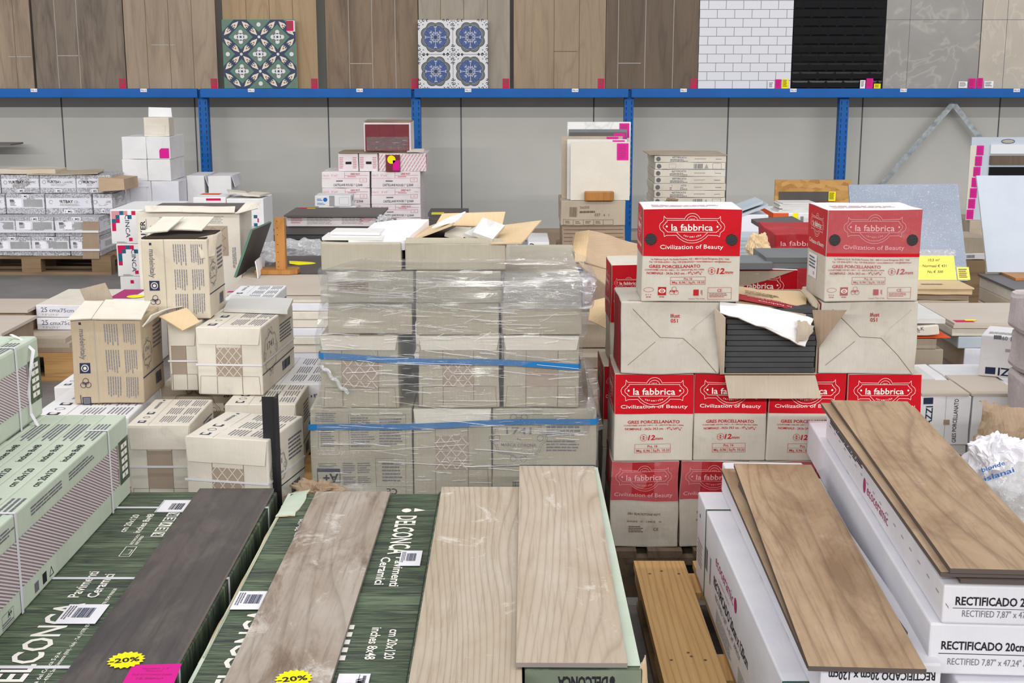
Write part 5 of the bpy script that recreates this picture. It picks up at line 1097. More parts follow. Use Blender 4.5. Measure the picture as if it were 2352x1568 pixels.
def fab_front(p, kind='wide', red='carton_red', wi='ink_white', ri='ink_red', body=True, redf=None):
    W, H_ = p.W, p.H; wide = kind == 'wide'; rf = redf or (.494 if wide else .548)
    p.layer = 1; p.rect(.0015, H_*rf, W-.0015, H_-.0015, red, 6); p.layer = 2.2
    cy = H_*(.81 if wide else .815); s = W*(.33 if wide else .42); plaque(p, W*.5, cy, s, wi)
    p.text('Civilization of Beauty', W*.5, H_*(.572 if wide else .615), H_*(.045 if wide else .04), wi, .004, al='c', w=W*(.645 if wide else .84))
    if red == 'carton_red_faded': p.rect(.002, H_*rf, W-.002, H_*(rf+.035), 'carton_red', 1)
    if wide:
        p.text('La Fabbrica S.p.A. Via Emilia Ponente, 925 \u2022 48014 Castel Bolognese (RA) \u2022 Italy', W*.49, H_*.455, H_*.018, ri, .01, al='c', w=W*.8)
        p.text('Tel. +39 0546-659911 \u2022 Fax. +39 0546-656223 \u2022 www.lafabbrica.it \u2022 info@lafabbrica.it', W*.49, H_*.425, H_*.018, ri, .01, al='c', w=W*.84)
        p.text('GRES PORCELLANATO', W*.33, H_*.37, H_*.032, ri, .02, al='c', w=W*.52); p.text('CONFORME UNI EN 14411 - G - GROUP BIa ISO 13006', W*.33, H_*.34, H_*.016, ri, .01, al='c', w=W*.6)
        p.text('NOMINALE - 24,5x 24,5 cm. - 9\u2075/\u2088"x9\u2075/\u2088"', W*.33, H_*.3, H_*.025, ri, .015, al='c', w=W*.56)
        cx, cyy, r = W*.71, H_*.333, H_*.038; tx, ts = W*.76, H_*.06
        bx0, bx1, by0, by1 = W*.29, W*.645, H_*.19, H_*.27
    else:
        p.text('GRES PORCELLANATO', W*.5, H_*.44, H_*.035, ri, .02, al='c', w=W*.66); p.text('CONFORME UNI EN 14411 - G - GROUP BIa ISO 13006', W*.5, H_*.41, H_*.015, ri, .01, al='c', w=W*.76)
        p.text('NOMINALE - 24,5x 24,5 cm. - 9\u2075/\u2088"x9\u2075/\u2088"', W*.5, H_*.365, H_*.025, ri, .015, al='c', w=W*.72)
        cx, cyy, r = W*.38, H_*.275, H_*.038; tx, ts = W*.435, H_*.055
        bx0, bx1, by0, by1 = W*.27, W*.72, H_*.1, H_*.2
    p.ring(cx, cyy, r, .0009, ri, 20); p.line([(cx-r, cyy), (cx+r, cyy)], .0009, ri); p.poly([(cx-r*.35, cyy+r*.55), (cx, cyy+.0005), (cx+r*.35, cyy+r*.55)], ri); p.poly([(cx-r*.35, cyy-r*.55), (cx+r*.35, cyy-r*.55), (cx, cyy-.0005)], ri)
    p.text('12', tx, cyy-ts*.5, ts, ri, .03, sl=.22, w=ts*1.35); p.text('mm', tx+ts*1.45, cyy-ts*.5, ts*.62, ri, .012, sl=.22, w=ts*1.5)
    p.frame(bx0, by0, bx1, by1, .0008, ri); mid = (by0+by1)/2; p.line([(bx0, mid), (bx1, mid)], .0006, ri); p.line([((bx0+bx1)/2-.003, by0), ((bx0+bx1)/2-.003, mid)], .0006, ri)
    p.text('Pcs. 16', (bx0+bx1)/2, mid+.003, (by1-mid)*.55, ri, .012, al='c'); p.text('Mq. 0,96', bx0+(bx1-bx0)*.24, by0+.003, (by1-mid)*.55, ri, .012, al='c', w=(bx1-bx0)*.38); p.text('Sq.Ft. 10.33', bx0+(bx1-bx0)*.74, by0+.003, (by1-mid)*.55, ri, .012, al='c', w=(bx1-bx0)*.46)
    if wide:
        y = H_*.1; p.ring(W*.075, y+H_*.03, W*.05, .0008, ri, 16, r2=H_*.024); p.text('E  V  A', W*.075, y-H_*.03, H_*.014, ri, .01, al='c'); p.text('83186', W*.075, y-H_*.055, H_*.014, ri, .015, al='c')
        p.rect(W*.168, y-H_*.03, W*.25, y+H_*.06, ri); p.layer = 3; p.disc(W*.209, y+H_*.017, W*.035, 'carton_cream', 14, H_*.025); p.layer = 4; p.ring(W*.209, y+H_*.017, W*.013, .002, ri, 10); p.layer = 2.2; p.text('83186', W*.209, y-H_*.055, H_*.014, ri, .015, al='c')
        for k in range(3):
            a = k*2*PI/3+PI/2; p.ring(W*.33+math.cos(a)*W*.025, y+H_*.015+math.sin(a)*H_*.026, W*.024, .0008, ri, 8)
        p.text('RE2Y', W*.33, y+H_*.005, H_*.02, ri, .02, al='c', w=W*.08); p.rect(W*.525, y-H_*.03, W*.58, y+H_*.035, ri); p.greek(W*.6, y-H_*.03, W*.62, y+H_*.03, 2, ri, True); p.text('Ceramic Tiles of Italy', W*.56, y-H_*.07, H_*.014, ri, 0, al='c', w=W*.17)
        p.frame(W*.675, y-H_*.07, W*.92, y+H_*.055, .0008, ri); p.text('CE', W*.797, y+H_*.01, H_*.03, ri, .01, al='c'); p.line([(W*.675, y+H_*.002), (W*.92, y+H_*.002)], .0006, ri); p.greek(W*.69, y-H_*.05, W*.905, y-H_*.004, 3, ri, fill=.4)
def side_red(p, rf, red='carton_red'):
    p.layer = 1; p.rect(.0015, p.H*rf, p.W-.0015, p.H-.0015, red, 6); p.layer = 2.2
    plaque(p, p.W*.5, p.H*.81, p.W*.36, 'ink_white'); p.text('Civilization of Beauty', p.W*.5, p.H*.58, p.H*.045, 'ink_white', .004, al='c', w=p.W*.8)
def top_white(p): p.greek(p.W*.1, p.H*.2, p.W*.9, p.H*.5, 3, 'ink_pink', fill=.3)
def holes(red=None):
    def f(t, w, d, h, bd):
        for x, z in ((-w/2+w*.083, h*.672), (w/2-w*.098, h*.668)):
            m = MB(); p = Pad(m, (0, -.0012, 0), (1, 0, 0), (0, 0, 1)); p.layer = 2.6; p.disc(x, z, w*.059, 'dark_gap', 20); p.layer = 3
            for q in range(-4, 5):
                hw = math.sqrt(max(0, (w*.056)**2-(q*w*.012)**2)); p.line([(x-hw, z+q*w*.012-.001), (x+hw, z+q*w*.012+.001)], .0007, 'ink_grey')
            label_part(t, 'hand_hole', m)
    return f
FG = 'red and cream tile cartons'
pallet(.26, 1.16, FS-.02, .9, 'old grey-brown wooden pallet under the red and cream cartons', 'pallet_dark', along='Y')
z0, z1, z2, z3, z4 = .1445, fz(1060), fz(858), fz(691), fz(477)
def xp(a, b, y, Y=FS): return atY(a, y, Y).x, atY(b, y, Y).x
# row 1: water-stained
def pr_old(P):
    fab_front(P['F'], 'narrow', 'carton_red_faded', 'ink_fadedwhite', 'ink_grey', redf=.56) if False else None
    p = P['F']; W, H_ = p.W, p.H; p.rect(.001, H_*.55, W-.001, H_-.001, 'carton_red_faded', 6); p.layer = 2; p.rect(W*.3, H_*.62, W*.62, H_-.002, 'carton_red_old'); p.layer = 3; plaque(p, W*.48, H_*.83, W*.42, 'ink_fadedwhite'); p.text('Civilization of Beauty', W*.48, H_*.6, H_*.045, 'ink_fadedwhite', .004, al='c', w=W*.85)
    p.text('2061 BLACKSTONE RETT.', W*.5, H_*.385, H_*.025, 'ink_brown', .015, al='c', w=W*.48); p.text('24.5x24.5    U    1.540U3    16', W*.5, H_*.3, H_*.02, 'ink_brown', .015, al='c', w=W*.5); p.greek(W*.28, H_*.18, W*.5, H_*.26, 4, 'ink_brown'); p.text('CE', W*.68, H_*.2, H_*.035, 'ink_brown', .01, al='c')
    P['L'].rect(.002, H_*.55, P['L'].W-.002, H_-.002, 'carton_red_faded', 5)
for i, (a, b) in enumerate(((1405, 1560), (1562, 1716), (1718, 1872), (1874, 2028), (2030, 2110))):
    x0, x1 = xp(a, b, 1160); carton('red_carton', ['water-stained faded red and cream carton standing on the pallet, bottom row leftmost', 'stained faded red carton, bottom row, second from the left', 'red carton, bottom row, third from the left, mostly hidden by the white long boxes', 'red carton, bottom row, fourth from the left', 'red carton, bottom row, rightmost'][i], x0, x1, z0, z1, FS+.005, .26, 'white_dirty', pr_old, FG, dent=.007)
for i, (a, b) in enumerate(((1411, 1592), (1594, 1762), (1764, 1940), (1942, 2113))):
    x0, x1 = xp(a, b, 960); carton('red_carton', 'red and cream lettered carton, second row, ' + ['leftmost, with clear tape on its plaque', 'second from the left', 'third from the left, under the hanging kraft flap', 'rightmost, behind the wood-look plank'][i], x0, x1, z1+.0005, z2, FS+(.0, .008, .004, .0)[i], .26, 'fab_cream', lambda P: [fab_front(P['F'], 'narrow'), side_red(P['L'], .548)], FG, dent=.003, rz=0)
# row 3: cartons lying with the stamped end forward
def pr_end(P):
    p = P['F']; W, H_ = p.W, p.H; p.text('Ifust', W*.5, H_*.79, .0105, 'ink_red', .02); p.text('051', W*.5, H_*.72, .0105, 'ink_red', .02)
    sg = [(W*.12, H_*.9), (W*.3, H_*.66), (W*.4, H_*.52), (W*.62, H_*.5), (W*.8, H_*.28), (W*.97, H_*.02)]; p.line(sg, .0014, 'ink_brown'); p.line([(W*.07, H_*.12), (W*.35, H_*.46)], .0011, 'ink_brown'); p.line([(W*.7, H_*.62), (W*.93, H_*.88)], .0009, 'ink_palegrey')
    P['L'].rect(.03, .002, P['L'].W-.002, H_-.002, 'carton_red_old', 5); P['T'].greek(.02, .01, W*.95, .02, 1, 'ink_pink')
x0, x1 = xp(1425, 1653, 780); carton('white_end_carton', 'carton lying end-on with a stamped plain white end, left of the open dark tile carton', x0, x1, z2+.0005, z3, FS-.012, .26, 'white_dirty', pr_end, FG, dent=.004)
x0, x1 = xp(1882, 2104, 780); carton('white_end_carton', 'carton lying end-on with a stamped plain white end, right of the open dark tile carton', x0, x1, z2+.0005, z3, FS-.008, .26, 'white_dirty', pr_end, FG, dent=.004)
# open carton of dark tiles
x0, x1 = xp(1657, 1880, 780); t = thing('open_tile_carton', ((x0+x1)/2, FS-.01, z2+.0005), 0, 'torn open carton of stacked dark tiles between the two white-ended cartons', 'box'); w = x1-x0; h = z3-z2
m = MB(); m.box(-w/2, -w/2+.004, .0, .27, 0, h-.002, 'kraft_grey'); m.box(w/2-.004, w/2, .01, .27, 0, h-.01, 'kraft_grey'); m.box(-w/2+.004, w/2-.004, .262, .268, 0, h-.01, 'kraft_grey'); m.box(-w/2+.004, w/2-.004, .0, .262, 0, .003, 'kraft_grey'); m.dent(.001).build('carton_body', t)
def fpart(nm, c, mt, lb, n=8, curl=.006, m2='kraft_grey', jag=0, ed=(), seed=1, pr=None):
    m = MB(); m.sheet(c, .003, mt, n, curl, m2, seed, jag, ed)
    if pr: pr(m, c)
    o = m.build(nm, t, True); o['label'] = lb
Yf = FS-.012
fpart('hanging_flap', [atY(1664, 862, Yf-.006), atY(1872, 862, Yf-.006), atY(1886, 915, Yf-.03), atY(1674, 915, Yf-.03)], 'kraft_pale', 'pale kraft flap hanging below the tiles', curl=.004)
m = MB(); m.sheet([atY(1655, 718, Yf-.03), atY(1855, 797, Yf-.04), atY(1872, 728, Yf-.0), atY(1654, 690, Yf-.0)], .003, 'carton_white', 10, .012, 'kraft_grey', 3, .006, ('b', 'r')); o = m.build('torn_front_flap', t, True); o['label'] = 'white crumpled front flap torn and hanging across the tiles'
m = MB(); m.sheet([atY(1690, 694, Yf), atY(1850, 727, Yf), atY(1852, 672, Yf+.15), atY(1696, 657, Yf+.15)], .003, 'kraft_pale', 8, .008, 'kraft_grey', 2); p0, p1 = atY(1694, 693, Yf), atY(1848, 722, Yf); u_ = (p1-p0).normalized(); v_ = (atY(1696, 665, Yf+.12)-p0).normalized(); p = Pad(m, p0+Vector((0, 0, .006)), u_, v_, eps=.002); W = (p1-p0).length
p.rect(0, 0, W, .055, 'carton_red_old', 4); p.layer = 2; p.text('Civilization of Beauty', W*.93, .045, .010, 'ink_fadedwhite', .004, rot=2, w=W*.8); p.text('la fabbrica', W*.8, .022, .014, 'ink_fadedwhite', .01, rot=2, w=W*.5); p.greek(W*.1, .07, W*.7, .1, 3, 'ink_brown'); o = m.build('top_flap', t, True); o['label'] = 'kraft top flap with a red printed strip'
fpart('right_flap', [atY(1866, 712, Yf), atY(1878, 800, Yf-.0), atY(1886, 790, Yf-.02), atY(1945, 712, Yf-.06)], 'kraft_dark', 'brown flap turned out to the right', curl=.003, m2='kraft_dark')
fpart('torn_edge', [atY(1838, 672, Yf+.1), atY(1870, 715, Yf+.02), atY(1885, 700, Yf+.03), atY(1842, 655, Yf+.13)], 'kraft_grey', 'ragged torn cardboard edge', curl=.015, jag=.01, ed=('t', 'b', 'l'), seed=6)
fpart('torn_edge', [atY(1825, 790, Yf-.043), atY(1855, 785, Yf-.043), atY(1878, 745, Yf-.03), atY(1830, 730, Yf-.035)], 'kraft_grey', 'ragged torn cardboard edge', curl=.012, jag=.012, ed=('t', 'b', 'l', 'r'), seed=9)
fpart('left_flap', [atY(1653, 860, Yf-.004), atY(1661, 858, Yf-.02), atY(1664, 730, Yf-.03), atY(1640, 706, Yf-.03)], 'kraft_grey', 'narrow flap edge on the left', curl=.004)
n = 12; th = (h-.022)/n
for i in range(n):
    dx = random.uniform(-.003, .003); o = MB().rbox(w-.022, .245, th-.0016, 'anthracite', .001, 1).build('dark_tile'); wv = (w-.022)/2
    o.location = ((x0+x1)/2+dx, FS-.012+.0+random.uniform(0, .004)+.1225-.1225+.1225, z2+.005+i*th); tag(o, 'dark grey square tile lying in the torn open carton, %s from the bottom' % ORD[i], 'tile', 'dark tiles in the torn open carton')
# row 4: two upright cartons
x0, x1 = xp(1474, 1698, 585)
def side_white(P): P['L'].rect(.001, P['L'].H*.49, P['L'].W-.001, P['L'].H-.001, 'carton_red', 5)
carton('red_carton', 'bright red and cream lettered carton with two hand holes, standing highest on the left', x0, x1, z3+.0005, z4, FS-.02, .2, 'fab_cream', lambda P: [fab_front(P['F'], 'wide'), side_red(P['L'], .494), top_white(P['T'])], FG, parts=holes(), dent=.003, rz=math.radians(-1.5), top='carton_white')
x0, x1 = xp(1892, 2110, 588)
def lb_side(P):
    side_red(P['L'], .494); p = P['L']; p.layer = 2; p.rect(p.W*.12, p.H*.2, p.W*.6, p.H*.46, 'sticker'); p.layer = 3; p.greek(p.W*.16, p.H*.3, p.W*.55, p.H*.44, 4, 'ink_grey'); p.text('CE', p.W*.42, p.H*.24, p.H*.03, 'ink_black', .01)
carton('red_carton', 'sun-faded red and cream lettered carton with two hand holes, standing highest on the right', x0, x1, z3+.0005, z4-.002, FS-.02, .2, 'fab_cream', lambda P: [fab_front(P['F'], 'wide', 'carton_red_faded', 'ink_fadedwhite', 'ink_dullred'), lb_side(P), top_white(P['T'])], FG, parts=holes(), dent=.003, rz=math.radians(2.0), top='carton_white')
# behind left
x0, x1 = xp(1402, 1480, 720, 3.9); carton('red_carton', 'red and cream carton standing behind on the left, upper one', x0, x1, atY(1420, 835, 3.9).z, atY(1420, 607, 3.9).z, 3.9, .2, 'carton_cream', lambda P: [fab_front(P['F'], 'narrow', redf=.42), side_red(P['L'], .42)], FG, dent=.004)
x0, x1 = xp(1386, 1455, 860, 3.88); zb_ = atY(1420, 835, 3.9).z
carton('red_carton', 'red and cream carton standing behind on the left, lower one', x0, x1, zb_-.26, zb_-.001, 3.88, .24, 'carton_cream_old', lambda P: [fab_front(P['F'], 'narrow', redf=.35), side_red(P['L'], .35)], FG, dent=.004)
carton('red_carton', 'dirty carton standing behind on the left, under the two red ones, low down', x0, x1, .1445, zb_-.262, 3.88, .24, 'white_dirty', None, FG, dent=.004)
# behind centre: red carton with torn face and tiles on it
Yc = 3.92; x0, x1 = xp(1640, 1835, 640, Yc); zc1 = atY(1750, 618, Yc).z
def torn_face(P):
    fab_front(P['F'], 'wide', redf=.3); p = P['F']; p.layer = 3.5; W, H_ = p.W, p.H; p.poly([(0, H_*.98), (W*.95, H_*.99), (W*.6, H_*.86), (W*.35, H_*.8), (W*.15, H_*.7), (0, H_*.55)], 'kraft_grey')
carton('red_carton', 'red carton with its face partly torn to kraft, behind the open dark tile carton', x0, x1, zc1-.256, zc1, Yc, .22, 'carton_white', torn_face, FG, dent=.004)
carton('red_carton', 'plain hidden carton carrying the torn-faced red carton', x0, x1, .1445, zc1-.257, Yc, .22, 'carton_cream', None, FG, n=2)
xt0, xt1 = xp(1660, 1775, 610, Yc-.02); m = MB(); m.rbox(xt1-xt0, .17, .022, 'grey_tile', .002, 1); o = m.build('grey_tile'); o.location = ((xt0+xt1)/2, Yc-.02+.085, zc1+.001); tag(o, 'pair of thick grey tiles lying on the torn-faced red carton, left side', 'tile')
for i in range(2):
    o = MB().box(-.13, .13, -.11, .11, 0, .016, 'grey_tile').build('grey_tile'); o.location = (atY(1860, 605, Yc).x, Yc+.12, zc1+.001+i*.017); tag(o, 'grey tile on the right end of the torn-faced red carton, %s of two' % ['lower', 'upper'][i], 'tile', 'grey tiles by the faded carton')
# ---------------------------------------------------------------- clutter between the two tall red cartons
Yd = 5.2
def blk(nm, s, cat, x0p, y0p, x1p, y1p, Y, dep, mt, pr=None, z0=.002, dent=.004, grp=None):
    x0, x1, zz, z1 = pxbox(x0p, y0p, x1p, y1p, Y, z0=z0); return carton(nm, s, x0, x1, z0, z1, Y, dep, mt, pr, grp, dent=dent, cat=cat), z1
blk('maroon_carton', 'crumpled dark red carton behind the gap, near the faded carton', 'box', 1778, 532, 1900, 603, 4.5, .3, 'carton_red_old', lambda P: [P['F'].rect(0, P['F'].H*.0, P['F'].W, P['F'].H*.55, 'kraft_pale', 3), P['F'].text('la fabbrica', .02, P['F'].H-.05, .02, 'ink_fadedwhite', .0, w=.13)], dent=.012, z0=.3)
blk('plain_carton', 'kraft carton supporting the crumpled dark red carton', 'box', 1778, 600, 1900, 700, 4.5, .3, 'kraft', None, z0=.002) if False else carton('plain_carton', 'kraft carton supporting the crumpled dark red carton', *xp(1778, 1900, 600, 4.5), .002, .298, 4.5, .3, 'kraft')
m = crumple('', '', *atY(1741, 572, 4.45)[:], .04, .05, .055, 'kraft_pale', 21, amp=.3); m.build('torn_carton_end'); o = [q for q in COL.objects if q.name.startswith('torn_carton_end')][-1]; tag(o, 'crushed torn kraft carton end between the two tall red cartons', 'cardboard')
m = MB(); m.sheet([atY(1742, 594, 4.44), atY(1760, 600, 4.44), atY(1762, 556, 4.44), atY(1748, 548, 4.44)], .003, 'carton_red_old', 6, .012); o2 = m.build('red_print_flap', o, True); o2['label'] = 'torn red printed flap'
carton('plain_carton', 'worn kraft carton under the crushed carton end', *xp(1715, 1776, 600, 4.5), .002, atY(1741, 602, 4.5).z, 4.42, .25, 'kraft_grey', None, dent=.004)
o_, zz = blk('film_wrapped_carton', 'pale carton wrapped in film with grey slats leaning on it', 'box', 1640, 493, 1766, 530, 6.2, .35, 'carton_cool', None, z0=.002)
for k, (ya, yb) in enumerate(((531, 545), (546, 560), (561, 575), (576, 590))): pass
for k in range(5):
    o = MB().box(-.17, .13, -.1, .1, 0, .018, 'tile_blue').build('stacked_tile'); z_ = atY(1720, 590-k*9, 5.6).z; o.location = (atY(1710, 560, 5.6).x, 5.7, z_); tag(o, 'blue-grey tile, %s from the bottom, piled right of the left tall red carton' % ORD[k], 'tile', 'blue-grey tile pile')
z_ = atY(1720, 590, 5.6).z; tag(MB().box(atY(1710, 560, 5.6).x-.17, atY(1710, 560, 5.6).x+.13, 5.6, 5.8, .002, z_-.002, 'carton_cool').build('plain_carton'), 'pale carton beneath the pile of blue-grey tiles', 'box')
for k, (pa, pb, s) in enumerate((((1685, 505), (1764, 475), 'lower grey slat sloping up to the right'), ((1685, 492), (1752, 468), 'upper grey slat sloping up to the right'))):
    A_, B_ = atY(*pa, 6.2), atY(*pb, 6.2); m = MB(); m.prism([A_, B_, B_+Vector((0, 0, .014)), A_+Vector((0, 0, .014))], (0, .2, .0), 'tile_blue'); tag(m.build('slate_strip'), s+' on the film-wrapped carton', 'tile', 'grey slats on the wrapped carton')
m = MB(); A_ = atY(1752, 528, 5.0); B_ = atY(1850, 521, 5.0); m.prism([A_, B_, B_+Vector((0, 0, .015)), A_+Vector((0, 0, .015))], (0, .25, 0), 'slate_dark'); tag(m.build('dark_tile'), 'dark tile lying across the clutter behind the faded carton', 'tile')
tag(MB().box(A_.x+.03, B_.x, 5.02, 5.24, .002, A_.z-.002, 'carton_cool').build('plain_carton'), 'pale carton below the dark tile behind the faded carton', 'box')
tag(MB().sheet([atY(1742, 540, 4.9), atY(1790, 548, 4.9), atY(1835, 523, 5.0), atY(1760, 528, 5.0)], .012, 'slate_dark', 3, 0).build('dark_tile'), 'broken dark tile tilted over the crushed carton end', 'tile')
# orange box with white sample tiles
x0, x1, zz, z1 = pxbox(1776, 489, 1900, 520, 7.6, z0=.002)
carton('orange_carton', 'orange and white tile carton under the white sample tiles', x0, x1, .002, z1, 7.6, .4, 'carton_white', lambda P: [P['F'].rect(0, 0, P['F'].W*.28, P['F'].H, 'orange'), P['F'].rect(P['F'].W*.36, 0, P['F'].W*.46, P['F'].H, 'yellow'), P['F'].bars(P['F'].W*.5, P['F'].H-.08, P['F'].W*.56, P['F'].H-.02, 'ink_grey'), P['L'].rect(0, 0, P['L'].W, P['L'].H, 'orange')])
for k in range(8):
    o = MB().box(-.1, .1, -.09, .09, 0, .0055, 'tile_light').build('thin_sample_tile'); o.location = (atY(1825, 480, 7.7).x+random.uniform(-.02, .02), 7.75, z1+.001+k*.0065); o.rotation_euler = (0, 0, random.uniform(-.12, .12)); tag(o, 'thin pale sample tile, %s from the bottom of the small pile on the orange carton' % ORD[k], 'tile', 'thin sample tiles')
YO = 8.4; x0, x1, zz, z1 = pxbox(1779, 413, 1953, 520, YO, z0=.35)
t = thing('sample_board', ((x0+x1)/2, YO, .35), 0, 'wood chip board carrying dark and pale sample strips and a yellow tag', 'board'); w = x1-x0; m = MB(); m.box(-w/2, w/2, 0, .018, 0, z1-.35, 'osb'); m.build('chip_board', t)
def lx(a): return atY(a, 450, YO).x-(x0+x1)/2
def lz(a): return atY(1850, a, YO).z-.35
m = MB(); m.box(lx(1789), lx(1903), -.01, -.001, lz(463), lz(440), 'slate_dark'); label_part(t, 'dark_sample_strip', m); m = MB(); m.box(lx(1790), lx(1868), -.012, -.001, lz(490), lz(465), 'cream_tile'); label_part(t, 'pale_sample_strip', m); m = MB(); m.box(lx(1869), lx(1948), -.01, -.001, lz(492), lz(465), 'tile_light'); label_part(t, 'pale_sample_strip', m)
m = MB(); p = Pad(m, (lx(1902), -.013, lz(461)), (1, 0, 0), (0, 0, 1)); p.rect(0, 0, .045, .06, 'yellow'); p.layer = 2; p.greek(.004, .01, .04, .055, 5, 'ink_black'); m.build('price_tag', t)
m = MB(); p = Pad(m, (lx(1825), -.014, lz(467)), (1, 0, 0), (0, 0, 1)); p.rect(0, 0, .12, .006, 'yellow'); m.build('yellow_tape', t)
tag(MB().box(x0, x1, YO, YO+.3, .002, .349, 'kraft_grey').build('plain_carton'), 'carton standing under the wood chip sample board', 'box')
# thin stacked printed boxes
YR = 9.5; x0, x1, zz, ztop = pxbox(1502, 357, 1666, 470, YR)
nb = 7; hb = (ztop-zz)/nb
def pr_rett(k):
    def f(P):
        p = P['F']; W, H_ = p.W, p.H; p.disc(W*.055, H_*.5, H_*.34, 'ink_grey', 14)
        if k in (5, 0): p.frame(W*.2, H_*.2, W*.3, H_*.8, .002, 'ink_palegrey'); p.bars(W*.55, H_*.15, W*.68, H_*.85, 'ink_grey', 8); p.poly([(W*.7, H_*.15), (W*.76, H_*.15), (W*.73, H_*.85)], 'ink_palegrey'); p.frame(W*.82, H_*.1, W*.94, H_*.9, .002, 'ink_grey'); p.rect(W*.1, H_*.02, W*.99, H_*.15, 'band_grey')
        else: p.text('RETTIFICATO', W*.25, H_*.6, H_*.26, 'ink_grey', .02, w=W*.2); p.greek(W*.22, H_*.1, W*.48, H_*.5, 2, 'ink_grey'); p.greek(W*.56, H_*.4, W*.74, H_*.65, 1, 'ink_palegrey'); p.greek(W*.85, H_*.4, W*.95, H_*.55, 1, 'ink_grey')
    return f
for i in range(nb):
    carton('flat_tile_box', 'thin cream box in the tall stack against the wall, %s from the bottom' % ORD[i], x0+(.006 if i % 2 else 0), x1+random.uniform(-.006, .006), zz+i*hb+.0003, zz+(i+1)*hb, YR, .5, 'carton_cream', pr_rett(i), 'thin cream boxes stacked against the wall', dent=.003)
tag(MB().sheet([Vector((x0-.04, YR-.01, ztop+.008)), Vector((x1+.006, YR-.01, ztop+.004)), Vector((x1+.006, YR+.48, ztop+.006)), Vector((x0-.04, YR+.48, ztop+.01))], .005, 'kraft_grey', 6, .004).build('cardboard_sheet'), 'grey-brown cardboard sheet lying on the stack of thin cream boxes', 'cardboard')
carton('plain_carton', 'large plain carton under the stack of thin cream boxes', x0-.02, x1, .002, zz-.001, YR, .5, 'carton_cream', None, n=3)
m = crumple('', '', *atY(1543, 462, 9.3)[:], .05, .04, .025, 'kraft_dark', 31, amp=.4); tag(m.build('carton_scrap'), 'lump of torn brown carton before the thin cream boxes', 'cardboard'); tag(MB().box(atY(1530, 462, 9.3).x, atY(1556, 462, 9.3).x, 9.27, 9.35, .002, atY(1543, 462, 9.3).z-.027, 'kraft_grey').build('plain_carton'), 'narrow carton carrying the torn brown lump', 'box')
# brown cartons with leaning display tiles
YBb = 8.5; zc = [.002, .3, atY(1360, 570, YBb).z, atY(1360, 518, YBb).z, atY(1360, 461, YBb).z]
zc[1] = (zc[0]+zc[2])/2+.08
def pr_br(P):
    p = P['F']; W, H_ = p.W, p.H; p.bars(W*.13, H_*.35, W*.25, H_*.75, 'ink_brown', 9); p.text('TAA33333', W*.29, H_*.68, H_*.1, 'ink_brown', .01, w=W*.15); p.greek(W*.29, H_*.5, W*.56, H_*.6, 1, 'ink_brown', fill=.8); p.text('037', W*.52, H_*.38, H_*.11, 'ink_brown', .02); p.text('4   1', W*.66, H_*.38, H_*.1, 'ink_brown', .01)
    for k in range(5): p.frame(W*(.04+k*.155), H_*.04, W*(.195+k*.155), H_*.24, .002, 'ink_brown'); p.greek(W*(.07+k*.155), H_*.08, W*(.16+k*.155), H_*.2, 2, 'ink_brown', seed=k) if k < 4 else None
def rib(P):
    p = P['F']
    for k in range(5): p.rect(.01, p.H*(.12+k*.17), p.W-.01, p.H*(.15+k*.17), 'ink_brown')
for i in range(4):
    a_, b_ = ((1283, 1440), (1283, 1438), (1292, 1436), (1288, 1436))[i]; x0, x1 = xp(a_, b_, 520, YBb)
    carton('brown_carton', 'brown carton in the stack under the leaning sample tiles, %s' % ['lowest', 'second from the bottom', 'ribbed, third from the bottom', 'topmost, with printed code boxes'][i], x0, x1, zc[i]+.0003, zc[i+1], YBb+random.uniform(0, .02), .45, 'kraft_dark' if i < 3 else 'kraft_grey', [None, None, rib, pr_br][i], 'brown cartons under the leaning sample tiles', dent=.004)
zt = zc[4]+.0015
for k, (a_, b_, y0, y1, yo, mt, tg, s) in enumerate(((1303, 1448, 280, 458, .33, 'white_marble', (1423, 1446, 283, 316), 'white marbled'), (1306, 1440, 297, 440, .27, 'grey_tile', None, 'mid grey'), (1308, 1438, 304, 440, .21, 'slate_dark', (1410, 1436, 306, 319), 'dark grey'),
        (1290, 1430, 313, 443, .15, 'kraft_grey', (1394, 1421, 314, 319), 'taupe'), (1303, 1440, 320, 450, .09, 'tile_light', (1408, 1436, 322, 327), 'speckled greige'), (1311, 1447, 326, 458, .03, 'cream_tile', (1418, 1445, 329, 366), 'cream'))):
    Yk = YBb+yo; x0, x1 = xp(a_, b_, 390, Yk); z1 = atY(1370, y0, Yk+.03).z; hh = z1-zt
    t = thing('sample_tile', ((x0+x1)/2, Yk, zt), 0, '%s sample tile in the leaning row on brown cartons, %s from the front' % (s, ORD[5-k]), 'tile', 'sample tiles leaning on the brown cartons')
    w = x1-x0; m = MB(); m.add([(-w/2, 0, 0), (w/2, 0, 0), (w/2, .04, hh), (-w/2, .04, hh), (-w/2, .01, 0), (w/2, .01, 0), (w/2, .05, hh), (-w/2, .05, hh)], [(0, 1, 2, 3), (5, 4, 7, 6), (1, 5, 6, 2), (4, 0, 3, 7), (3, 2, 6, 7), (4, 5, 1, 0)], mt); m.build('tile_body', t)
    if tg:
        ta, tb, tc, td = tg; X0, X1 = atY(ta, 330, Yk).x-(x0+x1)/2, atY(tb, 330, Yk).x-(x0+x1)/2; Z1 = atY(1430, tc, Yk+.03).z-zt; Z0 = Z1-max(.06, (td-tc)/340)
        m = MB(); v_ = Vector((0, .04, hh)).normalized(); p = Pad(m, Vector((X0, .04*Z0/hh-.001, Z0)), (1, 0, 0), v_); p.rect(0, 0, X1-X0, Z1-Z0, 'magenta'); p.layer = 2; p.greek(.01, .01, X1-X0-.008, Z1-Z0-.01, 7, 'ink_magenta'); label_part(t, 'price_label', m, 'magenta price label')
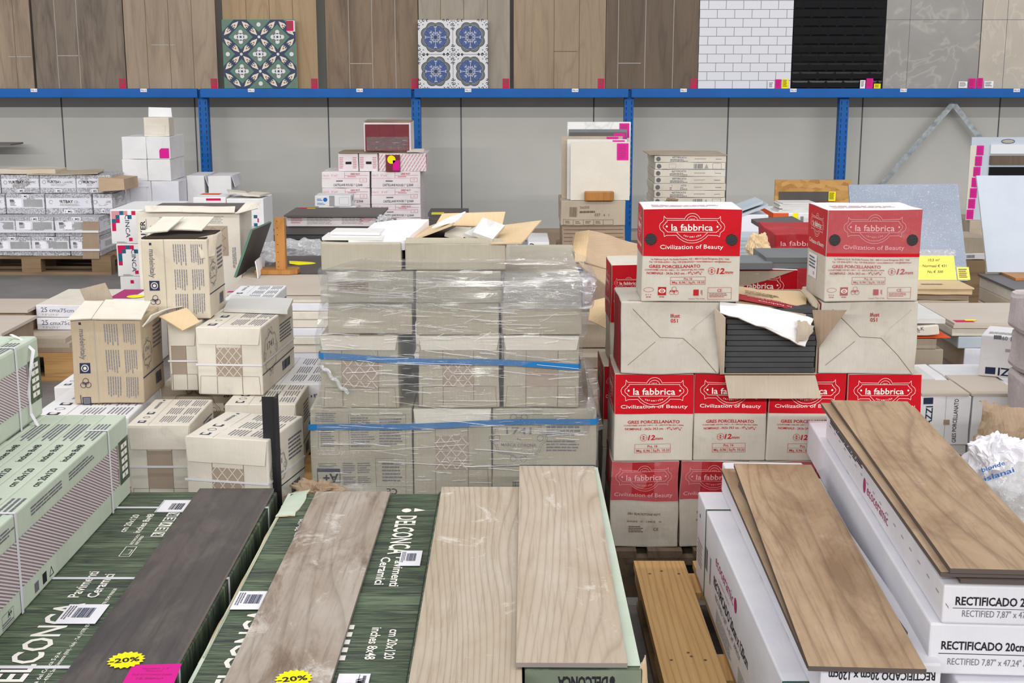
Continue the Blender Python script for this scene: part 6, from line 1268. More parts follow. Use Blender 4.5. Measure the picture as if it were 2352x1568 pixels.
o = MB().rbox(.19, .05, .06, 'plank_post', .006, 2).build('wood_chock'); o.location = (atY(1376, 455, YBb).x, YBb-.03+.0, zt); o.location.y = YBb-.005; tag(o, 'brown wood chock holding the leaning sample tiles', 'wood')
# blue-white box and dark strip near the wall
x0, x1, zz, z1 = pxbox(1213, 556, 1262, 600, 8.3, z0=.002); carton('marked_carton', 'white carton with a black arc mark and blue side near the wall', x0, x1, .002, z1, 8.3, .5, 'carton_white', lambda P: [P['F'].ring(.02, P['F'].H-.03, .02, .006, 'ink_black', 10, -1, 2), P['F'].line([(.05, P['F'].H-.09), (.11, P['F'].H-.03)], .006, 'ink_grey'), P['R'].rect(.0, .0, .1, P['R'].H, 'leafblue'), P['R'].rect(.2, 0, .3, P['R'].H*.7, 'leafblue')])
tag(MB().box(atY(1262, 598, 8.35).x+.12, atY(1262, 598, 8.35).x+.22, 8.4, 8.5, .002, .24, 'leafblue').build('blue_holder'), 'dark blue plastic holder beside the arc-marked carton', 'holder')
x0, x1, zz, z1 = pxbox(1165, 567, 1214, 600, 8.9, z0=.002); carton('grey_carton', 'blue-grey carton left of the arc-marked carton', x0, x1, .002, z1, 8.9, .3, 'bluestone')
tag(MB().box(atY(1222, 541, 9.6).x, atY(1290, 541, 9.6).x, 9.6, 9.9, .002, atY(1240, 535, 9.6).z, 'kraft_dark').build('flat_carton'), 'low brown carton pile near the wall left of the brown carton stack', 'box')
# kraft carton tipped over
t = thing('tipped_carton', (atY(1380, 600, 5.6).x, 5.6, .3), 0, 'empty opened kraft carton tipped at an angle left of the red cartons', 'box')
c = {k: atY(x, y, Y) for k, x, y, Y in (('a', 1308, 602, 5.6), ('b', 1322, 533, 5.6), ('c', 1353, 528, 5.75), ('d', 1466, 558, 5.75), ('e', 1466, 640, 5.65), ('f', 1345, 600, 5.55), ('g', 1400, 640, 5.5), ('h', 1420, 668, 5.5))}
for nm, pts, mt, cu in (('carton_side', ['a', 'f', 'c', 'b'], 'kraft_pale', .0), ('carton_panel', ['f', 'e', 'd', 'c'], 'kraft', .01)):
    MB().sheet([c[k] for k in pts], .004, mt, 6, cu).build(nm, t, True)
MB().sheet([atY(1345, 618, 5.5), atY(1416, 672, 5.5), atY(1470, 640, 5.62), atY(1330, 600, 5.56)], .004, 'kraft', 6, .01).build('lower_panel', t, True)
MB().sheet([c['a'], c['f'], c['c']+Vector((0, .25, -.05)), c['b']+Vector((0, .25, -.05))], .004, 'kraft_dark', 4, .0).build('rear_panel', t, True)
MB().sheet([atY(1352, 735, 5.45), atY(1400, 757, 5.45), atY(1410, 680, 5.5), atY(1358, 690, 5.5)], .004, 'kraft_pale', 6, .02).build('curled_flap', t, True)
z_ = [.145, .2, .255, .31]
pallet(.12, .62, 5.4, .6, 'wooden pallet carrying flat dark cartons behind the left red cartons', 'pallet_new')
for k in range(3): carton('flat_carton', 'flat grey-brown carton, %s of the pile behind the left red cartons' % ['lowest', 'middle', 'top'][k], .2, .56, z_[k], z_[k+1]-.001, 5.42+.02*k, .5, 'kraft_grey', None, 'flat grey-brown cartons', dent=.003)
carton('flat_carton', 'higher kraft carton holding up the tipped carton', .24, .55, .311, .42, 5.62, .3, 'kraft_grey', None, 'flat grey-brown cartons', dent=.003)
# ---------------------------------------------------------------- right background
# large blue-grey slab, leaning
zb = atY(2100, 645, 6.5).z
A, B, Cc, Dd = atY(1965, 645, 6.5), atY(2224, 645, 6.5), atY(2200, 422, 6.78), atY(1949, 424, 6.78)
t = thing('large_slab', ((A.x+B.x)/2, 6.5, zb), 0, 'large blue-grey stone slab leaning back, with a yellow price sheet', 'slab')
m = MB(); nr = (B-A).cross(Dd-A).normalized(); m.prism([A, B, Cc, Dd], -nr*.014, 'bluestone'); m.build('slab_body', t, True)
up = (Dd-A).normalized()
def slabpad(m, x, y, e=.0015):  # pad on the slab through a photo pixel
    n = (B-A).cross(Dd-A).normalized(); d = Vector(ray(x, y)); k = (A-Vector((0, 0, CH))).dot(n)/d.dot(n); P_ = Vector((0, 0, CH))+d*k
    return Pad(m, P_, (1, 0, 0), (Dd-A)-Vector(((Dd-A).x, 0, 0)), eps=e)
m = MB(); p = slabpad(m, 2104, 643); p.rect(0, 0, .205, .135, 'paleyellow'); p.layer = 2; p.text('10,5 m\u00b2', .1, .102, .014, 'ink_brown', .01, al='c', sl=.2); p.text('Normaal \u20ac 431', .1, .07, .014, 'ink_brown', .01, al='c', sl=.2); p.text('Nu \u20ac 300', .1, .038, .014, 'ink_brown', .01, al='c', sl=.2); m.build('yellow_price_sheet', t, True)
m = MB(); p = slabpad(m, 2200, 643); p.layer = 2; p.rect(.0, 0, .062, .07, 'paleyellow'); p.layer = 3; p.greek(.008, .01, .055, .062, 5, 'ink_brown'); m.build('small_price_tag', t, True)
m = MB(); p = slabpad(m, 2108, 588); p.layer = 2; p.rect(0, 0, .19, .035, 'crumpled_film', 4); label_part(t, 'clear_film_strip', m, None, True)
# its carton pile
def blk2(nm, s, x0, y0, x1, y1, Y, dep, mt, z0, pr=None, dent=.004, grp=None, rz=0, z1=None):
    a, b, zz, zt = pxbox(x0, y0, x1, y1, Y, z0=z0, z1=z1); carton(nm, s, a, b, z0, zt, Y, dep, mt, pr, grp, dent=dent, rz=rz); return zt
Yp = 6.3
z = blk2('plain_carton', 'plain carton lowest under the large blue-grey slab', 1980, 690, 2225, 720, Yp, .6, 'kraft_grey', .002, None)
z = blk2('flat_carton', 'dark brown flattened carton layer under the large blue-grey slab', 1985, 676, 2226, 690, Yp+.0, .6, 'kraft_dark', z+.0005)
z = blk2('flat_carton', 'pale kraft carton layer under the large blue-grey slab', 1985, 664, 2234, 676, Yp-.02, .6, 'kraft_pale', z+.0005)
m = MB(); x0, x1 = atY(1990, 660, Yp-.03).x, atY(2238, 660, Yp-.03).x; m.box(x0, x1, Yp-.03, Yp+.5, z+.0005, z+.008, 'kraft_pale'); p = Pad(m, (x0, Yp-.03, z+.008), (1, 0, 0), (0, 1, 0)); p.greek(.3, .08, .42, .14, 1, 'ink_grey'); tag(m.build('cardboard_sheet'), 'flat kraft sheet directly below the large blue-grey slab', 'cardboard')
zs = z+.0085
if zb-zs > .002: tag(MB().box(atY(2095, 650, 6.45).x, atY(2146, 650, 6.45).x, 6.42, 6.56, zs, zb-.0005, 'plank_post').build('wood_block'), 'orange-brown wood block under the foot of the large blue-grey slab', 'wood'); tag(MB().box(atY(2150, 650, 6.5).x, atY(2215, 650, 6.5).x, 6.48, 6.58, zs, zb-.0005, 'kraft_grey').build('packing_strip'), 'grey packing strip under the foot of the large blue-grey slab', 'wood')
# sample board with handle, and light slab
Yq = 9.0
x0, x1, zz, z1 = pxbox(2226, 315, 2480, 505, Yq)
t = thing('sample_board', ((x0+x1)/2, Yq, zz), 0, 'grey sample board with a carrying handle hole and magenta tags down its left side', 'board'); w = x1-x0; h = z1-zz
m = MB(); m.box(-w/2, w/2, 0, .02, 0, h, 'pale_slab'); m.box(-w/2-.006, -w/2+.035, -.003, 0, .0, h*.9, 'cream_tile'); p = Pad(m, (-w/2, -.002, 0), (1, 0, 0), (0, 0, 1)); m.build('board_body', t)
def L2(a): return atY(a, 400, Yq).x-(x0+x1)/2
def Z2(a): return atY(2300, a, Yq).z-zz
m = MB(); p = Pad(m, (0, -.002, 0), (1, 0, 0), (0, 0, 1)); p.rect(L2(2297), Z2(328), L2(2322), Z2(321), 'ink_palegrey'); p.ring((L2(2297)+L2(2322))/2, (Z2(328)+Z2(321))/2, .045, .004, 'ink_grey', 16, r2=.014); m.build('handle_hole', t)
for k in range(7):
    ya = 334+k*24.5; m = MB(); p = Pad(m, (0, -.0045, 0), (1, 0, 0), (0, 0, 1)); dx = k*2.2; p.rect(L2(2239-dx), Z2(ya+22), L2(2255-dx), Z2(ya), 'magenta'); p.layer = 2; p.greek(L2(2241-dx), Z2(ya+20), L2(2253-dx), Z2(ya+3), 4, 'ink_magenta'); m.build('price_tag', t)
for ya, yb, mt, nm in ((332, 353, 'gloss_white', 'white_sample_strip'), (357, 378, 'oak_p8', 'brown_sample_strip'), (383, 402, 'gloss_black', 'black_sample_strip'), (407, 428, 'tile_light', 'pale_sample_strip')):
    MB().box(L2(2270), L2(2460), -.012, -.001, Z2(yb), Z2(ya), mt).build(nm, t)
carton('plain_carton', 'carton under the sample board with the handle hole', x0+.02, x1, .002, zz-.001, Yq-.02, .4, 'kraft_grey', None, n=3)
Yl = 6.9; A, B, Cc, Dd = atY(2268, 625, Yl), atY(2500, 625, Yl), atY(2490, 403, Yl+.25), atY(2243, 403, Yl+.25)
m = MB(); nr = (B-A).cross(Dd-A).normalized(); m.prism([A, B, Cc, Dd], -nr*.014, 'pale_slab', 'tile_edge_white'); tag(m.build('large_slab'), 'large pale grey-blue slab leaning back at the right edge', 'slab')
zl = A.z
# pile under it: grey slab stack seen at an angle
Yu = 5.95; zt_ = zl-.012
tag(MB().box(atY(2325, 633, 6.75).x, atY(2420, 633, 6.75).x, 6.7, 6.95, zt_, zl-.0005, 'plank_post').build('wood_block'), 'orange-brown wood block under the pale slab at the right edge', 'wood')
xa = atY(2240, 619, 7.0).x
pallet(xa-.02, xa+1.0, Yu-.0, 1.0, 'wooden pallet under the grey slab cartons at the right edge', 'pallet_old')
lay = [.1445, .22, .30, .37, .43]; lay[4] = zt_-.013
for k in range(4):
    carton('slab_carton', 'pale slab carton, %s from the bottom in the stack under the pale leaning slab' % ORD[k], xa, xa+.9, lay[k]+.0003, lay[k+1], Yu+.02, .95, 'carton_cream' if k % 2 else 'carton_cream_old', None, 'slab cartons at the right edge', dent=.003)
tag(MB().box(xa-.01, xa+.9, Yu, Yu+.98, zt_-.0125, zt_-.0005, 'grey_slab').build('floor_slab'), 'dark-edged grey slab on the slab cartons at the right edge', 'slab')
# clutter between the slabs
z = .002
for k, (mt, s) in enumerate((('pallet_old', 'wood block at the bottom of the narrow pile between the two leaning slabs'), ('carton_white', 'white labelled carton in the narrow pile between the two leaning slabs'), ('kraft_grey', 'crumpled brown carton on top of the narrow pile between the two leaning slabs'))):
    y0, y1 = ((597, 700), (582, 597), (545, 582))[k]; z = blk2('small_carton', s, 2205, y0, 2262, y1, 7.9, .3, mt, z+.0005, (lambda P: P['F'].bars(.04, .01, .09, P['F'].H-.01, 'ink_grey')) if k == 1 else None, dent=.012 if k == 2 else .003)
# beige slab stack, sticker
Zb_ = .45; FL, BL = atZ(2192, 742, Zb_), atZ(2108, 697, Zb_); X0 = (FL.x+BL.x)/2
pallet(X0-.02, X0+.62, FL.y-.0, .6, 'wooden pallet under the beige slab and white cartons at the right', 'pallet_old')
zz = [.1445, .24, .338, .39, Zb_-.022]
for k, (s, mt) in enumerate((('white carton at the bottom of the beige slab pile', 'carton_cool'), ('white carton with a kraft side, second from the bottom of the beige slab pile', 'carton_cool'), ('thin blue-white carton directly under the beige slabs', 'tile_blue'), ('thin pale carton right below the top beige slab', 'carton_cream'))):
    carton('slab_carton', s, X0+.03*(3-k), X0+.6, zz[k]+.0003, zz[k+1], FL.y+.01, .5, mt, (lambda P: P['L'].rect(.002, .002, P['L'].W-.002, P['L'].H-.002, 'kraft_grey', 3)) if k < 2 else None, 'cartons in the beige slab pile', dent=.003)
m = MB(); m.box(X0, X0+.6, FL.y-.005, BL.y+.02, Zb_-.021, Zb_-.0105, 'beige_slab'); tag(m.build('floor_slab'), 'lower beige slab of the two on the white carton pile at the right', 'slab')
m = MB(); m.box(X0+.005, X0+.6, FL.y, BL.y+.02, Zb_-.01, Zb_, 'beige_slab'); p = Pad(m, (X0, FL.y, Zb_), (1, 0, 0), (0, 1, 0)); p.rect(.02, .02, .1, .07, 'crimson'); p.layer = 2; p.rect(.07, .05, .12, .08, 'yellow'); tag(m.build('floor_slab'), 'upper beige slab with crimson and yellow stickers at the right', 'slab')
# wrapped carton pile between it and the red cartons
Yw = 5.3; x0 = atY(2060, 760, Yw).x; x1 = atY(2170, 760, Yw).x
pallet(x0-.05, x1+.02, Yw-.01, .5, 'wooden pallet under the scuffed cartons right of the white-ended carton', 'pallet_old')
def pr_cc(P): p = P['F']; p.text('HCA K', p.W*.3, p.H*.6, .014, 'ink_grey', .01); p.text('AAAAE IZ', p.W*.2, p.H*.4, .01, 'ink_grey', .01)
zc_ = [.1445, atY(2100, 802, Yw).z, atY(2100, 776, Yw).z]
carton('scuffed_carton', 'lower scuffed grey carton right of the white-ended carton', x0, x1, zc_[0], zc_[1], Yw, .4, 'kraft_grey', pr_cc, dent=.003)
carton('scuffed_carton', 'upper scuffed grey carton right of the white-ended carton', x0, x1-.03, zc_[1]+.0005, zc_[2], Yw, .4, 'kraft_grey', None, dent=.003)
tag(MB().sheet([Vector((x0, Yw-.02, zc_[2]+.006)), Vector((x1+.02, Yw-.02, zc_[2]+.008)), Vector((x1, Yw+.3, zc_[2]+.012)), Vector((x0, Yw+.3, zc_[2]+.008))], .003, 'orange', 8, .004).build('orange_sheet'), 'torn orange carton edge on the scuffed grey cartons', 'cardboard')
carton('scuffed_carton', 'crumpled white carton on the torn orange edge at the right', x0, x1-.03, zc_[2]+.014, atY(2100, 748, Yw).z, Yw-.01, .25, 'carton_cream', pr_cc, dent=.014)
zq = atY(2100, 746, Yw).z+.006
tag(MB().box(x0, x1+.0, Yw+.0, Yw+.45, zq, zq+.02, 'tile_light').build('white_slab'), 'pale slab on top of the scuffed carton pile at the right', 'slab')
# lettered white cartons, right
YM = 4.35; zm = [.1445, .236, .412]
pallet(1.22, 2.1, YM-.02, .65, 'wooden pallet under the white lettered cartons at the right', 'pallet_old')
def pr_mar(k):
    def f(P):
        p = P['F']
        if k == 0: p.text('MARAZZI', p.W*.26, .0, .024, 'ink_navy', .015, rot=1, w=p.H*.8); p.rect(p.W*.07, p.H*.84, p.W*.26, p.H*.97, 'ink_navy'); p.rect(p.W*.5, p.H*.42, p.W*.62, p.H*.52, 'kraft_dark'); p.text('GRES PORCELLANATO', p.W*.76, .01, .014, 'ink_black', .01, rot=1, w=p.H*.88); p.line([(p.W*.52, 0), (p.W*.52, p.H)], .0015, 'ink_palegrey')
        else: p.greek(p.W*.3, p.H*.3, p.W*.7, p.H*.8, 4, 'ink_grey', True); p.ring(p.W*.85, p.H*.5, .012, .003, 'ink_navy', 10)
    return f
def xm(a): return atY(a, 980, YM).x
for k, (a, b) in enumerate(((2108, 2226), (2230, 2360))):
    carton('white_lettered_carton', ['white carton with small print, bottom row at the right', 'white carton at the bottom of the right edge pile, behind the paper'][k], xm(a), xm(b), zm[0], zm[1], YM+.01, .5, 'carton_white', pr_mar(1), 'white lettered cartons', dent=.004)
    carton('white_lettered_carton', ['white carton with navy sideways lettering right of the red cartons', 'white carton behind the crumpled brown paper'][k], xm(a), xm(b), zm[1]+.0005, zm[2], YM, .5, 'carton_white', pr_mar(0) if k == 0 else None, 'white lettered cartons', dent=.004)
for k, (a, b, y0_, y1_) in enumerate(((2112, 2222, .0, .2), (2226, 2340, .0, .28), (2100, 2190, .22, .42))):
    tag(MB().box(xm(a)+.0, xm(b)-.002, YM+y0_-.003, YM+y1_, zm[2]+.0005+(0), zm[2]+.0085, ['beige_slab', 'beige_slab', 'tile_light'][k]).build('flat_tile'), ['beige tile lying on the navy-lettered white carton', 'beige tile lying left of the upside-down lettered carton', 'pale tile behind the beige tiles on the white cartons'][k], 'tile', 'tiles on the white lettered cartons')
def pr_up(P):
    p = P['F']; p.text('MARAZZI', p.W*.95, .035, .028, 'ink_navy', .02, rot=2, w=p.W*.72); p.rect(p.W*.08, .01, p.W*.2, .035, 'ink_navy'); p.text('BEGNAT', p.W*.78, .13, .016, 'ink_grey', .01, rot=2, w=.06); p.text('2BMM', p.W*.5, .15, .016, 'ink_grey', .01, rot=2, w=.04); p.text('09', p.W*.32, .15, .014, 'ink_grey', .01, rot=2); p.greek(p.W*.15, .13, p.W*.26, .16, 1, 'ink_grey'); p.greek(p.W*.3, .09, p.W*.75, .11, 1, 'ink_palegrey')
    P['L'].greek(.02, .1, .12, .15, 3, 'ink_palegrey'); P['T'].greek(.02, .03, .15, .08, 3, 'ink_palegrey')
mx = atY(2262, 850, YM+.16).x
carton('white_lettered_carton', 'white carton standing turned with upside-down navy lettering at the right edge', mx, mx+.28, zm[2]+.009, atY(2300, 790, YM+.1).z, YM+.2, .2, 'carton_white', pr_up, 'white lettered cartons', rz=math.radians(-28), dent=.003)
# big wrapped bundles at the edge
pxw = atY(2314, 780, 4.22).x
zz = [.1445, .33, .47, .60, .73]
pallet(pxw-.03, pxw+.5, 4.0, .3, 'wooden pallet under the paper-wrapped bundles at the right edge', 'pallet_old')
yb = [(990, 1100), (872, 990), (778, 872), (682, 778)]
zz = [.1445]+[atY(2330, y, 4.05).z for y in (990, 872, 778, 682)]
for k in range(4):
    def pw(P, k=k):
        if k == 3: p = P['F']; p.text('2060', .015, p.H*.68, .013, 'ink_brown', .01); p.text('GRES OR', .012, p.H*.48, .010, 'ink_brown', .01); p.text('MADE', .015, p.H*.3, .012, 'ink_brown', .01)
    dx = [.0, .012, .01, -.002][k]; carton('wrapped_bundle', ['lowest grey wrapped tile bundle at the right edge', 'wrinkled mauve-grey tile bundle, second lowest at the right edge', 'mauve-grey wrapped tile bundle, third up at the right edge', 'rounded wrapped tile bundle with faint stamped letters, top at the right edge'][k], pxw+dx, pxw+.4, zz[k]+.0005, zz[k+1], 4.05, .2, 'carton_side_white', pw, 'wrapped tile bundles', r=.02, dent=.014, n=8)
# crumpled brown paper
def bag(m): return m
m = MB(); N = 16; P0, P1, P2, P3 = atY(2222, 1080, 3.97), atY(2360, 1078, 3.95), atY(2365, 930, 3.97), atY(2246, 916, 4.0)
m.sheet([P0, P1, P2, P3], .003, 'paper_brown', N, .05, None, 4, .03, ('l', 't', 'r')); m.dent(.022, 14, 3); m.dent(.009, 34, 6); t = m.build('crumpled_brown_paper'); tag(t, 'large crumpled brown kraft paper draped before the right-hand white cartons', 'paper')
# white printed plastic with clear film
t = thing('printed_plastic_wrap', (1.62, 3.75, .16), 0, 'crumpled white plastic wrap with blue lettering and clear film at the right edge', 'plastic film')
m = crumple('', '', 1.47, 3.8, .33, .1, .08, .1, 'plastic_white', 44, amp=.4, n=30); m.dent(.02, 16, 2); m.dent(.006, 50, 4); m.build('white_wrap', t, True)
m = crumple('', '', 1.5, 3.74, .24, .13, .09, .12, 'clear_bag', 51, amp=.35, n=26); m.build('clear_wrap', t, True, smooth=True)
m = MB(); p = Pad(m, atY(2262, 1105, 3.69), (1, 0, .35), (-.35, 0, 1), eps=.001); p.text('blonde', 0, .03, .014, 'leafblue' if False else 'blue_ink', .01, w=.07); p.text('islanai', .0, 0, .016, 'blue_ink', .01, w=.09); m.build('blue_lettering', t, True)
tag(MB().box(1.42, 1.95, 3.6, 3.93, .002, .12, 'kraft_grey').build('low_carton'), 'low carton beneath the white plastic wrap at the right edge', 'box')
# ---------------------------------------------------------------- foreground: flat green cartons with sample planks
NY = 2.17; FL_ = 1.22
GT = .385
def yl(py, Z=GT): return atZ(600, py, Z).y-NY
def del_text(p, up, d0, d1, xb, cap, m='ink_white'):
    """big lettering along the carton; up=-1: letter tops to the left, reading away from the viewer"""
    rot = 1 if up < 0 else 3
    p.text('DELCONCA', xb, d0, cap, m, .018, rot=rot, w=abs(d1-d0))
def flat_green(x0, x1, zt, h, label, pr, parts=None, group='flat green tile cartons', mat='delconca_side', y0=NY, ln=FL_, sm=None, dent=.002):
    return carton('long_tile_carton', label, x0, x1, zt-h, zt, y0, ln, mat, pr, group, parts=parts, dent=.0004, top='delconca_top' if sm is None else sm, n=10)
def bar_sticker(t, x, y, w, h, z, rot=0, nm='barcode_label', big=False):
    m = MB(); u = (math.cos(rot), math.sin(rot), 0); v = (-math.sin(rot), math.cos(rot), 0)
    p = Pad(m, (x, y, z), u, v, eps=.0008); p.rect(0, 0, w, h, 'sticker'); p.layer = 2; p.bars(w*.3, h*.3, w*.75, h*.8, 'ink_navy', 12); p.greek(w*.05, h*.1, w*.25, h*.9, 3, 'ink_grey', True)
    o = m.build(nm, t); o['label'] = 'white barcode label'; return o
HC = .08
pallet(-1.5, -.62, NY+.02, 1.2, 'old wooden pallet under the left green cartons', 'pallet_old'); pallet(-.61, .235, NY+.02, 1.2, 'old wooden pallet under the middle green cartons', 'pallet_old')
def straps(xs, h, side=None):
    def f(t, w, d, hh, bd):
        for y in xs:
            m = MB(); m.box(-w/2-.001, w/2+.001, y, y+.011, hh+.0005, hh+.0015, 'strap_white')
            if side: m.box(w/2+.0005, w/2+.0015, y, y+.011, 0, hh+.0015, 'strap_white'); m.box(-w/2-.0015, -w/2-.0005, y, y+.011, 0, hh+.0015, 'strap_white')
            m.build('strap', t)
    return f
sy = [yl(1168), yl(1331), yl(1536)]
def prL(P):
    p = P['T']; W = p.W; p.layer = 1.6
    del_text(p, -1, .03, yl(1385), .130, .058); p.text('Pavimenti', .105, yl(1372), .024, 'ink_white', .018, rot=1, w=.15); p.text('Ceramici', .145, yl(1372), .024, 'ink_white', .018, rot=1, w=.135)
    p.text('cm 20x120', .088, yl(1222), .017, 'ink_white', .018, rot=1, w=.13); p.text('inches 8x48', .125, yl(1224), .017, 'ink_white', .018, rot=1, w=.14)
    for k, ch in enumerate('REVER'): 
        y = yl(1232)+k*.037; p.layer = 1; p.rect(.158, y, .188, y+.03, 'ink_white'); p.layer = 2; p.text(ch, .184, y+.004, .022, 'delconca_top', .03, rot=1, w=.021); p.layer = 1
    p.frame(.12, yl(1277), .145, yl(1255), .0018, 'ink_white'); p.line([(.125, yl(1272)), (.14, yl(1272)), (.14, yl(1262)), (.13, yl(1262))], .0018, 'ink_white'); p.text('RETTIFICATO', .13, yl(1250), .007, 'ink_white', .02, rot=1, w=.07); p.text('RECTIFIED', .142, yl(1250), .007, 'ink_white', .02, rot=1, w=.06)
    p.text('Ceramica del Conca S.p.a.', .16, .02, .009, 'ink_white', .01, rot=1, w=.2); p.text('Via Croce, 8 - 47832 San Clemente (RN) - Italy - Tel. (+378) 0549 996037 - Fax (+378) 0549 996038', .175, .02, .008, 'ink_white', .01, rot=1, w=.52)
def partL(t, w, d, h, bd):
    straps(sy, h)(t, w, d, h, bd); bar_sticker(t, .0, yl(1435), .085, yl(1392)-yl(1437), h+.0015); 
    m = MB(); p = Pad(m, (.02, yl(1178), h+.001), (1, 0, 0), (0, 1, 0)); p.rect(0, 0, .08, .1, 'sticker'); p.layer = 2; p.bars(.03, .02, .065, .07, 'ink_black', 8); p.frame(.003, .003, .077, .097, .001, 'ink_grey'); o = m.build('address_label', t); o['label'] = 'white printed address label'
flat_green(-1.045, -.842, GT, HC, 'flat dark green lettered carton beside the pale green standing cartons', prL, partL)
flat_green(-.838, -.637, GT, HC, 'flat dark green carton under the dark charcoal plank', None, straps(sy, HC, True))
def prB(P):
    p = P['T']; del_text(p, -1, .02, yl(1395), .105, .055); p.text('Pavimenti', .095, yl(1375), .024, 'ink_white', .018, rot=1, w=.15); p.text('cm 20x120', .08, yl(1228), .016, 'ink_white', .018, rot=1, w=.13); p.layer = .6; p.rect(.0, 0, .008, p.H, 'carton_green_pale')
def partB(t, w, d, h, bd):
    bar_sticker(t, -.095, yl(1397), .075, yl(1355)-yl(1397), h+.0015)
    MB().sheet([(-w/2-.004, d-.2, h+.004), (-w/2+.05, d-.19, h+.002), (-w/2+.06, d+.01, h+.006), (-w/2+.0, d+.02, h-.01)], .003, 'carton_green_pale', 7, .01, 'kraft_pale', 4, .006, ('l', 'r', 'b')).build('torn_corner', t)
    MB().sheet([(-w/2-.015, -.0, h-.02), (-w/2+.14, -.01, h-.0), (-w/2+.12, .1, h+.006), (-w/2-.01, .08, h+.0)], .003, 'kraft_grey', 8, .016, 'kraft_pale', 8, .012, ('t', 'l', 'b')).build('torn_end', t)
    MB().sheet([(-w/2-.006, .2, h-.012), (-w/2+.006, .2, h+.004), (-w/2+.008, d-.2, h+.003), (-w/2-.006, d-.2, h-.012)], .002, 'kraft_pale', 14, .004, 'carton_green_pale', 3, .003, ('r',)).build('frayed_edge', t)
flat_green(-.607, -.402, GT-.005, HC, 'flat green lettered carton with a torn corner, left of the weathered plank', prB, partB)
def prB2(P):
    p = P['T']; W = p.W; xr = .105; p.layer = 1.6
    Y1, Y2 = yl(1180), yl(1268); p.disc(xr+.02, yl(1168), .013, 'ink_white', 8, .016); p.poly([(xr+.04, yl(1168)-.01), (xr+.07, yl(1168)+.0), (xr+.04, yl(1168)+.018)], 'ink_white')
    p.text('DELCONCA', xr, Y1, .05, 'ink_white', .018, rot=3, w=Y1-Y2); p.text('Pavimenti', xr+.022, yl(1275), .022, 'ink_white', .018, rot=3, w=yl(1275)-yl(1342)); p.text('Ceramici', xr-.012, yl(1275), .022, 'ink_white', .018, rot=3, w=yl(1275)-yl(1338))
    p.text('cm 20x120', xr+.045, yl(1440), .02, 'ink_white', .018, rot=3, w=.14); p.text('inches 8x48', xr+.008, yl(1436), .02, 'ink_white', .018, rot=3, w=.15)
    for k in range(5): p.rect(xr-.03, yl(1430)-k*.036, xr-.045, yl(1430)-k*.036-.022, 'ink_white')
def partB2(t, w, d, h, bd):
    bar_sticker(t, .035, yl(1297), .05, yl(1262)-yl(1297), h+.0015)
    m = MB(); p = Pad(m, (-.03, -.0, h+.001), (1, 0, 0), (0, 1, 0)); p.rect(0, 0, .06, .13, 'sticker'); p.layer = 2; p.text('VM DU RETT', .035, .11, .016, 'ink_black', .01, rot=3, w=.09); p.line([(.04, .005), (.04, .125)], .001, 'ink_black'); p.greek(.044, .01, .056, .12, 1, 'ink_grey', True); m.build('address_label', t)
flat_green(-.40, -.196, GT-.005, HC, 'flat green lettered carton between the weathered plank and the pale oak plank', prB2, partB2)
flat_green(-.188, .012, .4395, .074, 'flat green carton under the lower pale oak plank', lambda P: P['L'].rect(.001, P['L'].H*.6, P['L'].W-.001, P['L'].H-.001, 'carton_green_pale', 4), y0=2.02, ln=1.21)
def prD(P):
    p = P['T']; p.layer = .6; p.rect(.001, .012, p.W-.001, p.H-.001, 'carton_green_pale', 8); p.layer = 1.2; p.poly([(.045, .001), (.165, .001), (.15, .03), (.06, .03)], 'delconca_top'); p.layer = 2
    for k in range(5): p.rect(.058+k*.02, .021, .071+k*.02, .027, 'ink_white')
    p.text('SAVE THE FOREST', .105, .0135, .0028, 'ink_white', .02, al='c', w=.095)
    q = P['F']; q.layer = 1; q.rect(.001, .001, q.W-.001, q.H-.002, 'green_grey', 4); q.layer = 2; q.text('DELCONCA', .105, .062, .022, 'ink_black', .04, rot=2, al='c', w=.09); q.disc(.158, .055, .005, 'ink_black', 8, .009); P['R'].rect(.001, .001, P['R'].W-.001, P['R'].H*.95, 'kraft_grey', 6)
def partD(t, w, d, h, bd): MB().sheet([(w/2+.001, .0, h-.05), (w/2+.014, .02, h-.045), (w/2+.012, .05, h+.004), (w/2-.002, .0, h+.001)], .002, 'kraft_pale', 8, .01, 'kraft_grey', 5, .004, ('r', 't')).build('torn_corner', t)
flat_green(.022, .233, .4525, .078, 'flat pale green carton with its end showing, under the topmost pale oak plank', prD, partD, y0=2.175)
# carriers underneath
for x0, x1, zt, s in ((-1.045, -.842, GT-HC, 'beside the standing cartons'), (-.838, -.637, GT-HC, 'below the charcoal plank carton'), (-.607, -.402, GT-.005-HC, 'below the torn-corner carton'), (-.40, -.196, GT-.005-HC, 'below the middle lettered carton'), (-.188, .012, .438-.074, 'below the lower pale oak plank carton'), (.022, .233, .4525-.078, 'below the topmost pale oak plank carton')):
    n = 2 if zt < .34 else 3; hh = (zt-.1445)/n
    for k in range(n): carton('long_tile_carton', 'green tile carton, %s layer %s' % (['lowest', 'second', 'third'][k], s), x0+.002, x1-.002, .1445+k*hh+.0002, .1445+(k+1)*hh-.0003, NY+.01, FL_-.01, 'delconca_side' if x0 < 0 else 'green_grey', None, 'flat green tile cartons', n=2)
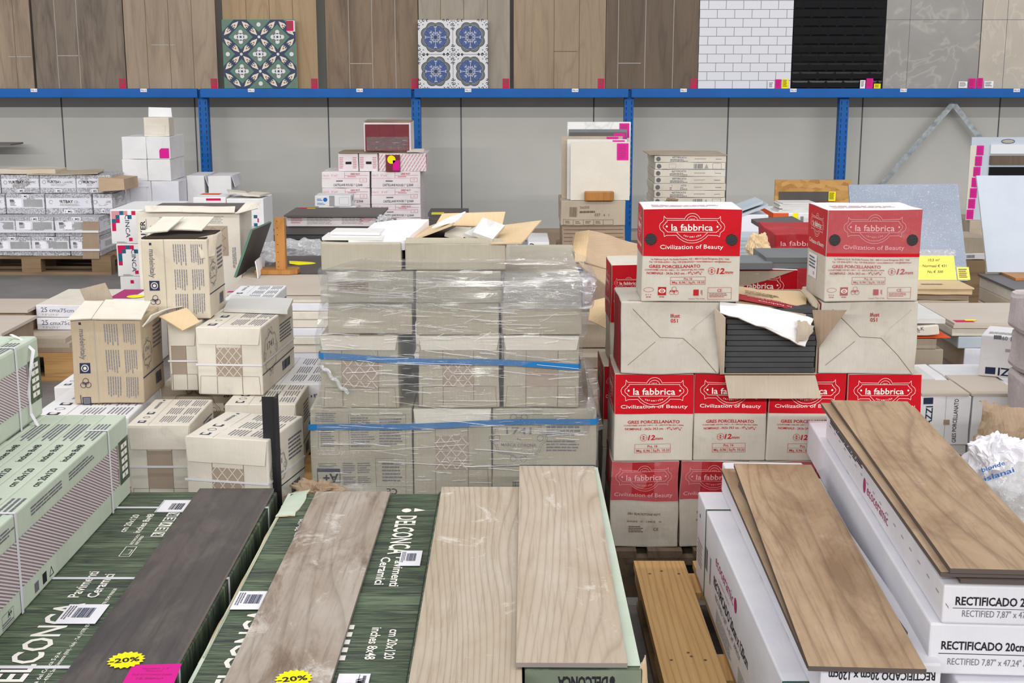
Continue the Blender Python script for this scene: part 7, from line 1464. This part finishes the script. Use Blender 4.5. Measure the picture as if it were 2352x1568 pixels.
# planks
def plank(cx0, cy0, cx1, cy1, zt, mat, label, w=.2, th=.0095, edge='tile_edge', parts=None, group='wood-look sample planks'):
    """centre of near end to centre of far end"""
    a = math.atan2(-(cx1-cx0), cy1-cy0); L = math.hypot(cx1-cx0, cy1-cy0)
    t = thing('sample_plank', (cx0, cy0, zt-th), a, label, 'tile plank', group); MB().rbox(w, L, th, edge, .0006, 2, top=mat).build('plank_body', t)
    if parts: parts(t)
    return t
def star(t, x, y, z, m_lab=True, k=1):
    m = MB(); p = Pad(m, (x, y, z+.0016), (1, 0, 0), (0, 1, 0)); n = 18; p.poly([((.036 if i % 2 else .030)*math.cos(i*PI/n), (.036 if i % 2 else .030)*1.05*math.sin(i*PI/n)) for i in range(2*n)], 'yellow'); p.layer = 2; p.text('-20%', .0, -.011, .019, 'ink_black', .02, rot=.14, al='c', w=.055); o = m.build('discount_sticker', t); o['label'] = 'yellow starburst -20% sticker'
    m = MB(); p = Pad(m, (x+.02, y-.1, z+.0008), (1, 0, 0), (0, 1, 0)); p.poly([(0, 0), (.095, .004), (.09, .085), (-.002, .08)], 'magenta'); p.layer = 2; p.text('Gamma 1.2', .02, .062, .006, 'ink_magenta', 0, w=.05); p.text('Dentel', .03, .052, .006, 'ink_magenta', 0, w=.03); p.text('CHF CITTADINO DARK', .008, .036, .006, 'ink_magenta', 0, w=.075); p.text('15.90/m\u00b2', .02, .02, .007, 'ink_magenta', .01, w=.05); o = m.build('price_label', t); o['label'] = 'magenta handwritten price label'
plank(-.736, 2.19, -.744, 3.377, .3985, 'slate_dark_wood', 'dark charcoal wood-look plank with a yellow -20% sticker', parts=lambda t: star(t, .0, .13, .0095), edge='tile_edge')
plank(-.437, 2.17, -.428, 3.37, .392, 'oak_worn', 'weathered grey-brown wood-look plank with a yellow -20% sticker', parts=lambda t: star(t, .03, .085, .0095), edge='tile_edge')
plank(-.083, 2.11, -.0815, 3.233, .45, 'oak_white_b', 'pale whitewashed oak plank, the lower of the two side by side') if False else plank(-.082, 2.03, -.0815, 3.233, .4495, 'oak_white_b', 'pale whitewashed oak plank, the lower of the two side by side')
plank(.107, 2.177, .12, 3.372, .4625+.0005, 'oak_white', 'pale whitewashed oak plank lying highest, on the pale green carton')
# pale green cartons standing on edge
GS = .605; cw = .052
def pr_up(first=False):
    def f(P):
        p = P['T']; d = p.H
        p.text('cm 20x120', .036, d-.62, .017, 'ink_black', .012, rot=1, w=.135); p.text('inches 8x48', .036, d-.43, .017, 'ink_black', .012, rot=1, w=.14); p.greek(.008, d-.26, .045, d-.1, 4, 'ink_grey', True); p.greek(.008, d-.85, .045, d-.7, 3, 'ink_grey', True)
        p.frame(.01, d-1.02, .042, d-.9, .001, 'ink_grey'); p.line([(.018, d-1.0), (.018, d-.93), (.034, d-.93), (.034, d-1.0)], .001, 'ink_grey')
        if first:
            r = P['R']; W, H_ = r.W, r.H
            for a in (.2, .42, .62): r.greek(W*a, H_*.83, W*(a+.16), H_*.93, 3, 'ink_grey', seed=int(a*10))
            r.rect(W*.41, H_*.05, W*.43, H_*.15, 'ink_grey'); r.rect(W*.45, H_*.05, W*.47, H_*.16, 'ink_black'); r.ring(W*.46, H_*.11, .006, .002, 'carton_green_pale', 10); r.line([(W*.485, H_*.06), (W*.505, H_*.06), (W*.495, H_*.15)], .002, 'ink_black', True); r.frame(W*.26, H_*.03, W*.31, H_*.16, .001, 'ink_grey'); r.text('A+', W*.285, H_*.1, .012, 'ink_black', .02); r.greek(W*.26, H_*.04, W*.31, H_*.09, 2, 'ink_grey')
            r.rect(W*.93, H_*.22, W-.001, H_*.75, 'delconca_top', 3); r.layer = 2
            for k, ch in enumerate('FOREVER'[2:]): r.rect(W*.945, H_*(.64-k*.09), W*.985, H_*(.70-k*.09), 'ink_white'); r.layer = 3; r.text(ch, W*.965, H_*(.65-k*.09), .0085, 'delconca_top', .02, al='c'); r.layer = 2
    return f
def side_win(t, w, d, h, bd):
    m = MB(); x = w/2+.0008; y0, y1, z0, z1 = .02, d*.925, h*.24, h*.73
    p = Pad(m, (w/2, 0, 0), (0, 1, 0), (0, 0, 1), eps=.001); p.rect(y0, z0, y1, z1, 'mauve_back', 1)
    n = 66; st = (y1-y0)/n
    for i in range(-11, n+1):
        a = y0+i*st; dy, dz = .23, -(z1-z0)
        for j in range(12):
            f0, f1 = j/12, (j+1)/12; A_ = (a+dy*f0, z1+dz*f0); B_ = (a+dy*f1, z1+dz*f1)
            if A_[0] < y0 or B_[0] > y1: continue
            p.layer = 1.6; wv = .003; p.poly([(A_[0]-wv, A_[1]), (B_[0]-wv, B_[1]), (B_[0]+wv, B_[1]+.001), (A_[0]+wv, A_[1]+.001)][::1], 'ridge')
    label_part(t, 'side_window', m, 'cut-out showing ridged tile backs')
    m = MB()
    for y in (d-.17, .42):
        m.box(-w/2, w/2+.0015, y, y+.009, h+.0005, h+.0015, 'strap_white'); m.box(w/2+.002, w/2+.003, y-.001, y+.009, 0, h+.0015, 'strap_white')
    m.build('strap', t)
gy0, gl = 2.15, 1.225
for k in range(6):
    x1 = -1.03-k*(cw+.0006)
    carton('standing_tile_carton', 'pale green carton standing on edge, %s from the right in the lower tier' % ORD[k], x1-cw, x1, GT+.0005 if k < 1 else .3855, GS, gy0, gl, 'carton_green_pale', pr_up(k == 0), 'pale green cartons standing on edge', parts=side_win if k == 0 else None, dent=.0003, n=6)
for k in range(3): carton('long_tile_carton', 'green tile carton far left, %s under the standing cartons' % ['lowest', 'middle', 'upper'][k], -1.4, -1.05, .1445+k*.08, .1445+(k+1)*.08-.001, NY+.01, FL_-.01, 'delconca_side', None, 'flat green tile cartons', n=2)
for k in range(2):
    x1 = -1.25-k*(cw+.0006)
    carton('standing_tile_carton', 'pale green carton standing on edge, %s one of the upper tier at the left edge' % ['right', 'left'][k], x1-cw, x1, GS+.0008, GS+.215, gy0, gl, 'carton_green_pale', pr_up(k == 0), 'pale green cartons standing on edge', parts=side_win if k == 0 else None, dent=.0003, n=6, r=.008)
# loose end of a strap
m = MB(); Yt = 3.32; m.tube([atY(25, 768, Yt+.02), atY(48, 778, Yt), atY(77, 805, Yt-.02), atY(70, 850, Yt-.05), atY(66, 900, Yt-.05), atY(72, 950, Yt-.05), atY(88, 978, Yt-.06)], .005, 'strap_white', 5, .25); tag(m.build('loose_strap'), 'loose white strap end curling down the upper standing carton', 'strap')
# ---------------------------------------------------------------- foreground right: long white cartons with planks
t = thing('wooden_pallet', (.8, 2.2, 0), 0, 'fresh pine pallet with a wide bare deck board, under the long white cartons', 'pallet')
for a, b in ((.345, .487), (.512, .61), (.64, .78), (.81, .91), (.94, 1.08), (1.1, 1.24)): MB().box(a-.8, b-.8, 0, 1.3, .122, .144, 'pine').dent(.0008, 3).build('deck_board', t)
for y in (.08, .60, 1.12): MB().box(-.455, .44, y, y+.14, .1, .1218, 'pine').build('stringer', t)
for y in (.08, .60, 1.12):
    for x in (-.445, -.07, .3): MB().box(x, x+.14, y, y+.14, .022, .0998, 'pallet_old').build('block', t)
for x in (-.445, -.07, .3): MB().box(x, x+.14, 0, 1.3, 0, .0218, 'pallet_old').build('bottom_board', t)
m = MB(); p = Pad(m, (-.455, 0, .144), (1, 0, 0), (0, 1, 0), eps=.0012)
for x, y in ((.035, 1.2), (.07, 1.22), (.115, 1.2), (.03, .66), (.075, .7), (.11, .66), (.08, .68)): p.disc(x, y, .004, 'ink_brown', 8)
m.build('nail_heads', t)
WGp = 'long white tile cartons'
def pr_w1(P):
    p = P['L']; W, H_ = p.W, p.H   # left side: reads from far to near
    p.text('ecoceramic', .33, H_*.66, .03, 'ink_magenta', .0, w=.26); p.disc(.62, H_*.72, .018, 'ink_magenta', 14); p.text('COMPANY WOOD', .38, H_*.56, .007, 'ink_pink', 0, w=.16)
    p.text('RECTIFICADO 20cm x 120cm', .31, H_*.4, .025, 'ink_black', .02, w=.48); p.text('RECTIFIED 7,87" x 47,24" APROX', .34, H_*.29, .014, 'ink_grey', 0, w=.36)
    p.bars(.16, H_*.35, .2, H_*.6, 'ink_grey', 6); p.bars(.24, H_*.3, .26, H_*.6, 'ink_navy', 4); p.greek(.36, H_*.05, .6, H_*.22, 6, 'ink_palegrey'); p.greek(.68, H_*.05, .98, H_*.22, 6, 'ink_palegrey', seed=4); p.greek(.02, H_*.2, .11, H_*.5, 6, 'ink_palegrey'); p.disc(.05, H_*.78, .006, 'ink_black', 8)
def w1_parts(t, w, d, h, bd):
    for y in (d-.16, .1):
        m = MB(); m.box(-w/2, w/2, y, y+.005, h+.0005, h+.0015, 'strap_green'); m.box(-w/2-.0015, -w/2-.0005, y, y+.005, 0, h+.0015, 'strap_green'); m.build('strap', t)
carton('long_white_carton', 'long white carton lowest on the left with magenta lettering and green straps', .507, .72, .1447, .382, 2.16, 1.24, 'eco_white', pr_w1, WGp, parts=w1_parts, dent=.0006, n=10)
def pr_rect(rot=0):
    def f(P):
        p = P['F']; H_ = p.H
        if rot == 0: p.text('RECTIFICADO 20cm x 120cm', .022, H_*.5, .0155, 'ink_black', .025, w=.215); p.rect(.018, H_*.41, p.W-.012, H_*.425, 'ink_black'); p.text('RECTIFIED 7,87" x 47,24" APROX', .035, H_*.2, .0125, 'ink_grey', .0, w=.175)
        else: p.text('RECTIFICADO 20cm x 120cm', p.W*.95, H_*.8, .0155, 'ink_black', .025, rot=2, w=.19)
        for y in (.25, .5, .75): P['L'].rect(P['L'].W*y, .002, P['L'].W*y+.03, .003, 'ink_palegrey')
    return f
carton('long_white_carton', 'long white carton under the tan plank, its end lettered upside down', .553, .768, .3825, .4655, 2.17, 1.23, 'eco_white', pr_rect(1), WGp, dent=.0006, n=10, rz=math.radians(-.8))
carton('long_white_carton', 'long white carton carrying the upside-down lettered one', .73, .94, .1447, .3815, 2.2, 1.2, 'eco_white', None, WGp, n=3) if False else None
ps = math.radians(-3.7)
carton('long_white_carton', 'long white carton at the very bottom right corner, lettered end', .80, 1.045, .345, .43, 2.17, 1.2, 'eco_white', pr_rect(0), WGp, dent=.001, n=6, rz=0)
carton('long_white_carton', 'plain long white carton low down beneath the bottom right corner carton', .80, 1.045, .1447, .344, 2.18, 1.2, 'eco_white', None, WGp, n=2)
carton('long_white_carton', 'long white carton with lettered end, lower of the two beside the tan planks', .752, .99, .431, .53, 2.19, 1.4, 'eco_white', pr_rect(0), WGp, dent=.0006, n=10, rz=ps)
def al_pr(P):
    pr_rect(0)(P); p = P['L']; p.text('ecoceramic', .55, p.H*.3, .025, 'ink_magenta', .0, w=.22); p.disc(.52, p.H*.45, .014, 'ink_magenta', 12, .018)
    for k in range(18): p.rect(.05+k*.07, p.H*.62, .05+k*.07+.02, p.H*.66, 'ink_palegrey')
def al_parts(t, w, d, h, bd):
    m = MB(); p = Pad(m, (-w/2-.001, d-.06, 0), (0, -1, 0), (0, 0, 1)); p.greek(.0, h*.75, .5, h*.98, 3, 'ink_black', fill=.6); m.build('edge_print', t)
carton('long_white_carton', 'long white carton with lettered end, upper of the two under the plank pile', .77, 1.0, .5305, .605, 2.185, 1.22, 'eco_white', al_pr, WGp, parts=al_parts, dent=.0006, n=10, rz=ps)
# planks on it
def pl2(x, y, zt, s, mt='oak_tan', dx=.077, L=1.2, edge='tile_edge_dark'): plank(x, y, x+dx, y+math.sqrt(L*L-dx*dx), zt, mt, s, edge=edge)
pl2(.90, 2.19, .6155, 'lowest edge-on plank under the top tan plank at the right', 'oak_tan_b', .078)
pl2(.895, 2.185, .6265, 'second plank up under the top tan plank at the right', 'oak_tan_b', .078)
tag(MB().sheet([Vector((.79, 2.2, .6275)), Vector((.985, 2.19, .6275)), Vector((1.06, 3.38, .6275)), Vector((.865, 3.39, .6275))], .0008, 'kraft_pale', 4, 0).build('corrugated_sheet'), 'thin corrugated packing sheet between the planks at the right', 'cardboard')
pl2(.855, 2.165, .6385, 'third plank up, sticking out left under the top tan plank', 'oak_tan_b', .066)
pl2(.868, 2.155, .6485, 'top tan wood-look plank at the right, highest of its pile', 'oak_tan', .0765)
# two tan planks on the lettered box
plank(.622, 2.145, .652, 3.305, .4755, 'oak_tan_b', 'tan wood-look plank lying underneath, sticking out on the left', w=.2, edge='tile_edge_dark')
plank(.61, 2.082, .679, 3.27, .4995, 'oak_tan', 'tan wood-look plank lying on the slimmer one, before the red cartons', edge='tile_edge_dark')
tag(MB().rbox(.16, .9, .0128, 'tile_edge_dark', .001, 1, x=.65, y=2.25, z=.4763).build('hidden_plank'), 'narrow plank between the two tan planks, barely visible', 'tile plank')
